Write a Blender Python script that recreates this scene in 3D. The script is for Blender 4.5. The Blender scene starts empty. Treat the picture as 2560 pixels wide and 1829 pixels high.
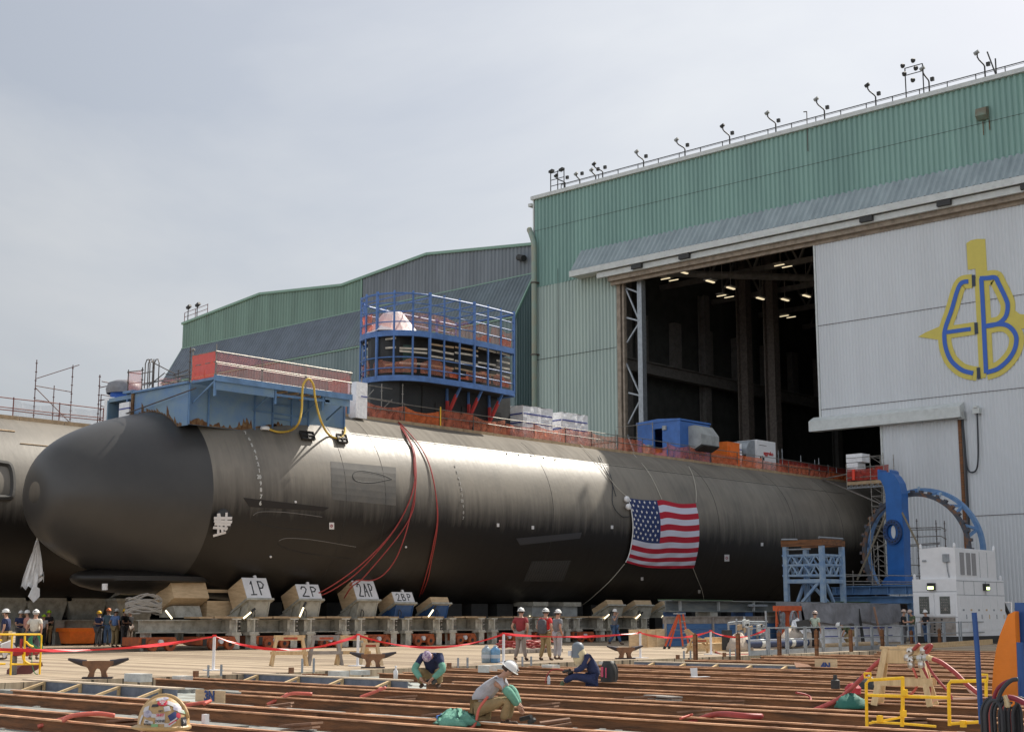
import bpy, bmesh, math, random
from math import sin, cos, pi, radians, atan2, sqrt, tan
from mathutils import Vector, Matrix
random.seed(7)
S = bpy.context.scene
COL = S.collection
# ------------------------------------------------------------------ camera, light, exposure
HC = 1.6; FPX = 3565.75; CX, CY = 1280.0, 914.5
YAW = radians(42.678); TILT = radians(9.908)
FW = Vector((-sin(YAW)*cos(TILT), cos(YAW)*cos(TILT), sin(TILT)))
RT = Vector((cos(YAW), sin(YAW), 0)); UP = RT.cross(FW)
cam = bpy.data.cameras.new('camera'); camo = bpy.data.objects.new('camera', cam); COL.objects.link(camo)
cam.lens = 50.143; cam.sensor_width = 36; cam.clip_end = 6000; cam.clip_start = 0.2
M = Matrix((RT, UP, -FW)).transposed().to_4x4(); M.translation = Vector((0, 0, HC)); camo.matrix_world = M
S.camera = camo
S.view_settings.view_transform = 'Standard'; S.view_settings.look = 'None'; S.view_settings.exposure = 0.35; S.view_settings.gamma = 1
SUNDIR = Vector((0.05, 0.690, 0.722)).normalized()
w = bpy.data.worlds.new('World'); S.world = w; w.use_nodes = True
nt = w.node_tree; nt.nodes.clear()
def N(nt, t, **k):
    n = nt.nodes.new(t)
    for a, b in k.items(): setattr(n, a, b)
    return n
sky = N(nt, 'ShaderNodeTexSky', sky_type='NISHITA', sun_disc=False)
sky.sun_elevation = math.asin(SUNDIR.z); sky.sun_rotation = atan2(SUNDIR.x, SUNDIR.y)
sky.air_density = 1.0; sky.dust_density = 4.0; sky.ozone_density = 1.5
tc = N(nt, 'ShaderNodeTexCoord'); mp = N(nt, 'ShaderNodeMapping'); mp.inputs['Scale'].default_value = (1.2, 1.2, 3.2)
nz = N(nt, 'ShaderNodeTexNoise'); nz.inputs['Scale'].default_value = 1.6; nz.inputs['Detail'].default_value = 6; nz.inputs['Roughness'].default_value = .55; nz.inputs['Distortion'].default_value = .4
cr = N(nt, 'ShaderNodeMapRange'); cr.inputs['From Min'].default_value = .38; cr.inputs['From Max'].default_value = .64; cr.inputs['To Min'].default_value = .5; cr.inputs['To Max'].default_value = .9
dt = N(nt, 'ShaderNodeVectorMath', operation='DOT_PRODUCT'); dt.inputs[1].default_value = SUNDIR
cl = N(nt, 'ShaderNodeMapRange'); cl.inputs['From Min'].default_value = .35; cl.inputs['From Max'].default_value = .92; cl.inputs['To Min'].default_value = 5.7; cl.inputs['To Max'].default_value = 9.6
cb = N(nt, 'ShaderNodeMapRange'); cb.inputs['From Min'].default_value = .25; cb.inputs['From Max'].default_value = -.55; cb.inputs['To Min'].default_value = 0; cb.inputs['To Max'].default_value = 9.5  # brightens the unseen sky behind the camera as added fill for shaded fronts
ca = N(nt, 'ShaderNodeMath', operation='ADD')
cc = N(nt, 'ShaderNodeCombineColor')
mm = [N(nt, 'ShaderNodeMath', operation='MULTIPLY') for _ in range(3)]
for m_, v in zip(mm, (.962, .995, 1.035)): m_.inputs[1].default_value = v
mx = N(nt, 'ShaderNodeMix', data_type='RGBA')
bg = N(nt, 'ShaderNodeBackground'); bg.inputs['Strength'].default_value = .082; wo = N(nt, 'ShaderNodeOutputWorld')
L = nt.links.new
L(tc.outputs['Generated'], mp.inputs[0]); L(mp.outputs[0], nz.inputs['Vector']); L(nz.outputs[0], cr.inputs[0])
L(tc.outputs['Generated'], dt.inputs[0]); L(dt.outputs['Value'], cl.inputs[0]); L(dt.outputs['Value'], cb.inputs[0]); L(cl.outputs[0], ca.inputs[0]); L(cb.outputs[0], ca.inputs[1])
for m_, s_ in zip(mm, ('Red', 'Green', 'Blue')): L(ca.outputs[0], m_.inputs[0]); L(m_.outputs[0], cc.inputs[s_])
L(cr.outputs[0], mx.inputs['Factor']); L(sky.outputs[0], mx.inputs['A']); L(cc.outputs[0], mx.inputs['B'])
L(mx.outputs['Result'], bg.inputs[0]); L(bg.outputs[0], wo.inputs[0])
sl = bpy.data.lights.new('sun', 'SUN'); sl.energy = 4.4; sl.angle = radians(.53); sl.color = (1, .93, .82)
so = bpy.data.objects.new('sun', sl); COL.objects.link(so); so.rotation_euler = SUNDIR.to_track_quat('Z', 'Y').to_euler(); so.location = (0, 60, 90)
# ------------------------------------------------------------------ helpers
O3 = Vector((0, 0, HC))
def ray(x, y): return FW*FPX + RT*(x-CX) - UP*(y-CY)
def onp(x, y, ax, v):
    d = ray(x, y); return O3 + d*((v-O3[ax])/d[ax])
def G(x, y, z=0): return onp(x, y, 2, z)
def PX(x, y, X): return onp(x, y, 0, X)
def PY(x, y, Y): return onp(x, y, 1, Y)
V = Vector
MATS = {}
def mat(name, col, rough=.7, metal=0, var=0, col2=None, scale=4, bump=0, bscale=None, vec=(1, 1, 1), emit=0, spec=.5, lo=.4, hi=.65, detail=6, alpha=1):
    if name in MATS: return MATS[name]
    m = bpy.data.materials.new(name); m.use_nodes = True; t = m.node_tree; b = t.nodes['Principled BSDF']
    b.inputs['Base Color'].default_value = (*col, 1); b.inputs['Roughness'].default_value = rough; b.inputs['Metallic'].default_value = metal
    b.inputs['Specular IOR Level'].default_value = spec
    l = t.links.new
    if col2 or var or bump:
        tc = N(t, 'ShaderNodeTexCoord'); mp = N(t, 'ShaderNodeMapping'); mp.inputs['Scale'].default_value = vec
        l(tc.outputs['Object'], mp.inputs[0])
    if col2 or var:
        n = N(t, 'ShaderNodeTexNoise'); n.inputs['Scale'].default_value = scale; n.inputs['Detail'].default_value = detail; n.inputs['Roughness'].default_value = .65
        l(mp.outputs[0], n.inputs['Vector'])
        r = N(t, 'ShaderNodeMapRange'); r.inputs['From Min'].default_value = lo; r.inputs['From Max'].default_value = hi
        l(n.outputs[0], r.inputs[0])
        c2 = col2 or tuple(c*(1-var) for c in col)
        x = N(t, 'ShaderNodeMix', data_type='RGBA'); x.inputs['A'].default_value = (*col, 1); x.inputs['B'].default_value = (*c2, 1)
        l(r.outputs[0], x.inputs['Factor']); l(x.outputs['Result'], b.inputs['Base Color'])
    if bump:
        n2 = N(t, 'ShaderNodeTexNoise'); n2.inputs['Scale'].default_value = bscale or scale*3; n2.inputs['Detail'].default_value = 5
        l(mp.outputs[0], n2.inputs['Vector']); bp = N(t, 'ShaderNodeBump'); bp.inputs['Strength'].default_value = bump; bp.inputs['Distance'].default_value = .05
        l(n2.outputs[0], bp.inputs['Height']); l(bp.outputs[0], b.inputs['Normal'])
    if emit:
        b.inputs['Emission Color'].default_value = (*col, 1); b.inputs['Emission Strength'].default_value = emit
    if alpha < 1: b.inputs['Alpha'].default_value = alpha
    MATS[name] = m; return m
def tag(o, label=None, cat=None, group=None, kind=None):
    if label: o['label'] = label
    if cat:
        o['category'] = cat
        if not kind: o['kind'] = 'thing'
    if group: o['group'] = group
    if kind: o['kind'] = kind
    return o
def thing(name, label, cat, loc=(0, 0, 0), group=None, rz=0):
    o = bpy.data.objects.new(name, None); COL.objects.link(o); o.location = loc; o.rotation_euler = (0, 0, rz); o.empty_display_size = .3
    return tag(o, label, cat, group)
def dup(root, loc=None, rz=None, label=None, group=None):
    r = root.copy(); COL.objects.link(r)
    if loc is not None: r.location = loc
    if rz is not None: r.rotation_euler = (0, 0, rz)
    if label: r['label'] = label
    if group: r['group'] = group
    for ch in list(root.children):
        c = ch.copy(); COL.objects.link(c); c.parent = r
        for g in ch.children:
            d = g.copy(); COL.objects.link(d); d.parent = c
    return r
class MB:
    def __init__(s): s.v = []; s.f = []; s.m = []
    def add(s, vs, fs, mi=0):
        k = len(s.v); s.v += [Vector(p) for p in vs]; s.f += [tuple(i+k for i in f) for f in fs]; s.m += [mi]*len(fs); return s
    def ob(s, c, a, b, d, mi=0):
        c, a, b, d = map(Vector, (c, a, b, d))
        if a.cross(b).dot(d) < 0: a, b = b, a
        vs = [c+i*a+j*b+k*d for i, j, k in ((-1,-1,-1),(1,-1,-1),(1,1,-1),(-1,1,-1),(-1,-1,1),(1,-1,1),(1,1,1),(-1,1,1))]
        return s.add(vs, [(3,2,1,0),(4,5,6,7),(0,1,5,4),(1,2,6,5),(2,3,7,6),(3,0,4,7)], mi)
    def box(s, x0, x1, y0, y1, z0, z1, mi=0):
        return s.ob(((x0+x1)/2, (y0+y1)/2, (z0+z1)/2), (abs(x1-x0)/2, 0, 0), (0, abs(y1-y0)/2, 0), (0, 0, abs(z1-z0)/2), mi)
    def bar(s, p, q, w, h=None, up=(0, 0, 1), mi=0):
        p, q = Vector(p), Vector(q); d = q-p; h = h or w; u = Vector(up)
        a = d.cross(u)
        if a.length < 1e-4: a = d.cross(Vector((1, 0, 0)))
        a.normalize(); b = a.cross(d).normalized()
        return s.ob((p+q)/2, a*w/2, b*h/2, d/2, mi)
    def tube(s, pts, r, n=8, closed=False, mi=0, caps=True):
        pts = [Vector(p) for p in pts]; k = len(pts); rs = r if isinstance(r, (list, tuple)) else [r]*k
        a = None; rings = []
        for i in range(k):
            if closed: t = pts[(i+1) % k]-pts[i-1]
            else: t = pts[min(i+1, k-1)]-pts[max(i-1, 0)]
            if t.length < 1e-9: t = Vector((0, 0, 1))
            t.normalize()
            if a is None:
                a = t.cross(Vector((0, 0, 1)))
                if a.length < .05: a = t.cross(Vector((1, 0, 0)))
            a = (a-t*a.dot(t)).normalized(); b = t.cross(a)
            rings.append([pts[i]+(a*cos(2*pi*j/n)+b*sin(2*pi*j/n))*rs[i] for j in range(n)])
        fs = []
        for i in range(k if closed else k-1):
            for j in range(n):
                i2 = (i+1) % k; fs.append((i*n+j, i*n+(j+1) % n, i2*n+(j+1) % n, i2*n+j))
        if caps and not closed: fs += [tuple(range(n-1, -1, -1)), tuple(range((k-1)*n, k*n))]
        return s.add([p for r_ in rings for p in r_], fs, mi)
    def prism(s, poly, d, mi=0):
        poly = [Vector(p) for p in poly]; d = Vector(d); n = len(poly)
        nm = Vector((0, 0, 0))
        for i in range(n): nm += poly[i].cross(poly[(i+1) % n])
        if nm.dot(d) < 0: poly = poly[::-1]
        return s.add(poly+[p+d for p in poly], [tuple(range(n-1, -1, -1)), tuple(range(n, 2*n))]+[(i, (i+1) % n, n+(i+1) % n, n+i) for i in range(n)], mi)
    def grid(s, rows, mi=0, closed=False):
        n = len(rows[0]); fs = []
        for i in range(len(rows)-1):
            for j in range(n if closed else n-1): fs.append((i*n+j, i*n+(j+1) % n, (i+1)*n+(j+1) % n, (i+1)*n+j))
        return s.add([p for r in rows for p in r], fs, mi if not callable(mi) else 0)
    def ibeam(s, p, q, w, h, tf=.03, up=(0, 0, 1), mi=0):
        p, q, u = Vector(p), Vector(q), Vector(up)
        s.bar(p+u*(h/2-tf/2), q+u*(h/2-tf/2), w, tf, up, mi); s.bar(p-u*(h/2-tf/2), q-u*(h/2-tf/2), w, tf, up, mi); return s.bar(p, q, tf, h-2*tf, up, mi)
    def lathe(s, prof, c=(0, 0, 0), n=20, axis='Z', mi=0):
        c = Vector(c); rows = []
        for r, h in prof:
            row = []
            for j in range(n):
                a = 2*pi*j/n
                row.append(c+(Vector((r*cos(a), r*sin(a), h)) if axis == 'Z' else Vector((r*cos(a), h, r*sin(a))) if axis == 'Y' else Vector((h, r*cos(a), r*sin(a)))))
            rows.append(row)
        return s.grid(rows, mi, closed=True)
    def build(s, name, mats, parent=None, smooth=False, sub=0):
        if not isinstance(mats, (list, tuple)): mats = [mats]
        o3 = Vector((0, 0, 0)); p = parent
        while p is not None and not p.get('_local'): o3 = o3+Vector(p.location); p = p.parent
        if parent is not None and (parent.get('_local') or (parent.parent is not None and parent.parent.get('_local'))): o3 = Vector((0, 0, 0))
        me = bpy.data.meshes.new(name); me.from_pydata([v-o3 for v in s.v], [], s.f)
        for m in mats: me.materials.append(m)
        if len(mats) > 1: me.polygons.foreach_set('material_index', s.m)
        if smooth: me.polygons.foreach_set('use_smooth', [True]*len(me.polygons))
        me.update(); o = bpy.data.objects.new(name, me); COL.objects.link(o)
        if smooth == 2:
            try: me.set_sharp_from_angle(angle=radians(40))
            except Exception: pass
        if parent: o.parent = parent
        return o
    def split(s, name, mats, parent=None, smooth=False):
        # one object for each separate piece
        par = list(range(len(s.v)))
        def find(i):
            while par[i] != i: par[i] = par[par[i]]; i = par[i]
            return i
        for f in s.f:
            r0 = find(f[0])
            for i in f[1:]: par[find(i)] = r0
        gr = {}
        for f, m in zip(s.f, s.m): gr.setdefault(find(f[0]), []).append((f, m))
        out = []
        for fs in gr.values():
            b = MB(); ix = {}
            for f, m in fs:
                for i in f:
                    if i not in ix: ix[i] = len(b.v); b.v.append(s.v[i])
                b.f.append(tuple(ix[i] for i in f)); b.m.append(m)
            out.append(b.build(name, mats, parent, smooth))
        return out
def local(o): o['_local'] = 1; return o
def clean():
    for o in bpy.data.objects:
        if '_local' in o: del o['_local']
def text(s_, name, m, parent, org, ax, ay, size, ext=.01, align='CENTER', bold=0, sx=1, sp=1.0):
    cu = bpy.data.curves.new(name or 'lettering', 'FONT'); cu.body = s_; cu.size = size; cu.extrude = ext; cu.align_x = align; cu.align_y = 'CENTER'; cu.offset = bold; cu.resolution_u = 3; cu.space_character = sp
    tmp = bpy.data.objects.new('tmp', cu); COL.objects.link(tmp)
    dg = bpy.context.evaluated_depsgraph_get(); me = bpy.data.meshes.new_from_object(tmp.evaluated_get(dg)); bpy.data.objects.remove(tmp)
    ax = Vector(ax).normalized(); ay = Vector(ay); ay = (ay-ax*ay.dot(ax)).normalized(); az = ax.cross(ay)
    mb = MB(); mb.v = [Vector(org)+ax*v.co.x*sx+ay*v.co.y+az*v.co.z for v in me.vertices]; mb.f = [tuple(p.vertices) for p in me.polygons]; mb.m = [0]*len(mb.f)
    bpy.data.meshes.remove(me)
    if name is None: return mb
    return mb.build(name, m, parent)
def textmb(mb, s_, org, ax, ay, size, ext=.01, bold=0, sx=1):
    t = text(s_, None, None, None, org, ax, ay, size, ext, bold=bold, sx=sx); mb.add(t.v, t.f)
def smoothpts(pts, k=6):
    pts = [Vector(p) for p in pts]; out = []
    for i in range(len(pts)-1):
        p0 = pts[max(i-1, 0)]; p1 = pts[i]; p2 = pts[i+1]; p3 = pts[min(i+2, len(pts)-1)]
        for j in range(k):
            t = j/k; out.append(.5*((2*p1)+(p2-p0)*t+(2*p0-5*p1+4*p2-p3)*t*t+(3*p1-p0-3*p2+p3)*t**3))
    return out+[pts[-1]]
# ------------------------------------------------------------------ materials
def hullmat(name, base, base2, rough, streak, sp=.5, low=None):
    m = bpy.data.materials.new(name); m.use_nodes = True; t = m.node_tree; b = t.nodes['Principled BSDF']; l = t.links.new
    tc = N(t, 'ShaderNodeTexCoord')
    def noise(vec, sc, det=6, ro=.6):
        mp = N(t, 'ShaderNodeMapping'); mp.inputs['Scale'].default_value = vec; l(tc.outputs['Object'], mp.inputs[0])
        n = N(t, 'ShaderNodeTexNoise'); n.inputs['Scale'].default_value = sc; n.inputs['Detail'].default_value = det; n.inputs['Roughness'].default_value = ro
        l(mp.outputs[0], n.inputs['Vector']); return n
    n1 = noise((1, 1, 1), .35); n2 = noise((.22, 3.2, .22), 1.1, 10, .72); n3 = noise((1, 1, 1), 2.2)
    a = N(t, 'ShaderNodeMath', operation='MULTIPLY_ADD'); a.inputs[1].default_value = .5; l(n1.outputs[0], a.inputs[0]); 
    a2 = N(t, 'ShaderNodeMath', operation='MULTIPLY'); a2.inputs[1].default_value = streak; l(n2.outputs[0], a2.inputs[0]); l(a2.outputs[0], a.inputs[2])
    r = N(t, 'ShaderNodeMapRange'); r.inputs['From Min'].default_value = .22+.5*streak-.02; r.inputs['From Max'].default_value = .33+.5*streak+.04; l(a.outputs[0], r.inputs[0])
    x = N(t, 'ShaderNodeMix', data_type='RGBA'); x.inputs['A'].default_value = (*base, 1); x.inputs['B'].default_value = (*base2, 1); l(r.outputs[0], x.inputs['Factor']); l(x.outputs['Result'], b.inputs['Base Color'])
    if low:   # dark coat below, dusty coat above, contrast deepened to paint in sun and shade
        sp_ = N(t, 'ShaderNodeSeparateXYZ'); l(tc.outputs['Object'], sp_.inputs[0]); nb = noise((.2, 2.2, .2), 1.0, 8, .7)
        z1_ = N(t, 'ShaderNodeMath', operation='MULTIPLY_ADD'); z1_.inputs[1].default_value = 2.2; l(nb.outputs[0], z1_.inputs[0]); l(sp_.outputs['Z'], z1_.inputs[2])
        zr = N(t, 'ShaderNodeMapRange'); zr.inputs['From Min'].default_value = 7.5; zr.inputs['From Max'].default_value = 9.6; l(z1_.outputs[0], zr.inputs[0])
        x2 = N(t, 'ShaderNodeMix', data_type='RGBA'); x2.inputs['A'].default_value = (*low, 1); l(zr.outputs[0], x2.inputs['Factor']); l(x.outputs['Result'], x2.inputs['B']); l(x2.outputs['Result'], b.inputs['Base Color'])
    rr = N(t, 'ShaderNodeMapRange'); rr.inputs['To Min'].default_value = rough-.05; rr.inputs['To Max'].default_value = rough+.09; rr.inputs['From Min'].default_value = .3; rr.inputs['From Max'].default_value = .7
    l(n2.outputs[0], rr.inputs[0]); l(rr.outputs[0], b.inputs['Roughness']); b.inputs['Specular IOR Level'].default_value = sp
    bp = N(t, 'ShaderNodeBump'); bp.inputs['Strength'].default_value = .25; bp.inputs['Distance'].default_value = .03; l(n3.outputs[0], bp.inputs['Height']); l(bp.outputs[0], b.inputs['Normal'])
    MATS[name] = m; return m
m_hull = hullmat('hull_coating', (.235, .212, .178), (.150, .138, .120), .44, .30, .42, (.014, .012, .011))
m_bow = mat('bow_coating', (.050, .048, .046), .40, col2=(.036, .035, .035), scale=.5, lo=.3, hi=.7, spec=.55, bump=.04, bscale=2)
m_clean = mat('aft_coating', (.060, .057, .052), .45, col2=(.040, .038, .035), scale=.8, vec=(.3, 2.0, .3), lo=.3, hi=.7, spec=.5, bump=.1, bscale=3)
m_deckcoat = hullmat('nonskid_coating', (.21, .19, .16), (.14, .125, .105), .8, .4, .3)
m_line = mat('seam_black', (.012, .012, .012), .6)
m_num = mat('number_white', (.55, .55, .53), .7)
m_blue = mat('steel_blue', (.12, .24, .44), .5, var=.35, scale=1.5, bump=.1)
m_blueplat = mat('box_blue', (.11, .22, .42), .55, col2=(.18, .28, .37), scale=.7, lo=.35, hi=.6, bump=.1)
m_cagebl = mat('cage_blue', (.085, .19, .46), .5, var=.3, scale=2)
m_towerbl = mat('tower_blue', (.19, .31, .50), .55, col2=(.36, .46, .55), scale=2)
m_davit = mat('davit_blue', (.02, .13, .42), .4, var=.2, scale=1)
m_rustst = mat('rust_patch', (.10, .045, .02), .9, col2=(.22, .14, .07), scale=5, bump=.3)
m_rust = mat('rusty_steel', (.25, .105, .042), .8, col2=(.10, .05, .026), scale=3, vec=(.35, 1, 3), bump=.4, bscale=20)
m_rusttop = mat('rusty_flange', (.70, .37, .20), .55, col2=(.26, .11, .05), scale=4, vec=(.4, 1, 1), bump=.2)
m_wood = mat('plywood', (.62, .46, .28), .8, col2=(.48, .34, .20), scale=2, vec=(1, 1, 5), bump=.15)
m_lumber = mat('lumber', (.68, .49, .27), .8, col2=(.52, .36, .19), scale=3, vec=(4, 4, .6), bump=.2)
m_greylum = mat('weathered_lumber', (.34, .31, .28), .85, col2=(.22, .19, .17), scale=3, bump=.2)
m_darkply = mat('form_plywood', (.10, .115, .15), .6, col2=(.19, .20, .24), scale=2, lo=.45, hi=.75, bump=.15)
m_signw = mat('sign_white', (.72, .72, .74), .6, var=.1, scale=3)
m_ink = mat('marker_black', (.015, .015, .018), .6)
m_grey = mat('primer_grey', (.42, .41, .36), .65, col2=(.25, .24, .20), scale=2.5, bump=.3)
m_grey2 = mat('grey_steel', (.38, .40, .40), .5, var=.3, scale=2, bump=.2)
m_dark = mat('dark_steel', (.03, .03, .03), .6, var=.3, scale=3)
m_orange = mat('bogie_orange', (.42, .10, .025), .6, col2=(.22, .06, .03), scale=3, bump=.2)
m_binor = mat('bin_orange', (.92, .20, .02), .45, var=.15, scale=3)
m_netor = mat('debris_net', (.90, .28, .14), .8, var=.5, scale=2, alpha=.5)
m_netbr = mat('net_bright', (.95, .22, .06), .8, var=.4, scale=2, alpha=.62)
m_netdk = mat('net_sagging', (.78, .22, .12), .85, var=.6, scale=2, alpha=.58)
m_pipe = mat('scaffold_pipe', (.30, .28, .25), .45, .5, var=.4, scale=6)
m_piper = mat('scaffold_pipe_dark', (.12, .10, .09), .6, .2, var=.4, scale=6)
m_white = mat('shrink_wrap', (.88, .89, .91), .45, var=.12, scale=4, bump=.6, bscale=6)
m_wstripe = mat('wrap_stripe_blue', (.03, .05, .28), .5)
m_galv = mat('galvanised', (.33, .36, .39), .45, .4, var=.25, scale=4)
m_paintw = mat('white_paint', (.80, .81, .83), .4, var=.06, scale=3)
m_yel = mat('safety_yellow', (.95, .58, .015), .45, var=.15, scale=8)
m_yhose = mat('hose_yellow', (.62, .42, .06), .6, var=.2, scale=3)
m_rhose = mat('hose_red', (.36, .045, .04), .5, var=.2, scale=4)
m_phose = mat('hose_salmon', (.62, .13, .09), .5, var=.2, scale=4)
m_khose = mat('hose_black', (.025, .03, .04), .5, var=.2, scale=4)
m_tape = mat('tape_red', (.80, .02, .02), .45)
m_rope = mat('rope', (.5, .47, .40), .8)
m_board = mat('deck_board', (.46, .33, .20), .8, var=.3, scale=3)
m_lamp = mat('lamp_tube', (1, .86, .55), .5, emit=2.2)
m_lamp2 = mat('strip_lamp', (1, .84, .55), .5, emit=.7)
m_glass = mat('panel_glass', (.12, .13, .12), .15, var=.4, scale=9)
m_tarp = mat('tarp_grey', (.24, .24, .26), .5, var=.3, scale=2, bump=.9, bscale=3)
m_conc = mat('concrete', (.27, .27, .25), .85, col2=(.16, .155, .14), scale=4, bump=.3)
m_green_c = mat('cladding_green', (.24, .40, .355), .5, col2=(.18, .31, .28), scale=.35, vec=(1, 1, .12), lo=.35, hi=.7)
m_pale_c = mat('cladding_pale', (.42, .51, .465), .5, col2=(.33, .41, .385), scale=.35, vec=(1, 1, .12), lo=.35, hi=.7)
m_skirt_c = mat('cladding_bluegrey', (.34, .40, .42), .5, col2=(.24, .29, .31), scale=.6, vec=(1.5, 1, .3), lo=.35, hi=.7)
m_slate_c = mat('cladding_slate', (.15, .18, .22), .55, var=.25, scale=.5)
m_door_c = mat('cladding_grey', (.63, .66, .69), .5, col2=(.56, .585, .61), scale=.3, vec=(1, 1, .15), lo=.35, hi=.7)
m_trim = mat('trim_white', (.60, .63, .62), .6, var=.15, scale=2)
m_trimb = mat('trim_brown', (.34, .28, .22), .7, var=.4, scale=2)
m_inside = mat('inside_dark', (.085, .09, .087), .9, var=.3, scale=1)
m_insteel = mat('inside_steel', (.22, .21, .20), .8, var=.3, scale=2)
m_ply_ink = mat('spray_blue', (.03, .06, .2), .6)
m_logoy = mat('logo_yellow', (.62, .52, .10), .5, var=.06, scale=2)
m_logob = mat('logo_blue', (.03, .12, .50), .5)
m_logok = mat('logo_gap', (.03, .045, .08), .6)
m_mach_b = mat('machine_blue', (.01, .07, .26), .4, var=.2, scale=2)
m_mach_o = mat('machine_orange', (.75, .20, .005), .5, var=.12, scale=3, bump=.15)
m_cabbl = mat('cabin_blue', (.05, .16, .48), .5, var=.25, scale=1.5)
m_redf = mat('flag_red', (.45, .01, .03), .8, bump=.5, bscale=3, vec=(1, 1, .3))
m_whf = mat('flag_white', (.62, .64, .76), .8, bump=.5, bscale=3, vec=(1, 1, .3))
m_blf = mat('flag_blue', (.02, .04, .14), .8, bump=.5, bscale=3, vec=(1, 1, .3))
# ------------------------------------------------------------------ setting: pier, pit, water
def plankmat():
    m = bpy.data.materials.new('pier_timber'); m.use_nodes = True; t = m.node_tree; b = t.nodes['Principled BSDF']; l = t.links.new
    tc = N(t, 'ShaderNodeTexCoord'); sp = N(t, 'ShaderNodeSeparateXYZ'); l(tc.outputs['Object'], sp.inputs[0])
    pit = .45
    d = N(t, 'ShaderNodeMath', operation='DIVIDE'); d.inputs[1].default_value = pit
    wob = N(t, 'ShaderNodeTexNoise'); wob.inputs['Scale'].default_value = .25; l(tc.outputs['Object'], wob.inputs['Vector'])
    ad = N(t, 'ShaderNodeMath', operation='MULTIPLY_ADD'); ad.inputs[1].default_value = .5; l(wob.outputs[0], ad.inputs[0]); l(sp.outputs['Y'], ad.inputs[2]); l(ad.outputs[0], d.inputs[0])
    fr = N(t, 'ShaderNodeMath', operation='FRACT'); l(d.outputs[0], fr.inputs[0]); fl = N(t, 'ShaderNodeMath', operation='FLOOR'); l(d.outputs[0], fl.inputs[0])
    wn = N(t, 'ShaderNodeTexWhiteNoise', noise_dimensions='1D'); l(fl.outputs[0], wn.inputs['W'])
    ns = N(t, 'ShaderNodeTexNoise'); mp = N(t, 'ShaderNodeMapping'); mp.inputs['Scale'].default_value = (.5, 6, 1); l(tc.outputs['Object'], mp.inputs[0]); l(mp.outputs[0], ns.inputs['Vector']); ns.inputs['Scale'].default_value = 1.5; ns.inputs['Detail'].default_value = 8
    mixf = N(t, 'ShaderNodeMath', operation='MULTIPLY_ADD'); mixf.inputs[1].default_value = .45; l(wn.outputs[0], mixf.inputs[0]); l(ns.outputs[0], mixf.inputs[2])
    ramp = N(t, 'ShaderNodeValToRGB'); e = ramp.color_ramp.elements; e[0].position = .35; e[0].color = (.50, .40, .28, 1); e[1].position = .95; e[1].color = (.27, .20, .135, 1); l(mixf.outputs[0], ramp.inputs[0])
    gap = N(t, 'ShaderNodeMath', operation='LESS_THAN'); l(fr.outputs[0], gap.inputs[0])
    gw = N(t, 'ShaderNodeMath', operation='MULTIPLY'); gw.inputs[1].default_value = .32; l(wn.outputs[0], gw.inputs[0]); l(gw.outputs[0], gap.inputs[1])
    # gaps are real only where the planks are worn: noise broken
    n4 = N(t, 'ShaderNodeTexNoise'); mp2 = N(t, 'ShaderNodeMapping'); mp2.inputs['Scale'].default_value = (.12, 1.5, 1); l(tc.outputs['Object'], mp2.inputs[0]); l(mp2.outputs[0], n4.inputs['Vector']); n4.inputs['Scale'].default_value = 3
    g2 = N(t, 'ShaderNodeMath', operation='GREATER_THAN'); g2.inputs[1].default_value = .36; l(n4.outputs[0], g2.inputs[0])
    gg = N(t, 'ShaderNodeMath', operation='MULTIPLY'); l(gap.outputs[0], gg.inputs[0]); l(g2.outputs[0], gg.inputs[1])
    gg3 = N(t, 'ShaderNodeMath', operation='MULTIPLY'); gg3.inputs[1].default_value = .92; l(gg.outputs[0], gg3.inputs[0])
    x = N(t, 'ShaderNodeMix', data_type='RGBA'); l(gg3.outputs[0], x.inputs['Factor']); l(ramp.outputs[0], x.inputs['A']); x.inputs['B'].default_value = (.06, .045, .03, 1)
    l(x.outputs['Result'], b.inputs['Base Color']); b.inputs['Roughness'].default_value = .85
    bp = N(t, 'ShaderNodeBump'); bp.inputs['Strength'].default_value = .5; bp.inputs['Distance'].default_value = .02; l(ns.outputs[0], bp.inputs['Height']); l(bp.outputs[0], b.inputs['Normal'])
    return m
m_plank = plankmat()
PE = -32.9
pier = MB()
pier.box(-400, PE, -60, 99.5, -1.5, 0); pier.box(PE, 60, 66, 99.5, -1.5, -.004); pier.box(PE, 60, -60, 7, -1.5, -.004); pier.box(-400, 60, 99.5, 400, -1.5, -.01)
tag(pier.build('ground', m_plank), kind='structure')
pit = MB(); pit.box(PE-.3, 60, 6.5, 66.5, -1.6, -.21)
m_pit = mat('pit_floor', (.20, .19, .16), .7, col2=(.46, .50, .47), scale=1.2, vec=(.5, 1.6, 1), bump=.5, bscale=8)
tag(pit.build('pit_floor', m_pit), kind='structure')
tag(MB().box(-3000, 3000, -3000, 3000, -3.2, -3).build('water', mat('water', (.03, .05, .06), .15)), kind='structure')
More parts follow.
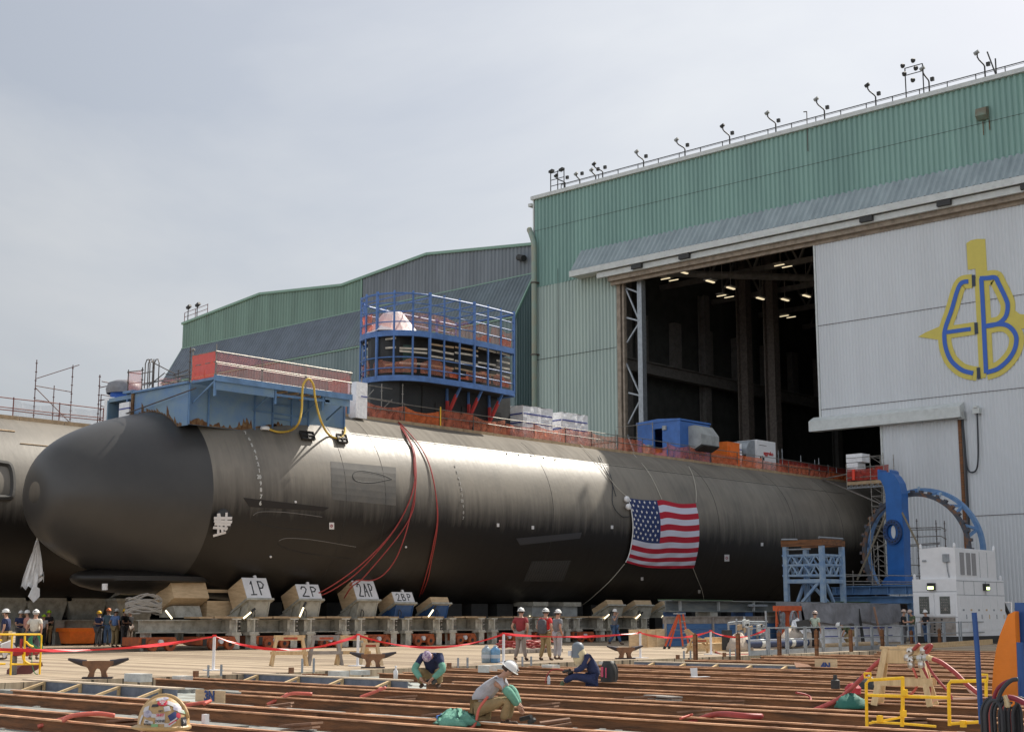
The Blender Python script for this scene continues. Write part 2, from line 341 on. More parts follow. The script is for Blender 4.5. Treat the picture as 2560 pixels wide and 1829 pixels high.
# ------------------------------------------------------------------ rusty beams
def crossbeam(x0, x1, y, hgt=.175):
    mb = MB()
    for yy in (y, y-.95):
        mb.bar((x0, yy, -.004-.012), (x1, yy, -.016), .10, .024, mi=1)
        mb.bar((x0, yy+.025, -.03-hgt/2), (x1, yy+.025, -.03-hgt/2), .02, hgt, mi=0)
        mb.bar((x0, yy, -.20), (x1, yy, -.20), .16, .02, mi=0)
    k = x0+1.2
    while k < min(x1, -2):
        mb.box(k-.01, k+.01, y-.9, y+.02, -.19, -.06, 0)
        k += 3.1
    return mb
bpos = []
k = 0
for i in range(-2, 18):
    y = 12.98+3.16*i
    x0 = -31.6 if i < 0 else -32.4+(.8*(i % 3))
    if i == 1: x0 = -29.8
    x0 = {2: -25.8, 4: -25.6, 9: -24.4}.get(i, x0)
    bpos.append(y)
    name = ['nearest', 'second', 'third', 'fourth', 'fifth', 'sixth', 'seventh', 'eighth', 'ninth', 'tenth', 'eleventh', 'twelfth', 'thirteenth', 'fourteenth', 'fifteenth', 'sixteenth', 'seventeenth', 'eighteenth', 'nineteenth', 'twentieth'][i+2]
    if y > 65.5: continue
    o = crossbeam(x0, 40, y).build('rail_beam', [m_rust, m_rusttop])
    tag(o, f'rusty double steel beam laid across the pit, {name} one counted from the camera', 'beam', 'rusty beams across the pit')
    # mid slab strips in the floor between the beams
# floor slabs: grey cast pads between the beams
pn = 0
for i, y in enumerate(bpos[:9]):
    x = -33+random.random()*2
    while x < -6 and pn < 60:
        ln = 1.7+random.random()*.9
        p = V((x+ln/2, y+1.1, 0))
        mb = MB().box(x, x+ln, y+.75+random.random()*.1, y+1.3, -.21, -.115)
        tag(mb.build('floor_pad', m_conc), 'low grey concrete pad on the pit floor between two rusty beams', 'concrete pad', 'concrete pads between the beams'); pn += 1
        x += ln+.3+random.random()*.5
# ------------------------------------------------------------------ submarines
XH, ZH, RH = -60.4, 7.4, 5.18
def cyl(x, y, off=0.0):
    d = ray(x, y); Y = 60.0
    for it in range(25):
        R_ = max(bowR(Y), .5)+off; ox, oz = -XH, HC-hullZ(Y)
        a = d.x*d.x+d.z*d.z; b = 2*(ox*d.x+oz*d.z); c = ox*ox+oz*oz-R_*R_; D = max(b*b-4*a*c, 0)
        p = O3+d*((-b-sqrt(D))/2/a); Y = .5*Y+.5*max(p.y, BOW+.3)
    return p
def hullpt(Y, z, off=0.0):   # near (+X) side
    return V((XH+sqrt(max((RH+off)**2-(z-ZH)**2, 0)), Y, z))
BOW = 33.22; BA = 13.75
def bowR(y):
    t = min(max((y-BOW)/BA, 0), 1)
    return RH*(1-(1-t)**1.40)**(1/3.0)
def hullZ(y): return ZH-.25*(1-min(max((y-BOW)/BA, 0), 1))
def hull_mesh(xh, y0, y1, bow=True):
    mb = MB(); n = 120; rows = []
    ys = [y0+BA*(i/40)**2 for i in range(1, 41)] if bow else [y0]
    yy = ys[-1]
    while yy < y1: yy += 2.0; ys.append(min(yy, y1))
    for y in ys:
        R_ = bowR(y) if bow else RH
        dz = 0
        rows.append([V((xh+R_*sin(2*pi*j/n), y, ZH-.25*(1-min((y-BOW)/BA, 1))*(1 if bow else 0)+R_*cos(2*pi*j/n))) for j in range(n)])
    for i in range(len(rows)-1):
        for j in range(n):
            j2 = (j+1) % n; zc = (rows[i][j].z+rows[i][j2].z)/2
            mi = 1 if zc > 11.02 and ys[i] > 49.5 else 0
            k = len(mb.v)
            mb.v += []  # placeholder
    vs = [p for r in rows for p in r]; fs = []; ms = []
    for i in range(len(rows)-1):
        for j in range(n):
            j2 = (j+1) % n; fs.append((i*n+j, i*n+j2, (i+1)*n+j2, (i+1)*n+j))
            zc = (rows[i][j].z+rows[i][j2].z)/2; ms.append(2 if bow and ys[i] < 39.6 else 1 if zc > 11.0 and ys[i] > 48.5 else 0)
    if bow:
        vs.append(V((xh, BOW, ZH-.25))); t = len(vs)-1
        for j in range(n): fs.append((t, (j+1) % n, j)); ms.append(0)
    else: fs.append(tuple(range(n))); ms.append(0)
    fs.append(tuple((len(rows)-1)*n+j for j in range(n-1, -1, -1))); ms.append(0)
    mb.v = vs; mb.f = fs; mb.m = ms
    return mb
sub = thing('submarine', 'black submarine rolled out bow first from the shed, with a flag on its side', 'submarine', (XH, 70, 0))
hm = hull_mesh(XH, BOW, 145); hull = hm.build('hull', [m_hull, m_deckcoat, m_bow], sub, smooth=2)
# chin dome under the bow
mb = MB(); rows = []
for i in range(13):
    a = pi*i/12; rows.append([V((XH+2.3*sin(a)*cos(2*pi*j/28)*1.0, 39.4+4.0*sin(a)*sin(2*pi*j/28), 3.3+.7*cos(a))) for j in range(28)])
mb.grid(rows, closed=True)
mb.build('chin_dome', m_hull, sub, smooth=True)
mb = MB(); rows = []
for r_, z_ in ((.2, 3.46), (1.06, 3.46), (1.1, 3.42), (1.1, 3.2), (1.04, 3.14), (.2, 3.14)):
    rows.append([V((XH+2.4*r_*cos(2*pi*j/32), 39.5+3.3*r_*sin(2*pi*j/32), z_)) for j in range(32)])
mb.grid(rows, closed=True); mb.build('chin_plate', m_hull, sub, smooth=2)
mb = MB(); mb.tube([PX(262, 1458, -58.6), PX(262, 1474, -58.6)], .13, 14); mb.build('sensor_cap', m_signw, sub)
# fin (sail)
mb = MB(); prof = []
for i in range(40):
    t = i/39; y = 53.6+11.0*t; wd = 1.25*min(1, sqrt(max(t, 0)*9))*(1 if t < .75 else 1-((t-.75)/.25)**1.6*.45); prof.append((y, wd))
poly = [V((XH+w_, y, 12)) for y, w_ in prof]+[V((XH-w_, y, 12)) for y, w_ in prof[::-1]]
mb.prism(poly, (0, 0, 5.4)); m_sail = mat('sail_black', (.022, .024, .026), .55, var=.4, scale=1.2, bump=.3)
sail = mb.build('sail', m_sail, sub)
mb = MB()
for (x0, y0, x1, y1) in ((1056, 1000, 1058, 1050),):
    p = PX(x0, y0, -59.12); mb.box(-59.13, -59.08, p.y-.03, p.y+.03, 12.2, 15)
for yy in (57.5, 59.7, 62.2): mb.box(-59.14, -59.07, yy, yy+.9, 12.9, 13.8)
mb.split('access_plate', m_dark, sail)
# draft marks
nums = '8 7 6 5 4 3 2 1 20 9 8 7 6'.split()
mb = MB()
th0, th1 = math.asin((10.78-ZH)/RH), math.asin((6.8-ZH)/RH)
npx = ((335, 153), (370, 200), (400, 250), (422, 300), (445, 350), (458, 403), (472, 455), (481, 507), (480, 558), (493, 610), (495, 663), (496, 717), (490, 772))
for i, s_ in enumerate(nums):
    p = cyl(500+npx[i][0]/3.247, 1020+npx[i][1]/3.247, .02); th = math.asin(min((p.z-hullZ(p.y))/(bowR(p.y)+.02), 1))
    textmb(mb, s_, p, (0, 1, 0), (-sin(th), 0, cos(th)), .27, .006, bold=.012, sx=.95)
mb.build('draft_marks', m_num, sub)
mb = MB()
np2 = ((2070, 470), (2087, 518), (2100, 568), (2112, 610), (2122, 657), (2128, 707), (2128, 752), (2137, 798), (2139, 847), (2137, 892))
for i, s_ in enumerate('6 5 4 3 2 1 20 9 8 7'.split()):
    p = cyl(500+np2[i][0]/3.247, 1020+np2[i][1]/3.247, .02); th = math.asin((p.z-ZH)/(RH+.02))
    textmb(mb, s_, p, (0, 1, 0), (-sin(th), 0, cos(th)), .23, .006, bold=.008, sx=.95)
mb.build('draft_marks', mat('number_faded', (.36, .35, .33), .8), sub)
def hl(pts, r, close=False, off=.0, k=6):
    q = [cyl(x, y, off) for x, y in pts]
    if close: q = q+[q[0]]
    return smoothpts(q, k)
# outline of the folded plane
mb = MB(); z6_ = lambda x, y: (500+x/3.247, 1020+y/3.247)
mb.tube(hl([z6_(*p) for p in ((1557, 575), (1480, 540), (1400, 520), (1320, 508), (1260, 515), (1238, 550), (1260, 585), (1320, 600), (1400, 603), (1480, 590), (1557, 575))], .02), .022, 6)
mb.tube(hl([z6_(*p) for p in ((1320, 520), (1400, 532), (1480, 552), (1545, 570))], .02), .012, 6)
mb.build('folding_plane_outline', m_line, sub)
for pts, nm in ((((425, 905), (520, 945), (640, 970), (800, 985), (970, 995)), 'a'), (((430, 870), (470, 845), (550, 838), (700, 845), (850, 862), (990, 882)), 'b'), (((630, 1095), (680, 1130), (800, 1165), (950, 1190), (1225, 1220)), 'c'), (((640, 1075), (700, 1055), (850, 1060), (1000, 1080), (1265, 1125)), 'd')):
    mb = MB(); mb.tube(hl([z6_(*p) for p in pts], .02), .016, 6)
    mb.build('shutter_groove', m_line if nm in 'ac' else mat('groove_edge', (.16, .15, .14), .4), sub)
# recess of the shutter: a dark brown panel laid on the hull surface
def hullpatch(px, off, nu=10, nv=6):
    a, b, c, d = px; rows = []
    for i in range(nv+1):
        v = i/nv; row = []
        for j in range(nu+1):
            u = j/nu; x = (a[0]*(1-u)+b[0]*u)*(1-v)+(d[0]*(1-u)+c[0]*u)*v; y = (a[1]*(1-u)+b[1]*u)*(1-v)+(d[1]*(1-u)+c[1]*u)*v
            row.append(cyl(x, y, off))
        rows.append(row)
    mb = MB(); mb.grid(rows); return mb
hullpatch([z6_(*p) for p in ((350, 725), (1050, 805), (1000, 835), (400, 800))], .012).build('shutter_recess', mat('recess_brown', (.018, .014, .012), .7), sub)
hullpatch([z6_(*p) for p in ((1060, 430), (1590, 480), (1590, 790), (1075, 740))], .006).build('repaint_patch', mat('patch_grey', (.085, .083, .08), .42, col2=(.13, .12, .105), scale=1.5, lo=.3, hi=.7), sub)
hullpatch([(1330, 1402), (1428, 1400), (1408, 1452), (1308, 1452)], .006).build('grille', mat('grille_dark', (.05, .05, .05), .5), sub)
mb = MB()
for i in range(16):
    u = i/15; mb.tube([cyl(1332+94*u, 1402, .015), cyl(1322+92*u, 1428, .015), cyl(1310+96*u, 1450, .015)], .012, 4)
mb.build('grille_bars', m_line, sub)
hullpatch([(1290, 1345), (1455, 1330), (1450, 1345), (1300, 1362)], .03).build('fairing_strip', mat('strip', (.05, .05, .055), .45), sub)
# raised longitudinal seams
mb = MB()
for z_ in (10.98,): mb.tube([hullpt(y, z_, .005) for y in (49, 72, 100)], .012, 5)
mb.build('seam', m_line, sub)
for y in (47.5, 50.2, 63.5, 80.5, 90, 97):
    mb = MB(); mb.tube([V((XH+(RH+.004)*cos(a), y, ZH+(RH+.004)*sin(a))) for a in [radians(-60+5*i) for i in range(25)]], .010 if y < 75 else .016, 5); mb.build('hull_joint', mat('joint', (.03, .028, .026), .7), sub)
# deck boards along the walkway
for side in (1,):
    mb = MB(); y = 49.0
    while y < 104.5:
        ln = 2.4+random.random()*.3; z_ = 12.16+random.random()*.03
        mb.box(-58.55, -58.47, y, min(y+ln, 104.6), z_, z_+.2); y += ln+.03
    mb.build('toe_board', m_board, sub)
mb = MB(); mb.box(-62.3, -58.6, 49, 105, 12.12, 12.32); mb.build('walkway_deck', m_greylum, sub)
# covered sensor port with tape cross
port = MB(); z1 = lambda x, y: (x/2.758, 1240+y/2.758)
rows = []
c_ = z1(1540, 175)
for r_, off in ((1.0, .0), (.85, .10), (.5, .17), (.01, .19)):
    rows.append([cyl(c_[0]+22*r_*cos(2*pi*j/20), c_[1]-0+33*r_*sin(2*pi*j/20), off) for j in range(20)])
port.grid(rows, closed=True); po = port.build('sensor_port', m_dark, sub, smooth=True)
for seg in (((1475, 150), (1600, 150)), ((1476, 170), (1600, 176)), ((1480, 190), (1590, 195)), ((1470, 215), (1570, 222)), ((1470, 272), (1558, 248)), ((1505, 118), (1505, 255)), ((1562, 112), (1556, 235)), ((1510, 120), (1535, 245))):
    q = [cyl(*z1(*p), .2) for p in seg]; n_ = (q[0]-V((XH, q[0].y, ZH))).normalized()
    mb = MB(); mb.bar(q[0], q[1], .13, .008, up=n_); mb.build('tape_strip', m_signw, po)
# small white tags and discs
for i, (x, y, s_, dx) in enumerate(((829, 1314, 6, 0), (1245, 1312, 3, 0), (1332, 1318, 3, 0), (1530, 1317, 3, 0), (1905, 1360, 3, 0), (1817, 1394, 6, 0), (1605, 1446, 3, 0), (1748, 1478, 3, 0))):
    a, b, c, d = cyl(x-s_, y-s_*1.4, .02), cyl(x+s_, y-s_*1.4, .02), cyl(x+s_, y+s_*1.4, .02), cyl(x-s_, y+s_*1.4, .02)
    mb = MB(); mb.prism([a, b, c, d], (.012, 0, .003)); t_ = mb.build('paper_tag', m_signw, sub)
    if s_ == 6:
        mb = MB(); mb.tube([cyl(x+2.4*cos(2*pi*j/12), y+2.8*sin(2*pi*j/12), .045) for j in range(12)], .018, 5, closed=True); mb.build('tag_print', mat('tag_ink', (.35, .02, .05) if i == 0 else (.3, .32, .34), .6), t_)
for x, y in ((738, 1254), (676, 1390), (1014, 1366), (1266, 1135), (1296, 1137), (1327, 1140), (1358, 1145), (1387, 1150)):
    mb = MB(); p = cyl(x, y); n_ = (p-V((XH, p.y, ZH))).normalized(); mb.tube([p, p+n_*.06], .055 if y > 1200 else .04, 10); mb.build('stud', m_signw if y > 1200 else m_line, sub)
# open hatch covers near the box
for x0, y0, x1, y1 in ((747, 1081, 786, 1102), (838, 1088, 868, 1110)):
    mb = MB(); q = [cyl(x0, y0, .06), cyl(x1-5, y0+3, .06), cyl(x1, y1, .06), cyl(x0+7, y1-2, .06)]; n_ = V((.6, 0, .7))
    mb.prism(q, n_*.08); h_ = mb.build('hatch_cover', m_dark, sub)
    mb = MB(); mb.tube([p+n_*.12 for p in q], .035, 6, closed=True); mb.tube([(q[0]+q[1])/2+n_*.12, (q[2]+q[3])/2+n_*.12], .03, 6); mb.tube([(q[0]+q[3])/2+n_*.12, (q[2]+q[1])/2+n_*.12], .03, 6); mb.build('hatch_frame', m_dark, h_)
# second submarine
X2 = -74.9
sub2 = thing('submarine', 'second dark submarine hull behind the bow of the nearer one', 'submarine', (X2, 50, 0))
def sh2(off=0): return lambda Y, z: V((X2+sqrt((RH+off)**2-(z-ZH)**2), Y, z))
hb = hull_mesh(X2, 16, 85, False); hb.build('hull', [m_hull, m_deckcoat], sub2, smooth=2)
mb = MB(); y = 17
while y < 80: mb.box(-73.02, -72.94, y, y+2.7, 12.2, 12.42); y += 2.75
mb.build('toe_board', m_board, sub2)
mb = MB()
for a0, a1, b0, b1 in ((8.5, 9.6, 37, 41.6), (8.5, 8.75, 37, 41.6)): pass
def q2(y, z): th = math.asin((z-ZH)/RH); return V((X2+(RH+.02)*cos(th), y, ZH+(RH+.02)*sin(th)))
ring_ = smoothpts([q2(34.0, 9.45), q2(36.5, 9.45), q2(37.1, 9.2), q2(37.1, 7.9), q2(36.6, 7.6), q2(34, 7.6)], 5)
mb.tube(ring_, .16, 6); mb.build('shutter_recess', mat('recess_grey', (.05, .048, .045), .7), sub2)
mb = MB(); mb.tube([q2(38.0, 10.65), q2(39.6, 10.65)], .03, 5); mb.tube([q2(34, 11.35), q2(38.0, 11.35)], .05, 4); mb.build('batten', m_board, sub2)
# ------------------------------------------------------------------ guard rails with orange net on the decks
def netcloth(mb, pa, pb, h, ny=6, wave=.12, drop=.2, n=22):
    pa, pb = Vector(pa), Vector(pb); rows = []
    nrm = (pb-pa).cross(V((0, 0, 1))).normalized(); ph = random.random()*6; sg = random.random()
    for i in range(ny+1):
        v = i/ny; row = []
        for j in range(n+1):
            u = j/n; top = h-drop*sin(pi*u)*sg; z = v*top
            row.append(pa.lerp(pb, u)+V((0, 0, z))+nrm*(wave*(sin(u*17+ph+v*3)*.6+sin(u*31+ph*2-v*5)*.4+random.uniform(-.3, .3))*(1-v*.6)))
        rows.append(row)
    mb.grid(rows)
rail = thing('guard_rail', 'scaffold pipe guard rail with sagging orange net along the near submarine deck', 'guard rail', (-58.6, 77, 12.2))
mb = MB(); yy = [46.2, 48.9, 51.6, 54.6, 57.4, 60.2, 63.0, 65.6, 68.6, 71.2, 73.9, 76.6, 79.5, 82.0, 84.6, 88.0, 91.4, 95, 98, 101, 104.4]
yy = [y for y in yy if y > 48]
for i, y in enumerate(yy):
    mb.tube([(-58.62, y, 12.0), (-58.62, y, 13.42)], .028, 6)
mb.split('post', m_piper, rail)
for h_ in (13.36, 12.9):
    mb = MB(); pts = [(-58.58, y, h_+random.uniform(-.03, .03)) for y in yy]; mb.tube(pts, .026, 6); mb.build('rail_pipe', m_pipe, rail)
for i in range(len(yy)-1):
    mb = MB(); a, b = yy[i], yy[i+1]
    netcloth(mb, (-58.66, a, 12.15), (-58.66, b, 12.15), random.choice((1.15, 1.1, .95, 1.2)), wave=.12, drop=.3)
    mb.build('net', [m_netor, m_netdk, m_netbr, m_netdk][i % 4], rail, smooth=False)
mb = MB()
for y in (51.6, 57.4):  mb.tube([(-58.56, y, 12.05), (-58.56, y, 13.5)], .04, 6)
mb.split('yellow_post', m_yel, rail)
rail = thing('guard_rail', 'rusty pipe guard rail with pale net along the rear submarine deck', 'guard rail', (-73, 45, 12.2))
mb = MB(); ys = [y for y in (36, 38.6, 41.4, 44.2, 47, 50, 53)]
for y in ys: mb.tube([(-73, y, 12.1), (-73, y, 13.45)], .035, 6)
mb.split('post', mat('pipe_red', (.20, .05, .035), .6), rail)
for h_ in (13.38, 12.85, 12.7):
    mb = MB(); mb.tube([(-73, y, h_+random.uniform(-.02, .02)) for y in ys], .03, 6); mb.build('rail_pipe', MATS['pipe_red'], rail)
m_pnet = mat('pale_net', (.45, .42, .42), .8, alpha=.22)
for i in range(3):
    mb = MB(); netcloth(mb, (-73.05, ys[i+1], 12.4), (-73.05, ys[i+2], 12.4), .95); mb.build('net', m_pnet, rail)
# ring-lock standards
def standard(mb, x, y, z0, z1, r=.03):
    mb.tube([(x, y, z0), (x, y, z1)], r, 6); z = z0+.2
    while z < z1: mb.lathe([(r, -.02), (.065, -.02), (.065, .02), (r, .02)], (x, y, z), 8); z += .5
def quickscaf(name, label, std, ledg, loc, m=None, extra=None):
    t = thing(name, label, 'scaffold', loc)
    for s_ in std:
        mb = MB(); standard(mb, *s_); mb.build('standard', m or m_piper, t)
    for a, b in ledg:
        mb = MB(); mb.tube([a, b], .026, 6); mb.build('ledger', m or m_pipe, t)
    return t
p0 = PX(180, 960, -74.5)
quickscaf('pipe_scaffold', 'tall leftmost scaffold corner on the rear submarine deck at the photo edge', [(-74.5, p0.y, 12.1, 16.0), (-74.5, p0.y-2.3, 12.1, 16.0), (-76.5, p0.y, 12.1, 15.0)],
    [((-74.5, p0.y, 14.4), (-74.5, p0.y-2.3, 14.5)), ((-74.5, p0.y, 13.6), (-74.5, p0.y-2.3, 13.7)), ((-74.5, p0.y+.4, 16.05), (-74.5, p0.y-2.3, 14.9)), ((-74.5, p0.y, 12.6), (-74.5, p0.y-2.3, 14.4)), ((-74.5, p0.y, 13.1), (-76.5, p0.y, 13.2))], (-74.5, p0.y, 12.2), mat('pipe_redb', (.13, .06, .055), .6))
p0 = PX(250, 1045, -66); p1 = PX(280, 1045, -66)
quickscaf('pipe_scaffold', 'small two-post scaffold between the two submarines beside a blue tarp bundle', [(-66, p0.y, 10.5, PX(250, 985, -66).z), (-66, p1.y, 10.5, PX(280, 982, -66).z), (-67.4, p1.y, 10.5, 14.3)],
    [((-66, p0.y, z_), (-66, p1.y+1.2, z_-.1)) for z_ in (13.7, 13.0, 12.4)]+[((-66, p1.y, z_), (-67.4, p1.y, z_)) for z_ in (13.6, 12.9)], (-66, p0.y, 12), mat('pipe_redb', (.13, .06, .055), .6))
# blue tarp bundle
c_ = PX(308, 1030, -65); mb = MB(); rows = []
for i in range(9):
    v = i/8; rows.append([c_+V(((.75+.12*sin(j*2.1+i))*cos(2*pi*j/14)*(1 if v < .8 else .75), (.75+.1*cos(j*1.7+i))*sin(2*pi*j/14), -1.6+3.0*v)) for j in range(14)])
mb.grid(rows, closed=True); mb.f.append(tuple(len(mb.v)-14+j for j in range(14))); mb.m.append(0)
t = thing('covered_equipment', 'blue tarp bundle with grey cover left of the blue steel box', 'covered load', c_+V((0, 0, -1.6)))
mb.build('tarp', mat('tarp_blue', (.02, .10, .42), .6, bump=.5), t, smooth=True)
mb = MB(); mb.lathe([(.01, .55), (.5, .5), (.85, .35), (.95, .05), (.9, -.2)], c_+V((0, 0, 1.15)), 14); mb.build('cover', m_tarp, t, smooth=True)
mb = MB(); c2 = PX(290, 1015, -64.5); mb.box(c2.x-.3, c2.x+.3, c2.y-.5, c2.y+.5, 11, c2.z+.4); o = mb.build('wrapped_bundle', m_white); tag(o, 'pale wrapped bundle standing left of the blue tarp bundle', 'bundle')
c2 = PX(327, 1030, -62.2); mb = MB(); mb.box(c2.x-.45, c2.x+.45, c2.y-.4, c2.y+.4, c2.z-1.1, c2.z+.45); mb.box(c2.x-.46, c2.x+.46, c2.y-.41, c2.y+.41, c2.z+.1, c2.z+.17, 1); o = mb.build('wrapped_bundle', [m_white, m_wstripe]); tag(o, 'small white wrapped bundle with blue stripe under the left end of the blue box', 'bundle')
# ------------------------------------------------------------------ blue steel box over the bow
box = thing('steel_platform', 'big faded blue steel box platform with rusty lower edge straddling the bow', 'platform', (-60, 44, 10))
YB = 39.0; XB = -56.95; YE = 48.8; ZT = 12.58
mb = MB(); mb.box(-61.6, XB, YB-.02, YB+.04, 10.5, ZT); fr = mb.build('end_plate', m_blueplat, box)
mb = MB(); mb.box(-64, XB-.05, YB+.04, YE-.1, 12.3, 12.5); mb.box(-64.1, -64, YB, YE, 9, 12.4); mb.build('top_plate', m_blueplat, box)
mb = MB(); mb.box(-61.7, XB+.05, YB-.14, YB-.02, ZT-.08, ZT+.02); mb.build('edge_flange', m_blue, box)
for i, (ya, yb) in enumerate(((YB, 40.15), (40.15, 42.9), (42.9, 44.0), (44.0, 45.2), (45.2, 46.3), (46.3, YE))):
    mb = MB(); mb.box(XB-.06, XB-(.0 if i != 0 else .02), ya+.01, yb-.01, 10.55, ZT-.02); mb.build('side_plate', m_blueplat, box)
for ya in (YB+.03, 40.15, 42.9, 44.0, 45.2, 46.3, YE-.1):
    mb = MB(); mb.box(XB, XB+.09, ya-.03, ya+.03, 10.55, ZT-.03); mb.build('stiffener', m_blue, box)
mb = MB(); mb.box(XB, XB+.07, 42.95, 46.25, 11.55, 11.62); mb.box(XB, XB+.07, 44.05, 45.15, 11.3, 11.36); mb.box(XB, XB+.07, 44.05, 45.15, 12.0, 12.06); mb.build('stiffener', m_blue, box)
# rust: ragged patches along the lower edges
mb = MB(); y = YB+.1
def ragged(mb, a, b, hh, nrm):
    a, b = Vector(a), Vector(b); n = int((b-a).length/.09)
    top = []; hcur = hh*.4
    for i in range(n+1):
        hcur = min(max(hcur+random.uniform(-.16, .16)*hh*1.4, .03), hh); top.append(hcur if random.random() > .08 else hcur*2.0)
    for i in range(n):
        p, q = a.lerp(b, i/n), a.lerp(b, (i+1)/n)
        mb.add([p, q, q+V((0, 0, top[i+1])), p+V((0, 0, top[i]))], [(0, 1, 2, 3)])
RBX = bowR(YB)
def hullz(x): return hullZ(YB)+sqrt(max(RBX**2-(x-XH)**2, 0))
ragged(mb, (XB+.004, YB+.1, 10.56), (XB+.004, 42.8, 10.56), .5, None)
ragged(mb, (XB+.004, 42.9, 10.7), (XB+.004, YE-.1, 11.1), .25, None)
ragged(mb, (XB+.004, 44.1, 10.8), (XB+.004, 45.1, 10.8), .5, None)
mb.build('rust_streaks', m_rustst, box)
mb = MB()
for x in [-57.4-.22*i for i in range(17)]:
    h_ = random.choice((.12, .2, .08, .3, .55 if random.random() > .6 else .1)); z_ = max(hullz(x)-.1, 10.5); zq = max(hullz(x-.2)-.1, 10.5)
    mb.add([(x, YB-.026, z_), (x-.2, YB-.026, zq), (x-.2, YB-.026, zq+.1+h_), (x, YB-.026, z_+.08+h_*.6)], [(0, 3, 2, 1)])
mb.build('rust_streaks', m_rustst, box)
mb = MB(); mb.box(-61.75, -61.55, YB-.1, YB+.05, 10.2, 12.5); mb.build('corner_rust', m_rustst, box)
mb = MB(); mb.tube([(-61.9, YB-.25, 11.5), (-56.0, YB-.25, 12.15)], .03, 6); mb.build('brace_pipe', m_piper, box)
# overhanging walkway
XP = -55.1; Y0, Y1 = 39.15, 47.6
mb = MB(); mb.box(XB, XP, Y0, Y1, 12.52, 12.68); mb.build('walkway_floor', m_blue, box)
mb = MB(); mb.box(XP, XP+.05, Y0-.05, Y1+.05, 12.45, 12.74); mb.build('fascia', m_blue, box)
mb = MB(); mb.box(XP-.1, XP-.04, Y0+.1, 42.7, 12.05, 12.45); mb.box(XP-.1, XP-.04, 45.9, Y1-.1, 12.1, 12.45); mb.split('fascia', m_blueplat, box)
mb = MB()
for y in (42.8, 43.5, 44.2, 44.9, 45.6): mb.box(XB+.1, XP-.1, y, y+.06, 12.4, 12.5)
mb.build('joist', m_board, box)
mb = MB(); mb.bar((XP-.08, 42.8, 12.2), (XP-.08, 46.2, 12.25), .08, .12); mb.build('soffit_beam', m_blue, box)
for y in (Y0+.1, 42.8, 45.8, Y1-.1):
    mb = MB(); mb.bar((XB+.05, y, 11.6), (XP-.15, y, 12.45), .07); mb.bar((XP-.1, y, 11.75), (XP-.1, y, 12.5), .1); mb.build('bracket', m_blue, box)
rail = thing('guard_rail', 'red netted scaffold railing on top of the blue steel box walkway', 'guard rail', (XP, 43, 12.7))
ys = [Y0+.05, 41.9, 44.6, Y1-.05]
for y in ys:
    mb = MB(); standard(mb, XP, y, 12.6, 13.98 if y != ys[0] else 14.2, .03); mb.build('post', m_pipe, rail)
for x, y in ((XB-.05, Y0+.05),):
    mb = MB(); standard(mb, x, y, 12.5, 14.1, .035); mb.lathe([(.01, .1), (.09, .06), (.1, 0), (.02, -.08)], (x, y, 14.15), 10); mb.build('post', m_pipe, rail)
for z_ in (13.86, 13.35):
    mb = MB(); mb.tube([(XP+.03, Y0, z_), (XP+.03, Y1, z_)], .028, 6); mb.tube([(XP+.03, Y0, z_), (XB, Y0, z_)], .028, 6); mb.build('rail_pipe', m_pipe, rail)
for z_ in (13.6, 13.05):
    mb = MB(); mb.tube([(XB+.3, Y0+1.2, z_), (XB+.3, Y1, z_)], .028, 6); mb.build('rail_pipe', m_pipe, rail)
m_netred = mat('net_red', (.95, .26, .20), .8, var=.3, scale=1.5, alpha=.30)
m_netred2 = mat('net_red_bright', (.95, .10, .05), .8, alpha=.6)
mb = MB(); netcloth(mb, (XP-.03, Y0, 12.7), (XP-.03, Y1, 12.7), 1.12, wave=.03, drop=.03, n=60); mb.build('net', m_netred, rail)
mb = MB(); netcloth(mb, (XB, Y0-.02, 12.65), (XP, Y0-.02, 12.65), 1.2, wave=.03, drop=.03, n=12); mb.build('net', m_netred2, rail)
mb = MB(); netcloth(mb, (XP-.05, Y1, 12.7), (XB, Y1, 12.7), 1.1, wave=.03, n=10); mb.build('net', m_netred, rail)
# wrapped items on the walkway
for i, (y, l_, h_) in enumerate(((45.2, 1.5, .35), (46.6, .7, .5), (43.8, .6, .15))):
    rows = []
    for k_ in range(6):
        v = k_/5; rows.append([V((-57.6+(.5-.25*v)*cos(2*pi*j/14), y+l_*(1-.4*v)*sin(2*pi*j/14)*(.9+.1*sin(j*3)), 12.7+h_*sin(v*pi/2)+.03*sin(j*5))) for j in range(14)])
    mb = MB(); mb.grid(rows, closed=True); mb.f.append(tuple(len(mb.v)-14+j for j in range(14))); mb.m.append(0)
    o = mb.build('plastic_bundle', m_white, smooth=True); tag(o, ['long crumpled white plastic bundle on the blue box behind the red net', 'taller white plastic bundle at the right end of the blue box', 'smallest white plastic bundle near the middle of the blue box'][i], 'bundle')
c2 = PX(889, 970, -58.2); mb = MB(); mb.box(c2.x-.35, c2.x+.35, c2.y-.25, c2.y+.55, 12.1, c2.z+.3); mb.box(c2.x-.36, c2.x+.36, c2.y+.1, c2.y+.56, c2.z-.5, c2.z-.44, 1); o = mb.build('wrapped_box', [m_white, m_wstripe]); tag(o, 'white wrapped box at the right end of the blue platform on the hull', 'wrapped box')
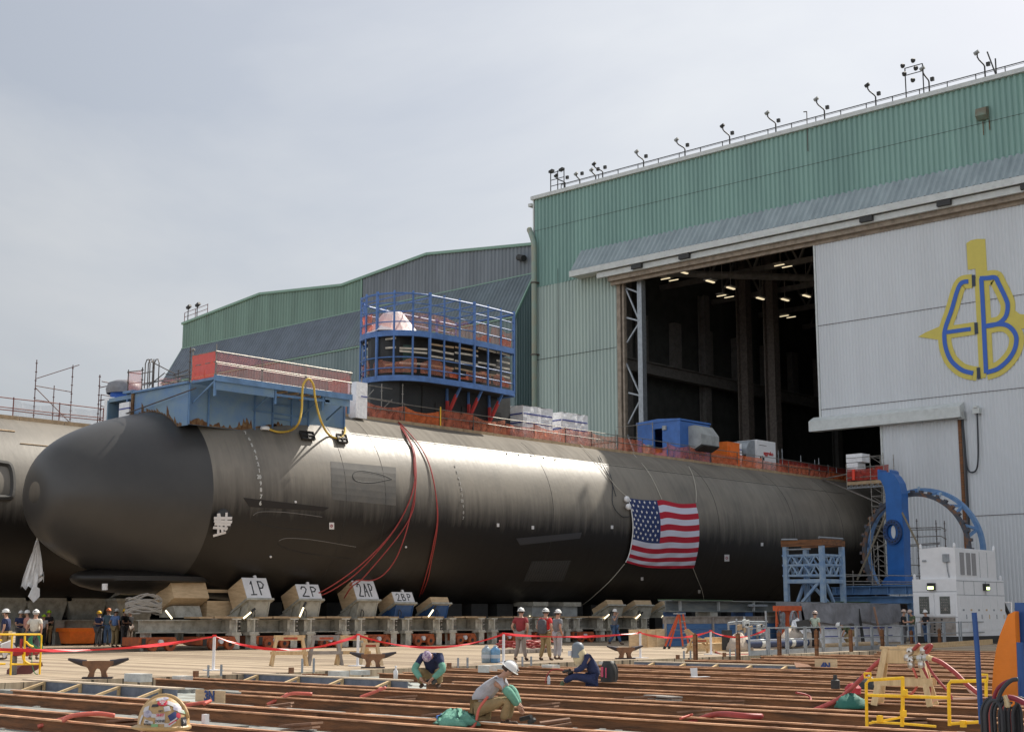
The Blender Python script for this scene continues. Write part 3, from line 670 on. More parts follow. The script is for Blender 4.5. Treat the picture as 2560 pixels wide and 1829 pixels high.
# left end scaffold on top of the box
def zb(x, y): return (280+x/6.685, 860+y/6.685)
t = thing('pipe_scaffold', 'tangle of dark scaffold pipes and red net above the left end of the blue box', 'scaffold', (-60, 40, 12.6))
for (x, y0, y1, X) in ((260, 430, 800, -62.2), (495, 390, 760, -60.9), (680, 255, 730, -59.6), (712, 390, 720, -60.2), (1290, 50, 640, -57.3), (1150, 370, 620, -59.0), (1355, 400, 600, -58.5)):
    a = PY(*zb(x, y1), 39.25); b = PY(*zb(x, y0), 39.25); mb = MB(); standard(mb, a.x, 39.25 if x in (260, 495, 680, 1290) else 40.6, a.z-.2, b.z); mb.build('standard', m_piper, t)
for a, b in (((260, 465), (500, 440)), ((260, 665), (500, 635)), ((260, 470), (500, 500)), ((500, 490), (680, 455)), ((650, 290), (1060, 500)), ((500, 690), (1450, 450)), ((1020, 520), (1280, 430)), ((900, 500), (1480, 605)), ((800, 610), (1060, 660)), ((500, 665), (1510, 480)), ((1290, 300), (1530, 270)), ((1300, 370), (1370, 430)), ((980, 570), (1210, 620)), ((620, 690), (880, 480))):
    mb = MB(); p, q = PY(*zb(*a), 39.3+random.random()*.5), PY(*zb(*b), 39.3+random.random()*.5); mb.tube([p, q], .026, 6); mb.build('ledger', m_piper if random.random() > .4 else m_pipe, t)
for x in (540, 590, 690): 
    mb = MB(); a = PY(*zb(x, 740), 39.6); mb.tube([a, a+V((0, 0, 1.25)), a+V((.12, 0, 1.45)), a+V((.3, 0, 1.45)), a+V((.42, 0, 1.25)), a+V((.42, 0, 0))], .03, 6); mb.build('hoop', m_piper, t)
def quadnet(mb, pts, Y, ny=5, nx=8):
    a, b, c, d = [PY(*zb(*p), Y) for p in pts]; rows = []
    for i in range(ny+1):
        v = i/ny; rows.append([a.lerp(b, j/nx).lerp(d.lerp(c, j/nx), v)+V((0, random.uniform(-.04, .04), 0)) for j in range(nx+1)])
    mb.grid(rows)
mb = MB(); quadnet(mb, ((265, 475), (490, 450), (490, 770), (255, 800)), 39.28); mb.build('net', mat('net_pink', (.85, .32, .28), .8, alpha=.4), t)
mb = MB(); quadnet(mb, ((780, 570), (1150, 560), (1100, 650), (780, 720)), 41.3); mb.build('net', m_netred, t)
mb = MB(); p = PY(*zb(250, 820), 39.1); q = PY(*zb(420, 790), 39.1); mb.bar(p, q, .5, .12); mb.bar(p+V((.1, 0, 0)), p+V((.1, 0, -1.5)), .1); mb.bar(p+V((.15, 0, -.1)), p+V((1.2, 0, -.9)), .08); mb.build('side_bracket', m_blue, t)
# yellow hoses
def z5(x, y): return (240+x/3.007, 700+y/3.007)
hose = thing('yellow_hose', 'thick yellow hose looping over the railing of the blue box down to the hull', 'hose', (-56, 46, 11))
pts = [(1290, 1115), (1370, 1140), (1460, 1130), (1520, 1080), (1545, 980), (1550, 860), (1560, 780), (1600, 742), (1635, 790), (1645, 870), (1665, 970), (1700, 1080), (1750, 1160), (1820, 1188), (1865, 1160), (1872, 1110)]
mb = MB(); q = []
for x, y in pts: 
    p = PX(*z5(x, y), -54.85)
    if y > 1100: p = cyl(*z5(x, y), .12)
    q.append(p)
mb.tube(smoothpts(q, 6), .055, 8); mb.build('hose_run', m_yhose, hose, smooth=True)
mb = MB(); p = cyl(*z5(1270, 1115), .08); mb.lathe([(.01, .12), (.2, .1), (.26, 0), (.2, -.08)], p, 12); mb.build('taped_end', m_white, hose, smooth=True)
# red hoses down the hull
names = ['leftmost red hose hanging down the hull to the second signed block', 'second red hose on the hull from the left, reaching toward the second signed block', 'third red hose on the hull from the left, reaching the tall third signed block', 'red hose curling over the top of the third signed block', 'outer right red hose dropping straight to the unsigned block', 'inner right red hose dropping straight to the unsigned block']
runs = [((1580, 90), (1650, 190), (1720, 320), (1745, 450), (1740, 600), (1690, 780), (1600, 950), (1500, 1080), (1350, 1230), (1180, 1365), (1000, 1480), (830, 1555)),
 ((1585, 90), (1660, 190), (1735, 330), (1750, 480), (1735, 640), (1680, 800), (1590, 970), (1450, 1150), (1280, 1330), (1130, 1440), (1000, 1510), (850, 1560)),
 ((1590, 95), (1670, 200), (1728, 330), (1738, 500), (1748, 640), (1730, 820), (1650, 980), (1520, 1150), (1400, 1290), (1310, 1390), (1230, 1450), (1170, 1540)),
 ((1590, 90), (1665, 200), (1735, 340), (1755, 520), (1742, 700), (1700, 900), (1655, 1060), (1590, 1220), (1500, 1340), (1400, 1395), (1270, 1395), (1215, 1440)),
 ((1600, 100), (1680, 180), (1780, 300), (1850, 430), (1895, 590), (1925, 780), (1930, 920), (1910, 1080), (1880, 1230), (1850, 1380), (1800, 1510)),
 ((1600, 100), (1685, 185), (1785, 305), (1855, 435), (1898, 595), (1922, 780), (1925, 930), (1895, 1100), (1860, 1260), (1815, 1420), (1775, 1540))]
for i, r_ in enumerate(runs):
    mb = MB(); q = []
    for k_, (x, y) in enumerate(r_):
        xx, yy_ = z6_(x, y); p = cyl(xx, yy_, .08)
        if yy_ > 1320 and i < 4: p = p+(O3-p).normalized()*((yy_-1320)/160*1.6)
        q.append(p)
    mb.tube(smoothpts(q, 5), .032, 6); tag(mb.build('red_hose', m_rhose, smooth=True), names[i], 'hose', 'red hoses hanging down the hull')
# lashing ropes and flag
flag = thing('flag', 'national flag with stars and stripes lashed flat on the submarine side', 'flag', cyl(1650, 1330))
def fpt(u, v):
    # coons patch in photo space, laid on the hull side
    z7 = lambda x, y: (1500+x/5.4125, 1180+y/5.4125)
    def cur(pts, t):
        t = t*(len(pts)-1); i = min(int(t), len(pts)-2); f = t-i
        p0 = pts[max(i-1, 0)]; p1 = pts[i]; p2 = pts[i+1]; p3 = pts[min(i+2, len(pts)-1)]
        return tuple(.5*((2*p1[k])+(p2[k]-p0[k])*f+(2*p0[k]-5*p1[k]+4*p2[k]-p3[k])*f*f+(3*p1[k]-p0[k]-3*p2[k]+p3[k])*f**3) for k in (0, 1))
    top = [(375, 345), (560, 372), (770, 380), (850, 375), (1080, 425), (1295, 420)]; bot = [(345, 1215), (560, 1275), (800, 1298), (1050, 1300), (1270, 1295)]
    lef = [(375, 345), (430, 560), (445, 760), (425, 960), (390, 1120), (345, 1215)]; rig = [(1295, 420), (1335, 600), (1345, 800), (1335, 1000), (1305, 1160), (1270, 1295)]
    T, B, Lf, Rr = cur(top, u), cur(bot, u), cur(lef, v), cur(rig, v)
    c = [(1-v)*T[k]+v*B[k]+(1-u)*Lf[k]+u*Rr[k]-((1-u)*(1-v)*top[0][k]+u*(1-v)*top[-1][k]+(1-u)*v*bot[0][k]+u*v*bot[-1][k]) for k in (0, 1)]
    sag = 22*sin(pi*u)*sin(pi*v)*(0.6+.4*sin(2*pi*u))
    off = .13+.025*sin((u*9+v*14)*2.2)*v+.02*sin(u*40-v*12)*v
    return cyl(*z7(c[0], c[1]+sag), off)
mb = MB(); nu, nv = 52, 52
rows = [[fpt(j/nu, i/nv) for j in range(nu+1)] for i in range(nv+1)]
mb.grid(rows)
mb.m = []
for i in range(nv):
    st = i//4
    for j in range(nu):
        mb.m.append(2 if (i < 28 and j < 21) else (0 if st % 2 == 0 else 1))
mb.build('cloth', [m_redf, m_whf, m_blf], flag, smooth=True)
mb = MB()
for r_ in range(9):
    nc = 6 if r_ % 2 == 0 else 5
    for c_ in range(nc):
        u = (.035+.066*(c_+(.5 if r_ % 2 else 0)))*.98; v = (.5+r_)/9*(28/52)*.94+.015
        ce = fpt(u, v); du = (fpt(u+.01, v)-ce).normalized(); dv = (ce-fpt(u, v+.01)).normalized(); nn = du.cross(dv)
        if nn.x < 0: nn = -nn
        pts = [ce+nn*.03+(du*sin(pi*k/5)+dv*cos(pi*k/5))*(.125 if k % 2 == 0 else .052) for k in range(10)]
        k0 = len(mb.v); mb.add([ce+nn*.03]+pts, [(0, i+1, (i+1) % 10+1) for i in range(10)])
mb.build('stars', mat('star_white', (.8, .8, .82), .7), flag)
mb = MB(); mb.tube([fpt(0, v/12)+V((.03, -.02, 0)) for v in range(13)], .035, 6); mb.build('hoist_rope', m_paintw, flag)
for i, pts in enumerate([((1571, 1244), (1540, 1215), (1505, 1170), (1470, 1130), (1440, 1100)), ((1655, 1248), (1638, 1210), (1618, 1175), (1580, 1130)), ((1740, 1256), (1740, 1225), (1733, 1190), (1722, 1165)), ((1562, 1408), (1530, 1446), (1500, 1475), (1465, 1505), (1437, 1522)), ((1733, 1420), (1745, 1450), (1755, 1475), (1760, 1500))]):
    mb = MB(); mb.tube(smoothpts([cyl(x, y, .1) for x, y in pts], 5), .022, 5)
    tag(mb.build('rope', m_rope), ['thin rope rising left from the top left flag corner', 'rope from the middle of the flag top edge up to the deck', 'rope from the top right flag corner up to the deck', 'long rope running down left from the lower left flag corner', 'rope hanging from the lower right flag corner'][i], 'rope')
for i, pts in enumerate([((1470, 1110), (1500, 1150), (1525, 1195), (1540, 1240)), ((1480, 1110), (1505, 1150), (1530, 1200), (1532, 1260), (1555, 1290), (1575, 1290))]):
    mb = MB(); mb.tube(smoothpts([cyl(x, y, .06) for x, y in pts], 5), .022, 5)
    tag(mb.build('cable', m_khose), ['black cable ending beside the upper left corner of the flag', 'black cable curling round below the pulleys left of the flag'][i], 'cable')
for i, (x, y) in enumerate(((1567, 1247), (1571, 1266))):
    p = cyl(x, y, .25); mb = MB(); mb.lathe([(.01, -.1), (.17, -.1), (.2, 0), (.17, .1), (.01, .1)], p, 14, 'X'); tag(mb.build('rope_bundle', m_white, smooth=True), ['upper white rope coil at the flag corner', 'lower white rope coil at the flag corner'][i], 'rope coil')
# white flag hanging at the bow
q = [PX(x, y, -62) for x, y in ((93, 1355), (96, 1360))]
t = thing('hanging_cloth', 'limp white flag hanging under the bow on the left', 'flag', q[0])
mb = MB(); rows = []
base = PX(88, 1470, -62); top = PX(93, 1350, -62)
for i in range(14):
    v = i/13; wd = .06+.95*v**.9; cz = top.z+(base.z-top.z)*v
    rows.append([V((top.x-.15*v+wd*(j/12-.5)*.6*(1 if v < .85 else 1-(v-.85)*3), top.y+(wd*(j/12-.52)), cz+.12*sin(j*1.9)*v+(.35 if j > 8 and v > .8 else 0)))+V((.1*sin(j*2.3+v*3), 0, 0)) for j in range(13)])
mb.grid(rows); mb.build('cloth', m_white, t, smooth=True)
mb = MB(); a = PX(75, 1475, -62); mb.prism([PX(83, 1462, -61.9), PX(98, 1470, -61.9), PX(98, 1490, -61.9), PX(83, 1505, -61.9), PX(70, 1490, -61.9)], (.05, 0, 0)); mb.build('tail', m_white, t)
mb = MB(); mb.tube([top, top+V((0, 0, .35))], .04, 6); mb.build('cord', m_rope, t)
# ------------------------------------------------------------------ blue staging round the sail
cage = thing('staging', 'two-storey curved blue steel staging wrapped round the submarine sail', 'staging', (XH, 57, 14.6))
XC, HWc = XH, 2.5; YA, YZ_ = 56.1, 63.0
def cagept(s, w_=HWc, z=0):
    # s in 0..1 : from rear right corner, along near side, round the front, back along the far side
    L1 = YZ_-YA; Larc = pi*w_; T_ = 2*L1+Larc; d = s*T_
    if d < L1:
        t = d/L1; bul = .18*sin(pi*min(t*1.0, 1)); return V((XC+w_+bul, YZ_-d, z))
    if d < L1+Larc: a = (d-L1)/w_; return V((XC+w_*cos(a), YA-w_*sin(a), z))
    return V((XC-w_, YA+(d-L1-Larc), z))
def ringpath(z, w_=HWc, n=64): return [cagept(i/n, w_, z) for i in range(n+1)]
def bandmesh(z0, z1, w0, w1, n=64):
    a = ringpath(z0, w0, n); b = ringpath(z1, w0, n); c = ringpath(z1, w1, n); d = ringpath(z0, w1, n); mb = MB()
    mb.grid([a, b, c, d, a]); return mb
for z_ in (14.68, 17.27):
    bandmesh(z_, z_+.32, HWc+.06, HWc-.1).build('ring_beam', m_cagebl, cage)
    mb = MB(); mb.grid([ringpath(z_+.05, HWc-.1), ringpath(z_+.05, 1.1 if z_ < 16 else .3)]); mb.grid([ringpath(z_+.12, HWc-.1), ringpath(z_+.12, 1.1 if z_ < 16 else .3)]); mb.build('floor_grating', m_dark, cage)
for z_ in (15.43, 16.05, 18.1, 18.7, 19.2, 19.75):
    mb = MB(); mb.tube(ringpath(z_, HWc), (.035 if z_ < 19.5 else .06), 6); mb.build('rail_ring', m_cagebl, cage)
mb = MB(); mb.tube([cagept(1, HWc, 19.75), cagept(0, HWc, 19.75)], .06, 6); mb.tube([cagept(1, HWc, 17.3), cagept(0, HWc, 17.3)], .08, 6); mb.tube([cagept(1, HWc, 14.7), cagept(0, HWc, 14.7)], .08, 6)
for i in range(1, 6): p = ringpath(19.75)[i*5]; q = ringpath(19.75)[64-i*5]; mb.tube([p, q], .035, 6)
mb.split('cross_tie', m_cagebl, cage)
for i, s_ in enumerate((0.002, .06, .115, .17, .225, .28, .33, .38, .43, .48, .525, .57, .63, .72, .82, .92, .998)):
    mb = MB(); p = cagept(s_, HWc, 14.85); q = cagept(s_, HWc, 19.92); r_ = .04 if i % 3 else .06
    mb.bar(p, q, r_*2, r_*2.2); mb.build('post', m_cagebl, cage)
# diagonal braces below with red wrap
for y in (58.4, 60.2, 62.0):
    mb = MB(); mb.bar((-59.05, y, 13.1), (-57.95, y, 14.7), .12); mb.bar((-59.05, y, 12.95), (-59.05, y, 14.8), .12); b_ = mb.build('bracket', m_cagebl, cage)
    mb = MB(); mb.bar((-58.98, y-.005, 13.15), (-58.25, y-.005, 14.3), .15); mb.bar((-59.0, y-.01, 13.0), (-59.0, y-.01, 14.0), .15); mb.build('red_wrap', mat('wrap_red', (.50, .05, .05), .6), b_)
# nets and timbers inside the cage
def cagenet(s0, s1, z0, z1, w_, m, n=14, wv=.06, slump=.3):
    mb = MB(); rows = []; z0 += .27; z1 += .27
    for i in range(5):
        v = i/4; rows.append([cagept(s0+(s1-s0)*j/n, w_+random.uniform(-wv, wv), z0+(z1-z0)*v*(1-slump*(.5+.5*sin(j*.45+s0*30))*v)) for j in range(n+1)])
    mb.grid(rows); return mb.build('net', m, cage)
m_cnet = mat('cage_net', (.85, .32, .20), .85, var=.4, scale=3, alpha=.33); m_cnet2 = mat('cage_net_dense', (.90, .20, .08), .85, var=.3, scale=3, alpha=.6)
for a, b in ((.01, .1), (.11, .2), (.2, .33)): cagenet(a, b, 17.4, 18.5, HWc-.08, m_cnet, slump=.25)
cagenet(.01, .06, 17.4, 18.1, HWc-.12, m_cnet2, slump=.5); cagenet(.1, .17, 17.4, 17.8, HWc-.12, m_cnet2, slump=.6)
cagenet(.50, .56, 17.4, 18.5, HWc-.06, m_cnet2, slump=.05); cagenet(.33, .50, 17.4, 18.4, HWc-.1, m_cnet, slump=.05)
for a, b in ((.01, .09), (.1, .2), (.25, .36), (.37, .5), (.51, .56)): cagenet(a, b, 14.9, 15.8 if a > .2 else 15.6, HWc-.08, m_cnet, slump=.35)
cagenet(.02, .06, 14.9, 15.5, HWc-.15, m_cnet2, slump=.6); cagenet(.19, .26, 14.9, 15.2, HWc-.12, m_cnet2, slump=.6)
m_palebat = mat('batten_pale', (.60, .55, .46), .8, var=.3)
t = thing('timber_battens', 'pale horizontal timber battens shuttering the lower storey of the blue staging', 'timber', (-58, 57, 15.5))
for z_ in (15.5, 16.05, 16.45, 16.85):
    for s0, s1 in ((.01, .07), (.075, .15), (.15, .24), (.245, .33), (.34, .42), (.43, .50), (.51, .57)):
        if random.random() < .10: continue
        dz = random.uniform(-.12, .12); mb = MB(); mb.bar(cagept(s0, HWc-.2, z_+.25+dz), cagept(s1, HWc-.2, z_+.25+dz+random.uniform(-.06, .06)), .03, .11); mb.build('batten', random.choice((m_palebat, m_board, m_palebat)), t)
mb = MB(); mb.grid([ringpath(15.1, 1.35), ringpath(17.4, 1.35)]); tag(mb.build('dark_sheeting', m_dark), 'dark sheeting hung round the sail inside the lower storey of the blue staging', 'sheeting')
mb = MB()
for z_ in (14.9, 16.9): pass
rows = [[cagept(.40+.11*j/8, 1.7, z) for j in range(9)] for z in (15.2, 16.9)]; mb.grid(rows); tag(mb.build('green_panel', mat('panel_green', (.02, .06, .05), .5)), 'dark green curved panel behind the battens at the front of the blue staging', 'panel')
rows = []
for k_ in range(7):
    v = k_/6; rows.append([V((-60.3+(1.6-1.0*v)*cos(2*pi*j/16), 55.2+(1.9-1.3*v)*sin(2*pi*j/16)*(.92+.08*sin(j*2)), 17.6+1.35*v+.04*sin(j*5))) for j in range(16)])
mb = MB(); mb.grid(rows, closed=True); mb.f.append(tuple(len(mb.v)-16+j for j in range(16))); mb.m.append(0); tag(mb.build('plastic_tent', mat('tent_plastic', (.80, .72, .72), .4, bump=.6, bscale=3)), 'translucent white plastic tent on the upper floor of the blue staging', 'tent')
t = quickscaf('pipe_scaffold', 'small grey scaffold stair under the front of the blue staging', [(-59.0, 51.7, 12.3, 14.6, .03), (-59.0, 53.2, 12.3, 14.4, .03), (-59.0, 54.8, 12.3, 14.6, .03), (-60.8, 51.7, 12.3, 14.6, .03), (-60.8, 53.2, 12.3, 14.5, .03)],
    [((-59, 51.1, z_), (-59, 54.0, z_)) for z_ in (12.9, 13.5, 14.2)]+[((-59, 51.1, 12.5), (-59, 52.6, 14.0)), ((-60.8, 51.1, 13.5), (-59, 51.1, 13.6)), ((-60.8, 51.1, 14.3), (-59, 51.1, 14.4)), ((-59, 51.1, 12.9), (-60.8, 52.6, 12.9)), ((-59, 52.6, 12.4), (-59, 54, 13.6))], (-59.5, 52, 12.3), m_pipe)
# ------------------------------------------------------------------ things on the hull deck
ZD = 12.32
def wrapbox(x0, x1, y0, y1, z0, z1, label, cuts=2):
    mb = MB(); nx, ny, nz = 6, 8, 6
    t = thing('wrapped_crate', label, 'wrapped crate', ((x0+x1)/2, (y0+y1)/2, z0))
    def surf(f, nu, nv):
        rows = [[f(j/nu, i/nv) for j in range(nu+1)] for i in range(nv+1)]; mb.grid(rows)
    j_ = lambda: random.uniform(-.05, .05)
    surf(lambda u, v: V((x1+j_()*.8, y0+(y1-y0)*u, z0+(z1-z0)*v+(j_() if v == 1 else 0))), ny, nz)
    surf(lambda u, v: V((x0+(x1-x0)*u, y0+j_()*.8, z0+(z1-z0)*v)), nx, nz)
    surf(lambda u, v: V((x0, y1+(y0-y1)*u, z0+(z1-z0)*v)), ny, nz); surf(lambda u, v: V((x1+(x0-x1)*u, y1, z0+(z1-z0)*v)), nx, nz)
    surf(lambda u, v: V((x0+(x1-x0)*u, y0+(y1-y0)*v, z1+.12*sin(pi*u)*sin(pi*v)+j_()*.5)), nx, ny)
    mb.build('wrap', m_white, t)
    for k_ in range(cuts):
        z_ = z1-(z1-z0)*(.25+.25*k_); mb = MB(); mb.bar((x1+.06, y0+.2*k_, z_+.02), (x1+.06, y1-.1, z_+.02), .01, .08); mb.bar((x0+.2, y0-.06, z_), (x1, y0-.06, z_+.02), .01, .08); mb.build('stripe', m_wstripe, t)
wrapbox(-61.0, -59.1, 65.1, 67.9, ZD, 14.5, 'larger white shrink-wrapped crate on the hull just right of the blue staging')
wrapbox(-60.6, -59.1, 68.8, 71.4, ZD, 14.45, 'smaller white shrink-wrapped crate on the hull with a pipe post beside it')
cab = thing('site_cabin', 'bright blue site cabin with open door and grey air duct standing on the hull', 'cabin', (-60.9, 83, ZD))
x0, x1, y0, y1 = -62.9, -59.1, 81.6, 85.3
mb = MB()
for (a, b, c, d) in ((x0, x0+1.55, ZD, 15.2), (x0+2.25, x1, ZD, 15.2), (x0+1.55, x0+2.25, 14.75, 15.2), (x0+1.55, x0+2.25, ZD, 13.0)): mb.box(a, b, y0, y0+.08, c, d)
mb.box(x1-.08, x1, y0+.08, y1, ZD, 15.15); mb.box(x0, x0+.08, y0+.08, y1, ZD, 15.15); mb.box(x0+.08, x1-.08, y1-.08, y1, ZD, 15.15)
mb.build('wall', m_cabbl, cab)
mb = MB(); mb.prism([(x0-.05, y0-.05, 15.2), (x1+.05, y0-.05, 15.2), (x1+.05, y0-.05, 15.32), ((x0+x1)/2, y0-.05, 15.45), (x0-.05, y0-.05, 15.32)], (0, y1-y0+.1, 0)); mb.build('roof', m_cabbl, cab)
mb = MB(); mb.box(x0+.95, x0+1.52, y0-.06, y0-.02, 13.0, 14.75); mb.build('door', m_cabbl, cab)
mb = MB(); mb.prism([(x1, 82.6, 14.85), (x1, 82.6, 13.35), (x1+.5, 82.6, 13.2), (x1+1.1, 82.6, 13.5), (x1+1.1, 82.6, 14.2), (x1+.55, 82.6, 14.9)], (0, 2.2, 0)); vent = mb.build('air_duct', m_grey2, cab)
mb = MB(); mb.ob((x1+.85, 83.7, 13.28), (.34, 0, .17), (0, 1.0, 0), (.02, 0, -.04)); mb.build('duct_opening', m_dark, vent)
mb = MB(); mb.box(x0+.75, x0+1.35, y0-.35, y0-.05, ZD+.4, ZD+1.3); mb.build('junction_box', m_grey2, cab)
mb = MB(); mb.box(x0+2.35, x0+2.65, y0-.15, y0-.01, 14.6, 14.9); mb.build('lamp', m_grey2, cab)
quickscaf('pipe_scaffold', 'pipe frame in front of the blue site cabin door', [(-61.2, 81.2, ZD, 15.2, .03), (-62.6, 81.2, ZD, 15.3, .03), (-64.4, 81.0, ZD, 14.9, .03)], [((-64.4, 81.1, z_), (-61.2, 81.2, z_)) for z_ in (13.0, 13.5, 15.1)], (-62, 81.2, ZD), m_pipe)
mb = MB(); mb.box(-60.6, -59.2, 87.6, 89.2, ZD, 14.15); mb.box(-60.62, -59.18, 87.58, 89.22, 14.15, 14.22); mb.box(-59.2, -59.15, 87.8, 89.0, 12.6, 13.9); tag(mb.build('orange_cabinet', m_binor), 'orange metal cabinet on the hull between the blue cabin and the white generator', 'cabinet')
gen = thing('generator', 'white generator with curved duct and red lettering on the hull by the shed door', 'generator', (-60.5, 91, ZD))
mb = MB(); mb.box(-60.9, -59.1, 91.45, 94.0, ZD, 14.7); mb.build('housing', m_paintw, gen)
mb = MB(); rows = []
for x in (-61.4, -59.3):
    rows.append([V((x, 90.2+1.25*(1-cos(a))*.0+(1.25-1.25*cos(a)), ZD+1.15+1.2*sin(a))) for a in [pi*.5*i/8 for i in range(9)]]+[V((x, 91.6, ZD+2.35)), V((x, 91.6, ZD)), V((x, 90.2, ZD))])
mb.grid(rows); mb.f += [tuple(range(11, -1, -1)), tuple(range(12, 24))]; mb.m += [0, 0]; mb.build('curved_duct', m_galv, gen, smooth=2)
text('aggreko', 'lettering', mat('letter_red', (.5, .03, .03), .6), gen, (-59.08, 92.95, 13.75), (0, 1, 0), (0, 0, 1), .42, .01, bold=.01)
mb = MB(); mb.box(-59.1, -59.07, 91.8, 91.95, 13.2, 13.45); mb.box(-59.1, -59.07, 92.2, 92.35, 13.2, 13.4); mb.box(-59.1, -59.08, 91.7, 92.7, 14.3, 14.33); mb.build('vent', m_dark, gen)
wrapbox(-61.2, -59.6, 89.4, 90.1, ZD, 14.3, 'narrow white shrink-wrapped crate between the orange cabinet and the generator', 3)
# forest of pipe standards on the far end of the deck
t = thing('pipe_scaffold', 'row of short pipe standards with red net on the hull at the shed mouth', 'scaffold', (-59.5, 99, ZD))
for i in range(12):
    mb = MB(); standard(mb, -58.9-(i % 3)*.9, 94.6+.9*i, ZD, 13.4+random.random()*.9, .025); mb.build('standard', m_galv, t)
for z_ in (12.9, 13.4): mb = MB(); mb.tube([(-58.8, 94.5, z_), (-58.8, 105, z_)], .03, 6); mb.build('ledger', m_piper, t)
mb = MB(); netcloth(mb, (-58.9, 94.2, 12.3), (-58.9, 105, 12.3), 1.15, wave=.1, n=30); mb.build('net', mat('net_darkred', (.42, .05, .035), .85, var=.5, scale=3, alpha=.8), t)
# access scaffold tower right of the hull end
Yq = 97.0
def q8(x, y): return (2000+x/3.007, 960+y/3.007)
t = thing('access_scaffold', 'tall grey pipe scaffold tower with red net standing in front of the shed door', 'scaffold', PY(*q8(560, 1500), Yq)*1)
xs = [PY(*q8(x, 900), Yq).x for x in (360, 540, 640)]
zz = lambda y: PY(*q8(560, y), Yq).z
for x in (xs[1], xs[2]):
    for dy in (0, 1.6): mb = MB(); standard(mb, x, Yq+dy, 1.0, zz(520), .03); mb.build('standard', m_pipe, t)
mb = MB(); standard(mb, xs[0], Yq, zz(770), zz(580), .03); mb.build('standard', m_pipe, t)
for y in range(540, 1500, 75):
    mb = MB(); z_ = zz(y); xa = xs[0] if y < 780 else xs[1]; mb.tube([(xa, Yq, z_), (xs[2], Yq, z_)], .028, 6); mb.tube([(xs[1], Yq, z_), (xs[1], Yq+1.6, z_)], .028, 6); mb.tube([(xs[1], Yq+.1, z_), (xs[2], Yq+.1, zz(y+75))], .022, 6); mb.build('ledger', m_pipe, t)
mb = MB(); mb.box(xs[0], xs[2], Yq, Yq+1.6, zz(745), zz(720)); mb.build('platform_board', m_board, t)
mb = MB()
for i in range(7): a = V((xs[0]+(xs[2]-xs[0])*i/7, Yq-.02, zz(770))); b = V((xs[0]+(xs[2]-xs[0])*(i+1)/7, Yq-.02, zz(748))); mb.tube([a, b, V((b.x, b.y, a.z))], .03, 5)
mb.tube([(xs[0], Yq-.02, zz(772)), (xs[2], Yq-.02, zz(772))], .04, 6); mb.build('lattice_beam', m_galv, t)
mb = MB(); netcloth(mb, (xs[0], Yq, zz(715)), (xs[2], Yq, zz(715)), zz(620)-zz(715), wave=.05); netcloth(mb, (xs[1], Yq+.8, zz(715)), (xs[2], Yq+.8, zz(715)), zz(600)-zz(715), wave=.05); mb.build('net', MATS['net_darkred'], t)
mb = MB(); a = PY(*q8(360, 640), Yq+.5); b = PY(*q8(475, 520), Yq+.5); mb.box(a.x, b.x, Yq+.3, Yq+1.5, zz(570), b.z); mb.box(a.x, b.x-.4, Yq+.3, Yq+1.5, zz(640), zz(575)); o = mb.build('plastic_wrapped_unit', m_white); tag(o, 'white wrapped box on top of the scaffold platform by the shed door', 'wrapped box')
mb = MB(); mb.tube([PY(*q8(403, 720), Yq-.1), PY(*q8(403, 640), Yq-.1)], .12, 8); mb.build('warning_tube', mat('cone_red', (.8, .06, .03), .5), t)
mb = MB(); mb.tube([cyl(*q8(170, 712), .1), PY(*q8(620, 905), 88)], .05, 6); tag(mb.build('stay_pipe', m_pipe), 'long pipe stay sloping from the hull deck down to the blue ring frame', 'stay')
mb = MB(); mb.tube([cyl(*q8(170, 712), .1), PY(*q8(560, 635), Yq)], .05, 6); tag(mb.build('stay_pipe', m_pipe), 'pipe stay rising gently from the hull deck to the scaffold tower', 'stay')
# ------------------------------------------------------------------ support blocks with signs
STROKES = {'1': [[(.3, .8), (.5, 1), (.5, 0)], [(.15, 0), (.85, .02)]], '2': [[(.1, .78), (.3, 1), (.65, .98), (.8, .75), (.6, .45), (.1, .02), (.95, 0)]], 'P': [[(.2, 0), (.18, 1), (.6, .98), (.85, .78), (.62, .52), (.2, .5)]], 'A': [[(.05, 0), (.5, 1), (.9, -.02)], [(.2, .38), (.8, .36)]], 'B': [[(.15, 0), (.15, 1), (.6, .95), (.72, .75), (.5, .55), (.15, .52)], [(.5, .55), (.85, .35), (.75, .08), (.15, 0)]]}
def handletter(s_, parent, c, ax, ay, w_, h_, th):
    ax, ay = Vector(ax).normalized(), Vector(ay).normalized(); nz_ = ax.cross(ay); n = len(s_)
    for i, ch_ in enumerate(s_):
        mb = MB(); o_ = c+ax*w_*((i+.12)/n-.5)-ay*h_/2; tilt = random.uniform(-.04, .06)
        for k_, st in enumerate(STROKES[ch_]):
            pts = [o_+ax*(x*w_/n*.80+tilt*y*h_)+ay*(y*h_)+nz_*.003*k_ for x, y in st]
            for p, q in zip(pts, pts[1:]): mb.bar(p-(q-p).normalized()*th*.3, q+(q-p).normalized()*th*.3, th*random.uniform(.85, 1.1), .006+.003*random.random(), up=nz_)
        mb.build('letter', m_ink, parent)
PH = radians(27); bn = V((-sin(PH), 0, cos(PH))); bd = V((-cos(PH), 0, -sin(PH)))
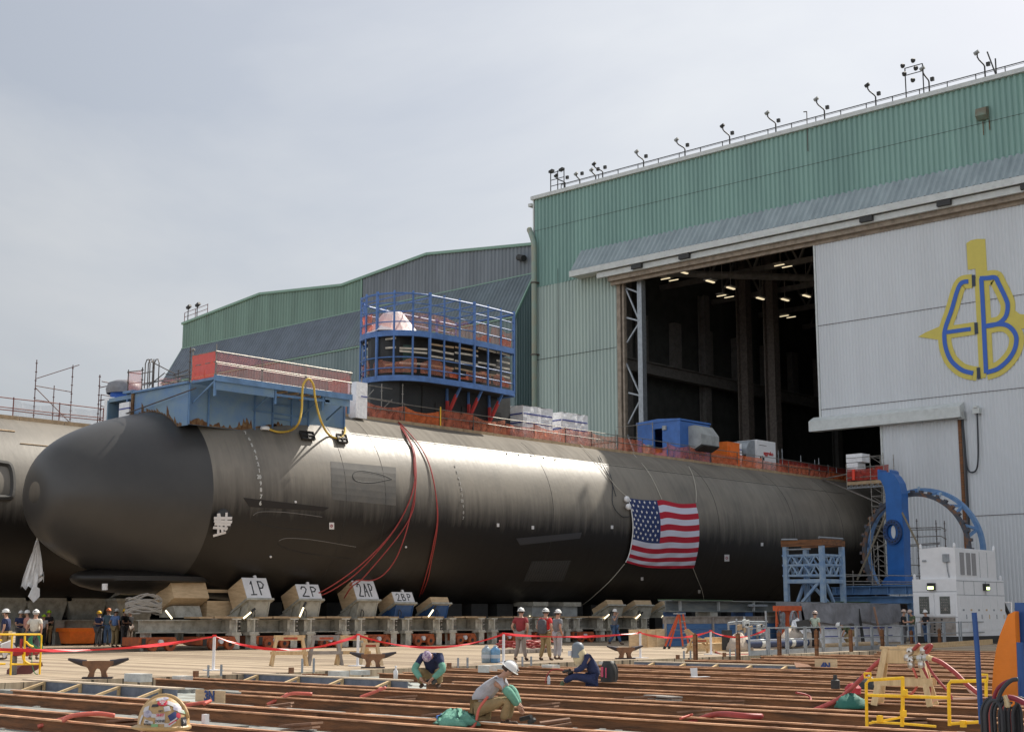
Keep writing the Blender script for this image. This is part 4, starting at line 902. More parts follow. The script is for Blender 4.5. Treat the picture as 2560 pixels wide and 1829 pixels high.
def block(y0, y1, h, sign, label, pedm, zb_=2.40, depth=1.25):
    t = thing('support_block', label, 'support block', (-57.3, (y0+y1)/2, 1.45), None)
    o_ = V((-56.6, 0, zb_)); wd = y1-y0
    c = o_+V((0, (y0+y1)/2, 0))+bn*h/2+bd*depth/2
    mb = MB(); mb.ob(c, bd*depth/2, V((0, wd/2, 0)), bn*h/2); mb.build('timber_block', m_wood, t)
    if sign:
        cs = o_+V((0, (y0+y1)/2, 0))+bn*h/2-bd*.02
        mb = MB(); mb.ob(cs, bd*.018, V((0, wd/2+.01, 0)), bn*(h/2+.01)); s_ = mb.build('sign_board', m_signw, t)
        handletter(sign, s_, cs-bd*.025, (0, 1, 0), bn, wd*.80, h*.66, .065 if h > .6 else .05)
        mb = MB(); mb.ob(o_+V((0, (y0+y1)/2+.1, 0))+bn*(h+.06), bd*.04, V((0, .07, 0)), bn*.09); mb.build('clip', m_signw, t)
    # cap plate and pedestal
    mb = MB(); mb.ob(o_+V((0, (y0+y1)/2, 0))-bn*.06+bd*depth/2, bd*(depth/2+.1), V((0, wd/2+.1, 0)), bn*.05); mb.build('cap_plate', m_grey, t)
    a = o_-bn*.11; zb2 = 1.45
    mb = MB(); k_ = 1.0
    for yy in (y0+.1, y1-.1):
        mb.prism([a+V((0, yy-.02, 0)), a+bd*depth*.95+V((0, yy-.02, 0)), V((-58.3, yy-.02, zb2)), V((-56.75, yy-.02, zb2))], (0, .04, 0))
    mb.split('side_web', pedm, t)
    mb = MB(); mb.prism([a+V((-.06, y0+.1, 0)), V((-56.8, y0+.1, zb2)), V((-56.85, y0+.1, zb2)), a+V((-.11, y0+.1, 0))], (0, wd-.2, 0)); mb.build('front_web', pedm, t)
    mb = MB(); mb.prism([a+V((-.5, y0-.02, -.1)), a+bd*depth*.9+V((0, y0-.02, 0)), V((-58.5, y0-.02, zb2)), V((-57.3, y0-.02, zb2))], (0, .03, 0)); mb.build('gusset', pedm, t)
    mb = MB(); mb.tube(smoothpts([V((-56.7, y0+.35, 1.55)), V((-56.62, y0+.35, 1.9)), V((-56.62, y0+.5, 1.75)), V((-56.66, y0+.5, 1.5))], 4), .02, 5); mb.build('hook', m_dark, t)
    return t
m_pedb = mat('pedestal_blue', (.035, .10, .26), .5, var=.3, scale=3, bump=.2)
block(42.55, 44.0, 1.10, '1P', 'tall plywood support block with white sign reading 1P', m_grey)
block(45.75, 47.2, .80, '2P', 'medium plywood support block with white sign reading 2P', m_grey)
block(49.55, 51.05, 1.08, '2AP', 'tall plywood support block with white sign reading 2AP', m_grey)
block(52.2, 53.65, .60, '2BP', 'low support block on blue pedestal with white sign reading 2BP', m_pedb, 2.27)
block(54.95, 56.3, .36, None, 'low unsigned plywood block on blue pedestal right of the 2BP block', m_pedb, 2.27)
# blocks further aft (3 tilted, lit by work lamps)
def z3(x, y): return (1200+x/3.157, 1400+y/3.157)
for i, (xa, xb) in enumerate(((1010, 1135), (1230, 1360), (1450, 1585))):
    a = PX(*z3(xa, 360), -56.6); b = PX(*z3(xb, 360), -56.6)
    block(a.y, b.y, .34, None, ['first', 'second', 'third'][i]+' tilted grey-topped block from the left below the flag, with a work lamp', m_grey, 2.25, 1.3)
for i, (xa, xb) in enumerate(((400, 520), (640, 780))):
    a = PX(*z3(xa, 400), -58); b = PX(*z3(xb, 400), -58); t = thing('keel_stand', ['grey keel stand under the hull behind the man in the dark red shirt', 'grey keel stand under the hull right of the man in the grey shirt'][i], 'keel stand', (-58, a.y, 1.45))
    mb = MB(); mb.box(-59.4, -57.8, a.y, b.y, 2.15, 2.4); mb.build('cap', m_grey, t); mb = MB(); mb.box(-59.2, -58.0, a.y+.15, b.y-.15, 1.45, 2.15); mb.build('column', m_grey2, t)
# bow timber crates
def z1b(x, y): return (x/2.758, 1240+y/2.758)
for i, (x0_, x1_, y0_, y1_) in enumerate(((1365, 1455, 725, 825), (1455, 1612, 715, 830))):
    pass
a = PX(*z1b(1365, 825), -58.2); b = PX(*z1b(1612, 825), -58.2)
mb = MB(); mb.box(-59.6, -58.2, a.y+.5, b.y, 1.5, PX(*z1b(1500, 720), -58.2).z); mb.box(-59.5, -58.5, a.y+.6, b.y-.2, 2.7, 2.85); tag(mb.build('timber_crate', m_wood), 'low plywood crate on the cradle left of the 1P block', 'crate')
a = PX(*z1b(1200, 770), -58.4); t = thing('support_block', 'leftmost tilted plywood block under the bow beside a lit work lamp', 'support block', (-58.4, a.y, 1.5))
c = V((-58.7, a.y+.6, 2.45)); mb = MB(); mb.ob(c, bd*.75, V((0, 1.0, 0)), bn*.42); mb.build('timber_block', m_wood, t); mb = MB(); mb.prism([(-58.2, a.y-.2, 2.05), (-59.3, a.y-.2, 1.9), (-59.3, a.y-.2, 1.5), (-57.9, a.y-.2, 1.5)], (0, 1.5, 0)); mb.build('pedestal', m_grey, t)
# wrapped hose bundle on the cradle
a = PX(*z1b(990, 790), -58); rows = []
mb = MB()
for i in range(26):
    ph = random.random()*6; z_ = 1.75+random.random()*.75; mb.tube([V((-58+.4*cos(ph+k_*.4)*.8, a.y+.95*sin(ph+k_*.4)*1.0, z_+.1*sin(k_+ph)-.1*abs(sin(ph+k_*.4)))) for k_ in range(10)], .035, 5)
tag(mb.build('cable_heap', mat('cable_pale', (.36, .34, .31), .8)), 'heap of pale wrapped cables on the cradle under the bow', 'cable heap')
# work lamps
def lamp(x, y, X, ang, label, ln=.5):
    p = PX(x, y, X); d = V((0, cos(ang), sin(ang))); t = thing('work_lamp', label, 'lamp', p, 'lit work lamps under the hull')
    mb = MB(); mb.tube([p-d*ln/2, p+d*ln/2], .04, 8); mb.build('tube', m_lamp, t); mb = MB(); mb.tube([p+d*ln/2, p+d*(ln/2+.3)], .06, 8); mb.build('handle', m_dark, t)
for x, y, X, an, lb in ((618, 1537, -56.4, .6, 'lit tube lamp clipped at the foot of the 1P block'), (754, 1529, -56.3, 1.1, 'yellow lit tube lamp at the foot of the 2P block'), (1077, 1532, -56.2, .8, 'lit tube lamp at the foot of the unsigned blue-pedestal block'), (422, 1535, -57.6, -.8, 'lit tube lamp under the leftmost bow block'),
    (1517, 1540, -56.4, .5, 'lit tube lamp under the first tilted block below the flag'), (1595, 1540, -56.4, .5, 'lit tube lamp under the second tilted block below the flag'), (1659, 1538, -56.4, .4, 'lit tube lamp under the third tilted block below the flag'), (1324, 1540, -58.2, .5, 'lit tube lamp beside the keel stand behind the man in dark red')):
    lamp(x, y, X, an, lb)
# ------------------------------------------------------------------ transporters: cross girders, end posts and orange bogies
m_post = mat('post_cream', (.56, .54, .47), .7, col2=(.34, .31, .26), scale=3.5, bump=.3)
def transporter(y0, label, full=True, xf=-56.3, L_=3.4, lx=2.6):
    t = thing('transport_cradle', label, 'cradle', (xf, y0, 0), 'grey steel transport cradles in a row under the hull')
    # two cross girders seen end-on
    for yy in (y0+2.35, y0+3.4):
        mb = MB(); mb.ibeam((xf, yy, 1.10), (xf-lx, yy, 1.10), .52, .72, .07); mb.build('cross_girder', m_post, t)
        mb = MB(); mb.box(xf-.04, xf-.01, yy-.20, yy+.20, .04, .68); mb.box(xf-.4, xf-.04, yy-.015, yy+.015, .02, .68); mb.box(xf-.42, xf-.39, yy-.2, yy+.2, .02, .68); mb.box(xf-.5, xf+.03, yy-.29, yy+.29, .66, .74); mb.build('end_post', m_post, t)
        mb = MB(); mb.box(xf-.3, xf-.27, yy-.22, yy+.22, .82, 1.38); mb.build('diaphragm', m_post, t)
        mb = MB()
        for z_ in (.9, 1.1, 1.3): mb.box(xf-.01, xf+.012, yy+.1, yy+.2, z_-.03, z_+.03)
        mb.split('bolt', m_greylum, t)
    # recessed side girder
    mb = MB(); mb.ibeam((xf-1.1, y0-.1, 1.1), (xf-1.1, y0+2.2, 1.1), .5, .6, .05); mb.box(xf-1.0, xf-.4, y0-.1, y0+2.1, .78, .82); mb.build('side_girder', m_grey, t)
    for k_ in range(3):
        mb = MB(); z_ = 1.46; mb.box(xf-.9-random.random()*.6, xf-.02, y0+.2+k_*.9, y0+.8+k_*.9+random.random()*.4, z_, z_+.06+random.random()*.08); mb.build('packing_board', random.choice((m_greylum, m_board, m_wood)), t)
    return t
def bogie(y0, label, xf=-56.35):
    t = thing('bogie', label, 'bogie', (xf, y0, 0), 'orange wheeled bogies under the cradles')
    mb = MB(); mb.prism([(xf-.1, y0, .25), (xf-.1, y0, .62), (xf-.1, y0+1.9, .62), (xf-.1, y0+2.1, .3), (xf-.1, y0+1.8, .18), (xf-.1, y0+.3, .18)], (-1.4, 0, 0)); mb.build('frame', m_orange, t)
    for yy in (y0+.62, y0+1.55):
        mb = MB(); mb.tube([(xf+.06, yy, .26), (xf-.12, yy, .26)], .26, 18); wh = mb.build('wheel', m_orange, t); mb = MB(); mb.tube([(xf+.1, yy, .26), (xf+.05, yy, .26)], .09, 10); mb.build('hub', m_dark, wh)
    mb = MB(); mb.tube([(xf+.03, y0+1.08, .40), (xf-.1, y0+1.08, .40)], .12, 10); mb.build('marker_disc', m_signw, t)
    mb = MB(); mb.box(xf-.08, xf-.05, y0+.1, y0+.3, .2, .58); mb.build('bumper', m_dark, t)
    return t
first = transporter(42.9, 'grey cradle under the 1P block', True)
bogie0 = bogie(43.1, 'orange bogie under the 1P and 2P cradle')
for y, lb in ((46.23, 'grey cradle between the 2P and 2AP blocks'), (49.56, 'grey cradle under the 2AP block'), (52.89, 'grey cradle under the 2BP block'), (56.22, 'grey cradle right of the blue pedestals, behind the tape post')):
    dup(first, (-56.3, y, 0), label=lb)
for y, lb in ((46.9, 'orange bogie behind the second sawhorse'), (50.2, 'orange bogie right of the third sawhorse'), (53.4, 'orange bogie under the 2BP cradle'), (56.6, 'orange bogie left of the man in dark red'), (60.2, 'orange bogie behind the man in dark red'), (63.6, 'orange bogie behind the man with the backpack'), (67.0, 'orange bogie behind the far man in jeans')):
    dup(bogie0, (-56.35, y-.35, 0), label=lb)
for y, lb in ((60.4, 'grey cradle behind the man in the dark red shirt'), (63.9, 'grey cradle behind the man with the backpack'), (67.2, 'grey cradle behind the far man in jeans'), (70.6, 'grey cradle behind the plywood fence under the flag ropes'), (39.57, 'grey cradle under the bow next to the cable heap')):
    dup(first, (-56.5, y, 0), label=lb)
t = thing('transport_cradle', 'short leftmost grey cradle girder of the near submarine', 'cradle', (-57.6, 37.2, 0))
mb = MB(); mb.ibeam((-57.4, 37.1, 1.1), (-57.4, 39.4, 1.1), .5, .6, .05); mb.build('side_girder', m_grey, t); mb = MB(); mb.ibeam((-57.4, 37.5, 0), (-57.4, 37.5, .8), .3, .4, .04, up=(0, 1, 0)); mb.build('end_post', m_post, t)
for y, lb in ((36.6, 'leftmost orange bogie behind the group of standing men'), (39.9, 'orange bogie left of the white tape post'),): dup(bogie0, (-56.4, y, 0), label=lb)
# rear submarine: keel blocks and cradle girders
for i, (x, X) in enumerate(((108, -73.2), (208, -73.2), (5, -73.2), (330, -72))):
    p = PX(x*1.0+10, 1520, X); t = thing('keel_block', ['tapered grey keel block under the rear hull right of the hanging white flag', 'tapered grey keel block under the rear hull behind the yellow helmet', 'tapered grey keel block at the left edge of the photo', 'tapered grey keel block behind the cable heap'][i], 'keel block', (X, p.y, 0))
    mb = MB(); mb.prism([(X, p.y-.9, 1.3), (X, p.y+.9, 1.3), (X, p.y+1.25, 2.4), (X, p.y-1.25, 2.4)], (-2, 0, 0)); mb.build('pedestal', m_grey, t)
    mb = MB(); mb.box(X-2.2, X+.15, p.y-1.4, p.y+1.4, 2.4, 2.55); mb.ob((X-.7, p.y, 2.85), (1.1, 0, .25), (0, 1.15, 0), (-.05, 0, .22)); mb.build('cap', m_grey, t)
for i, y in enumerate((38.5, 43.2, 47.9, 52.6)):
    t = thing('transport_cradle', ['grey cradle girder behind the six standing men on the left', 'grey cradle girder behind the orange bin', 'grey cradle girder behind the yellow helmets', 'grey cradle girder far behind the cable heap'][i], 'cradle', (-72.4, y, 0))
    mb = MB(); mb.ibeam((-72.4, y-2.2, 1.05), (-72.4, y+2.2, 1.05), .5, .6, .05); mb.build('side_girder', m_grey, t)
    for yy in (y-1.6, y+1.6): mb = MB(); mb.ibeam((-72.3, yy, 0), (-72.3, yy, .75), .3, .4, .04, up=(0, 1, 0)); mb.box(-72.2, -72.1, yy-.3, yy+.3, .7, 1.35); mb.build('end_post', m_grey, t)

# dark keel blocks added down the centre lines to black out the bright gap
kb = thing('keel_block', 'added dark keel block filling the gap under the near hull', 'keel block', (XH, 46, 0), 'added dark blocks under the near hull')
mb = MB(); mb.box(XH-1.3, XH+1.3, 45.3, 46.9, 0, 1.5); mb.build('pedestal', m_dark, kb); mb = MB(); mb.box(XH-1.1, XH+1.1, 45.4, 46.8, 1.5, 2.28); mb.build('cap', m_dark, kb)
for i in range(1, 23): dup(kb, (XH, 46+2.2*i, 0))
for i in range(20): dup(kb, (X2, 42+2.2*i, 0), label='added dark keel block filling the gap under the rear hull', group='added dark blocks under the rear hull')
# ------------------------------------------------------------------ the big shed
YF = 100.0
def corr(mb, f0, f1, x0, x1, pitch=.3, depth=.07, out=(0, -1, 0), duty=.5, mi=0):
    out = Vector(out); n = int(round((x1-x0)/pitch)); p = (x1-x0)/n; a = []; b = []
    for i in range(n):
        xa = x0+i*p
        for f_, o_ in ((0, 0), (.5-duty*.5+.0, 0), (.5-duty*.5+.12, 1), (.5+duty*.5-.0, 1), (.999, 0)):
            x = xa+f_*p; a.append(Vector(f0(x))+out*depth*o_); b.append(Vector(f1(x))+out*depth*o_)
    mb.grid([a, b])
shed = thing('assembly_shed', 'huge pale green corrugated assembly shed with its tall door open', 'shed', (-40, YF, 0))
XL, XR = -89.2, 25.0
ZR = 41.35
mb = MB(); corr(mb, lambda x: (x, YF, 35.0 if x > -83.5 else 32.6), lambda x: (x, YF, ZR), XL, XR, .46, .13)
corr(mb, lambda x: (x, YF, 32.6), lambda x: (x, YF, 35.0), -83.4, -78.4, .52, .09)
mb.build('upper_cladding', m_green_c, shed)
mb = MB(); corr(mb, lambda x: (x, YF, 0), lambda x: (x, YF, 32.6), XL, -79.15, .40, .12); mb.build('side_cladding', m_pale_c, shed)
mb = MB(); corr(mb, lambda x: (XL, x, 0), lambda x: (XL, x, ZR), YF, YF+90, .52, .09, out=(-1, 0, 0)); mb.build('end_wall', m_green_c, shed)
mb = MB()
for z_ in (38.2, ): mb.box(XL, XR, YF-.136, YF-.131, z_, z_+.035)
for z_ in (16.9, 25.5, ): mb.box(XL, -79.2, YF-.14, YF-.13, z_, z_+.05)
mb.box(-86.2, -86.13, YF-.13, YF-.1, 0, 34)
mb.build('cladding_seam', m_dark, shed)
mb = MB(); mb.box(XL-.25, XR, YF-.35, YF+.1, ZR, ZR+.35); mb.box(XL-.6, XL-.2, YF-.3, YF+.5, ZR-.6, ZR-.3); mb.build('eaves_trim', m_trim, shed)
mb = MB(); mb.box(XL-.12, XL+.02, YF-.15, YF-.02, 0, ZR); mb.build('corner_trim', m_trim, shed)
mb = MB(); mb.add([(XL, YF, ZR+.2), (XR, YF, ZR+.2), (XR, YF+90, ZR+.2), (XL, YF+90, ZR+.2)], [(0, 1, 2, 3)]); mb.build('roof', m_grey2, shed)
# canopy over the door
cx0 = -83.4; zt, zb_, yb_ = 35.15, 32.95, 98.35
mb = MB(); corr(mb, lambda x: (x-.0, yb_, zb_), lambda x: (x, YF-.1, zt), cx0, XR, .56, .14, out=(0, -.8, .6), duty=.4); can = mb.build('door_canopy', m_skirt_c, shed)
mb = MB(); mb.box(cx0, XR, yb_-.1, yb_+.05, zb_-.5, zb_+.05); mb.build('canopy_fascia', m_trim, can)
mb = MB(); mb.prism([(cx0+.02, YF-.1, zt), (cx0+.02, yb_, zb_), (cx0+.02, yb_, zb_-.45), (cx0+.02, YF-.1, zb_-.45)], (.06, 0, 0)); mb.add([(cx0, yb_, zb_-.42), (XR, yb_, zb_-.42), (XR, YF-.1, zb_-.42), (cx0, YF-.1, zb_-.42)], [(0, 1, 2, 3)]); mb.build('canopy_end', m_trim, can)
mb = MB(); mb.box(cx0+3, XR, 98.6, 98.9, 31.9, 32.4); x = -79.5
mb.build('door_track', m_trim, shed)
mb = MB(); mb.box(cx0+4, XR, 98.95, 99.3, 31.5, 31.95); mb.box(cx0+4, XR, 99.35, 99.6, 31.2, 31.6); mb.build('door_track', m_trimb, shed)
for x in (-76.2, -71.0, -53.5, -47.0, -40.5):
    mb = MB(); mb.box(x, x+1.1, 98.3, 98.62, 32.0, 32.4); mb.build('track_bracket', m_dark, shed)
# door jamb and truss
mb = MB(); mb.box(-79.15, -78.75, YF-.1, YF+.4, 0, 31.6); mb.box(-78.6, -78.4, YF, YF+.4, 14, 31.6); mb.build('door_jamb', m_trimb, shed)
mb = MB(); mb.box(-76.95, -76.45, YF+.1, YF+.7, 2, 31.4); post_ = mb.build('door_post', m_galv, shed)
mb = MB()
z_ = 31.0
for a, b in (((-78.4, 31.0), (-76.9, 30.3)), ((-78.4, 31.0), (-76.9, 27.8)), ((-78.3, 28.2), (-76.9, 27.7)), ((-76.9, 27.5), (-78.3, 25.9)), ((-78.4, 24.0), (-76.9, 21.0)), ((-78.2, 21.3), (-76.9, 20.9)), ((-76.9, 20.5), (-78.3, 18.5)), ((-78.4, 17.5), (-76.9, 14.3))):
    mb.bar((a[0], YF+.3, a[1]), (b[0], YF+.3, b[1]), .14)
mb.split('lacing', m_galv, shed)
# sliding door leaf with low portal
mb = MB()
corr(mb, lambda x: (x, YF-.5, 16.2 if x < -53 else 0), lambda x: (x, YF-.5, 32.0), -58.25, XR, .28, .05)
door = mb.build('sliding_door', m_door_c, shed)
mb = MB(); mb.box(-58.35, -58.2, YF-.6, YF-.3, 16.2, 32.0); mb.box(-53.1, -52.95, YF-.6, YF-.3, 0, 16.2); mb.box(-58.2, XR, YF-.38, YF-.3, 16.2, 32.0); mb.box(-52.95, XR, YF-.38, YF-.3, 0, 16.2); mb.build('door_edge', m_trim, door)
mb = MB()
for z_ in (24.5, 17.7, 8.7): mb.box(-58.2 if z_ > 17 else -46.3, XR, YF-.57, YF-.545, z_, z_+.045)
mb.box(-46.45, -46.3, YF-.62, YF-.55, 0, 16.0)
mb.build('door_seam', mat('seam_grey', (.12, .11, .11), .7), door)
mb = MB(); mb.box(-46.75, -46.5, YF-.62, YF-.55, 0, 15.9); mb.build('rust_strip', m_rust, door)
hood = MB(); x0, x1 = -58.9, -46.2
hood.prism([(x0, YF-.55, 17.15), (x0, YF-1.0, 16.95), (x0, YF-1.35, 16.75), (x0, YF-1.35, 15.95), (x0, YF-.55, 15.95)], (x1-x0, 0, 0)); hd = hood.build('portal_hood', m_trim, door)
# emblem
em = thing('company_emblem', 'yellow and blue interlocked letter emblem mounted on the grey shed door', 'emblem', (-38, YF-.6, 24))
def zE(x, y): return PY(2200+x/3.6917, 560+y/3.6917, YF-.56)
def epoly(pts, m, name, d=.03, inner=None, par=em, off=0.0):
    mb = MB(); P = [zE(*p)+V((0, -off, 0)) for p in pts]; mb.prism(P, (0, -d, 0)); return mb.build(name, m, par)
def arc(cx, cy, rx, ry, a0, a1, n=14): return [(cx+rx*cos(radians(a0+(a1-a0)*i/n)), cy+ry*sin(radians(a0+(a1-a0)*i/n))) for i in range(n+1)]
def strip(center, w_, m, name, off=0, d=.03, caps=True):
    # thick polyline on the door plane
    C = [zE(*p) for p in center]; n = len(C); Lp, Rp = [], []
    for i in range(n):
        t = (C[min(i+1, n-1)]-C[max(i-1, 0)]); t.y = 0; t.normalize(); nn = V((t.z, 0, -t.x)); Lp.append(C[i]+nn*w_/2+V((0, -off, 0))); Rp.append(C[i]-nn*w_/2+V((0, -off, 0)))
    a, b = Lp, Rp; a2 = [p+V((0, -d, 0)) for p in Lp]; b2 = [p+V((0, -d, 0)) for p in Rp]
    mb = MB(); mb.grid([a, a2, b2, b, a]); k = len(Lp)
    mb.f += [(0, k, 2*k, 3*k), (k-1, 4*k-1, 3*k-1, 2*k-1)]; mb.m += [0, 0]
    return mb.build(name, m, em)
sp_ = lambda pts: [tuple(q)[:2] for q in smoothpts([V((x, y, 0)) for x, y in pts], 5)]
epoly([(798, 178), (840, 150), (900, 138), (972, 138), (990, 450), (980, 1415), (930, 1425), (882, 412), (812, 424)], m_logoy, 'stem')
E_c = sp_([(818, 530), (755, 545), (715, 620), (665, 790), (605, 965), (598, 1060), (615, 1160), (660, 1260), (740, 1335), (800, 1362), (862, 1376)])
strip(E_c[:], 1.05, m_logoy, 'letter_e', .002); strip(E_c, .33, m_logob, 'letter_e_core', .045)
strip([(850, 526), (800, 533)], 1.05, m_logoy, 'letter_e', .004)
strip([(620, 1000), (875, 962)], .95, m_logoy, 'letter_e', .004); strip([(610, 1000), (840, 968)], .30, m_logob, 'letter_e_core', .046)
strip([(862, 1376), (898, 1380)], 1.05, m_logoy, 'letter_e', .004)
B_c = sp_([(985, 500), (1065, 495), (1095, 545), (1165, 690), (1182, 760), (1165, 850), (1110, 910), (1040, 935), (975, 943)])
B2 = sp_([(975, 943), (1060, 928), (1140, 925), (1200, 950), (1250, 1010), (1262, 1080), (1240, 1170), (1180, 1260), (1090, 1335), (985, 1370)])
st = [(938, 500), (950, 700), (962, 940), (972, 1160), (983, 1375)]
for c_, nm in ((B_c, 'b'), (B2, 'b'), (st, 'b')): strip(c_, 1.1, m_logoy, 'letter_b', .003 if c_ is B_c else (.006 if c_ is B2 else .009)); 
strip(B_c, .33, m_logob, 'letter_b_core', .047); strip(B2, .33, m_logob, 'letter_b_core', .05); strip(st, .33, m_logob, 'letter_b_core', .053); strip([(925, 503), (1040, 496)], .33, m_logob, 'letter_b_core', .056)
epoly([(352, 1040), (420, 1000), (560, 940), (600, 1000), (570, 1072)], m_logoy, 'left_point', .025)
epoly([(1200, 760), (1290, 830), (1400, 840), (1560, 900), (1400, 960), (1300, 965), (1230, 960), (1180, 900)], m_logoy, 'right_point', .025)
for q in (((850, 472), (880, 470), (886, 572), (854, 576)), ((874, 912), (904, 908), (910, 1012), (878, 1016)), ((896, 1326), (926, 1322), (932, 1428), (902, 1432))): epoly(q, m_logok, 'gap_panel', .03, off=.06)
# drain pipe
mb = MB(); p = [(XL-.5, YF-.2, 38.3), (XL-.45, YF-.3, 38.5), (XL+.05, YF-.4, 37.5), (XL+.25, YF-.45, 37.0), (XL+.3, YF-.45, 36), (XL+.3, YF-.45, 0)]
dp = thing('drain_pipe', 'pale green drain pipe running down the left corner of the shed', 'drain pipe', (XL+.3, YF-.45, 0))
mb.tube(p, .26, 10); mb.build('pipe', mat('pipe_pale_green', (.27, .36, .31), .6, col2=(.33, .33, .25), scale=1, var=.2), dp, smooth=True)
for z_ in (33, 26, 19.5, 14): mb = MB(); mb.lathe([(.26, -.06), (.36, -.06), (.36, .06), (.26, .06)], (XL+.3, YF-.45, z_), 10); mb.box(XL, XL+.7, YF-.45, YF-.1, z_-.05, z_+.05); mb.build('bracket', m_piper, dp)
# small low roof box at the jamb
p = PY(1490, 1087, 99.3); mb = MB(); mb.prism([(-83.2, 99.85, 13.0), (-81.5, 99.85, 14.9), (-79.1, 99.85, 15.1), (-79.1, 99.85, 10), (-83.2, 99.85, 10)], (0, -1.0, 0)); t = thing('porch', 'small pale lean-to with dark edging beside the shed door jamb', 'lean-to', (-81, 99.3, 10)); mb.build('wall', m_pale_c, t)
mb = MB(); mb.bar((-83.3, 98.8, 13.0), (-81.5, 98.8, 15.0), .2); mb.bar((-81.5, 98.8, 15.0), (-77.5, 98.8, 15.25), .2); mb.build('edging', m_dark, t)
# wall vent box, hanging rod
mb = MB(); a = PY(2446, 290, YF-.1); mb.prism([(a.x, YF-.08, a.z+.6), (a.x, YF-.6, a.z+.4), (a.x, YF-.7, a.z-.2), (a.x, YF-.35, a.z-.45), (a.x, YF-.08, a.z-.45)], (.85, 0, 0)); t = thing('wall_vent', 'stained box vent on the green upper wall of the shed', 'vent', a); mb.build('hood', mat('vent_green', (.18, .24, .19), .7, col2=(.16, .12, .08), scale=1.5), t)
mb = MB(); mb.box(a.x+.3, a.x+.36, YF-.12, YF-.11, a.z-1.6, a.z-.5); mb.box(a.x+.8, a.x+.87, YF-.12, YF-.11, a.z-1.3, a.z-.5); mb.build('stain', m_rustst, t)
mb = MB(); a = PY(2017, 285, YF-.2); b = PY(2020, 378, YF-.2); mb.tube([a+V((0, 0, .2)), b], .04, 5); mb.tube([a+V((0, 0, .2)), a+V((-.3, 0, .25))], .05, 5); tag(mb.build('hanging_cable', m_piper), 'thin dark cable hanging from the roof rail down the green wall', 'cable')
mb = MB(); a = PY(2437, 1028, YF-.7); b = PY(*q8(1290, 660), YF-.7)
mb.tube(smoothpts([PY(*q8(*p), YF-.75) for p in ((1217, 240), (1235, 400), (1248, 560), (1262, 640), (1295, 662), (1330, 630), (1340, 500), (1332, 220))], 6), .06, 6); mb.tube([PY(*q8(1217, 240), YF-.7), PY(*q8(1245, 560), YF-.7), PY(*q8(1275, 1100), YF-.7)], .07, 6); tag(mb.build('looped_cable', m_khose), 'black power cable looping on the grey shed door', 'cable')
mb = MB(); a = PY(*q8(1330, 200), YF-.8); mb.box(a.x-.25, a.x+.25, YF-1.0, YF-.6, a.z-.2, a.z+.2); mb.box(a.x-.15, a.x+.12, YF-1.1, YF-.7, a.z+.2, a.z+.35); tag(mb.build('cable_box', m_trim), 'small box at the top of the looped cable on the shed door', 'box')
mb = MB(); a = PY(*q8(1217, 240), YF-.8); mb.box(a.x-.25, a.x+.25, YF-1.0, YF-.6, a.z-.25, a.z+.3); tag(mb.build('cable_box', m_grey2), 'small grey box under the right end of the door hood', 'box')
# interior of the shed
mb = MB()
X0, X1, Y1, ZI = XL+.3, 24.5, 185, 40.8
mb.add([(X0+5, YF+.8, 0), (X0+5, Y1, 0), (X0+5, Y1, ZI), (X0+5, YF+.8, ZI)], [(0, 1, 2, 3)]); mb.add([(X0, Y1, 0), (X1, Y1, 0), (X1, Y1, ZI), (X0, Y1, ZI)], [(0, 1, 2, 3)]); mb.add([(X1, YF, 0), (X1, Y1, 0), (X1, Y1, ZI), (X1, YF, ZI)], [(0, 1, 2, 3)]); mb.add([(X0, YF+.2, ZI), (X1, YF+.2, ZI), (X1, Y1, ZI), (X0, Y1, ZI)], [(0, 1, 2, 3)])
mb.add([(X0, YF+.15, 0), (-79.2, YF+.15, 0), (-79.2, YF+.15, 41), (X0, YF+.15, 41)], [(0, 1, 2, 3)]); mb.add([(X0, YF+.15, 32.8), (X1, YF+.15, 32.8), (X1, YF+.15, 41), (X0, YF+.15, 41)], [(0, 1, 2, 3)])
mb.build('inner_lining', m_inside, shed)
for i in range(6):
    y = 106+i*13; mb = MB(); mb.ibeam((X0+6, y, 0), (X0+6, y, 34), 1.0, .8, .12, up=(1, 0, 0)); mb.build('column', m_insteel, shed)
mb = MB(); mb.ibeam((X0+6.8, YF+1, 25.0), (X0+6.8, Y1, 25.0), .8, 1.2, .12); mb.build('crane_girder', m_insteel, shed)
mb = MB(); mb.ibeam((X0+7.8, YF+20, 14), (X0+7.8, Y1, 14), .8, 1.2, .12); mb.build('crane_girder', m_insteel, shed)
for i in range(7):
    y = 104+i*9; mb = MB(); mb.bar((X0+5, y, 34), (X1, y, 34), .35, .5); mb.bar((X0+5, y, 39), (X1, y, 39), .3, .4)
    for k_ in range(12): a = X0+6+k_*5; mb.bar((a, y, 34), (a+2.5, y, 39), .2); mb.bar((a+2.5, y, 39), (a+5, y, 34), .2)
    mb.build('roof_truss', m_insteel, shed)
for k_, (a, b) in enumerate((((-78, 104, 33), (-40, 150, 33)), ((-60, 104, 31.5), (-75, 150, 31.5)), ((-50, 110, 29.5), (-80, 140, 29.5)))):
    mb = MB(); mb.tube([a, b], .35, 8); mb.build('roof_pipe', m_insteel, shed)
for i in range(12):
    y = 103+5.5*i; mb = MB(); mb.box(X0+5.2, X0+5.9, y, y+1.2, 25.8, 30.5); mb.build('wall_panel', m_insteel, shed)
for (xx, X) in ((1862, -73), (1930, -70)):
    p = onp(xx, 900, 1, 120); mb = MB(); mb.ibeam((p.x, 120, 0), (p.x, 120, 40), 1.0, 1.2, .15, up=(1, 0, 0)); mb.build('column', mat('inside_column', (.20, .17, .15), .8, var=.4), shed)
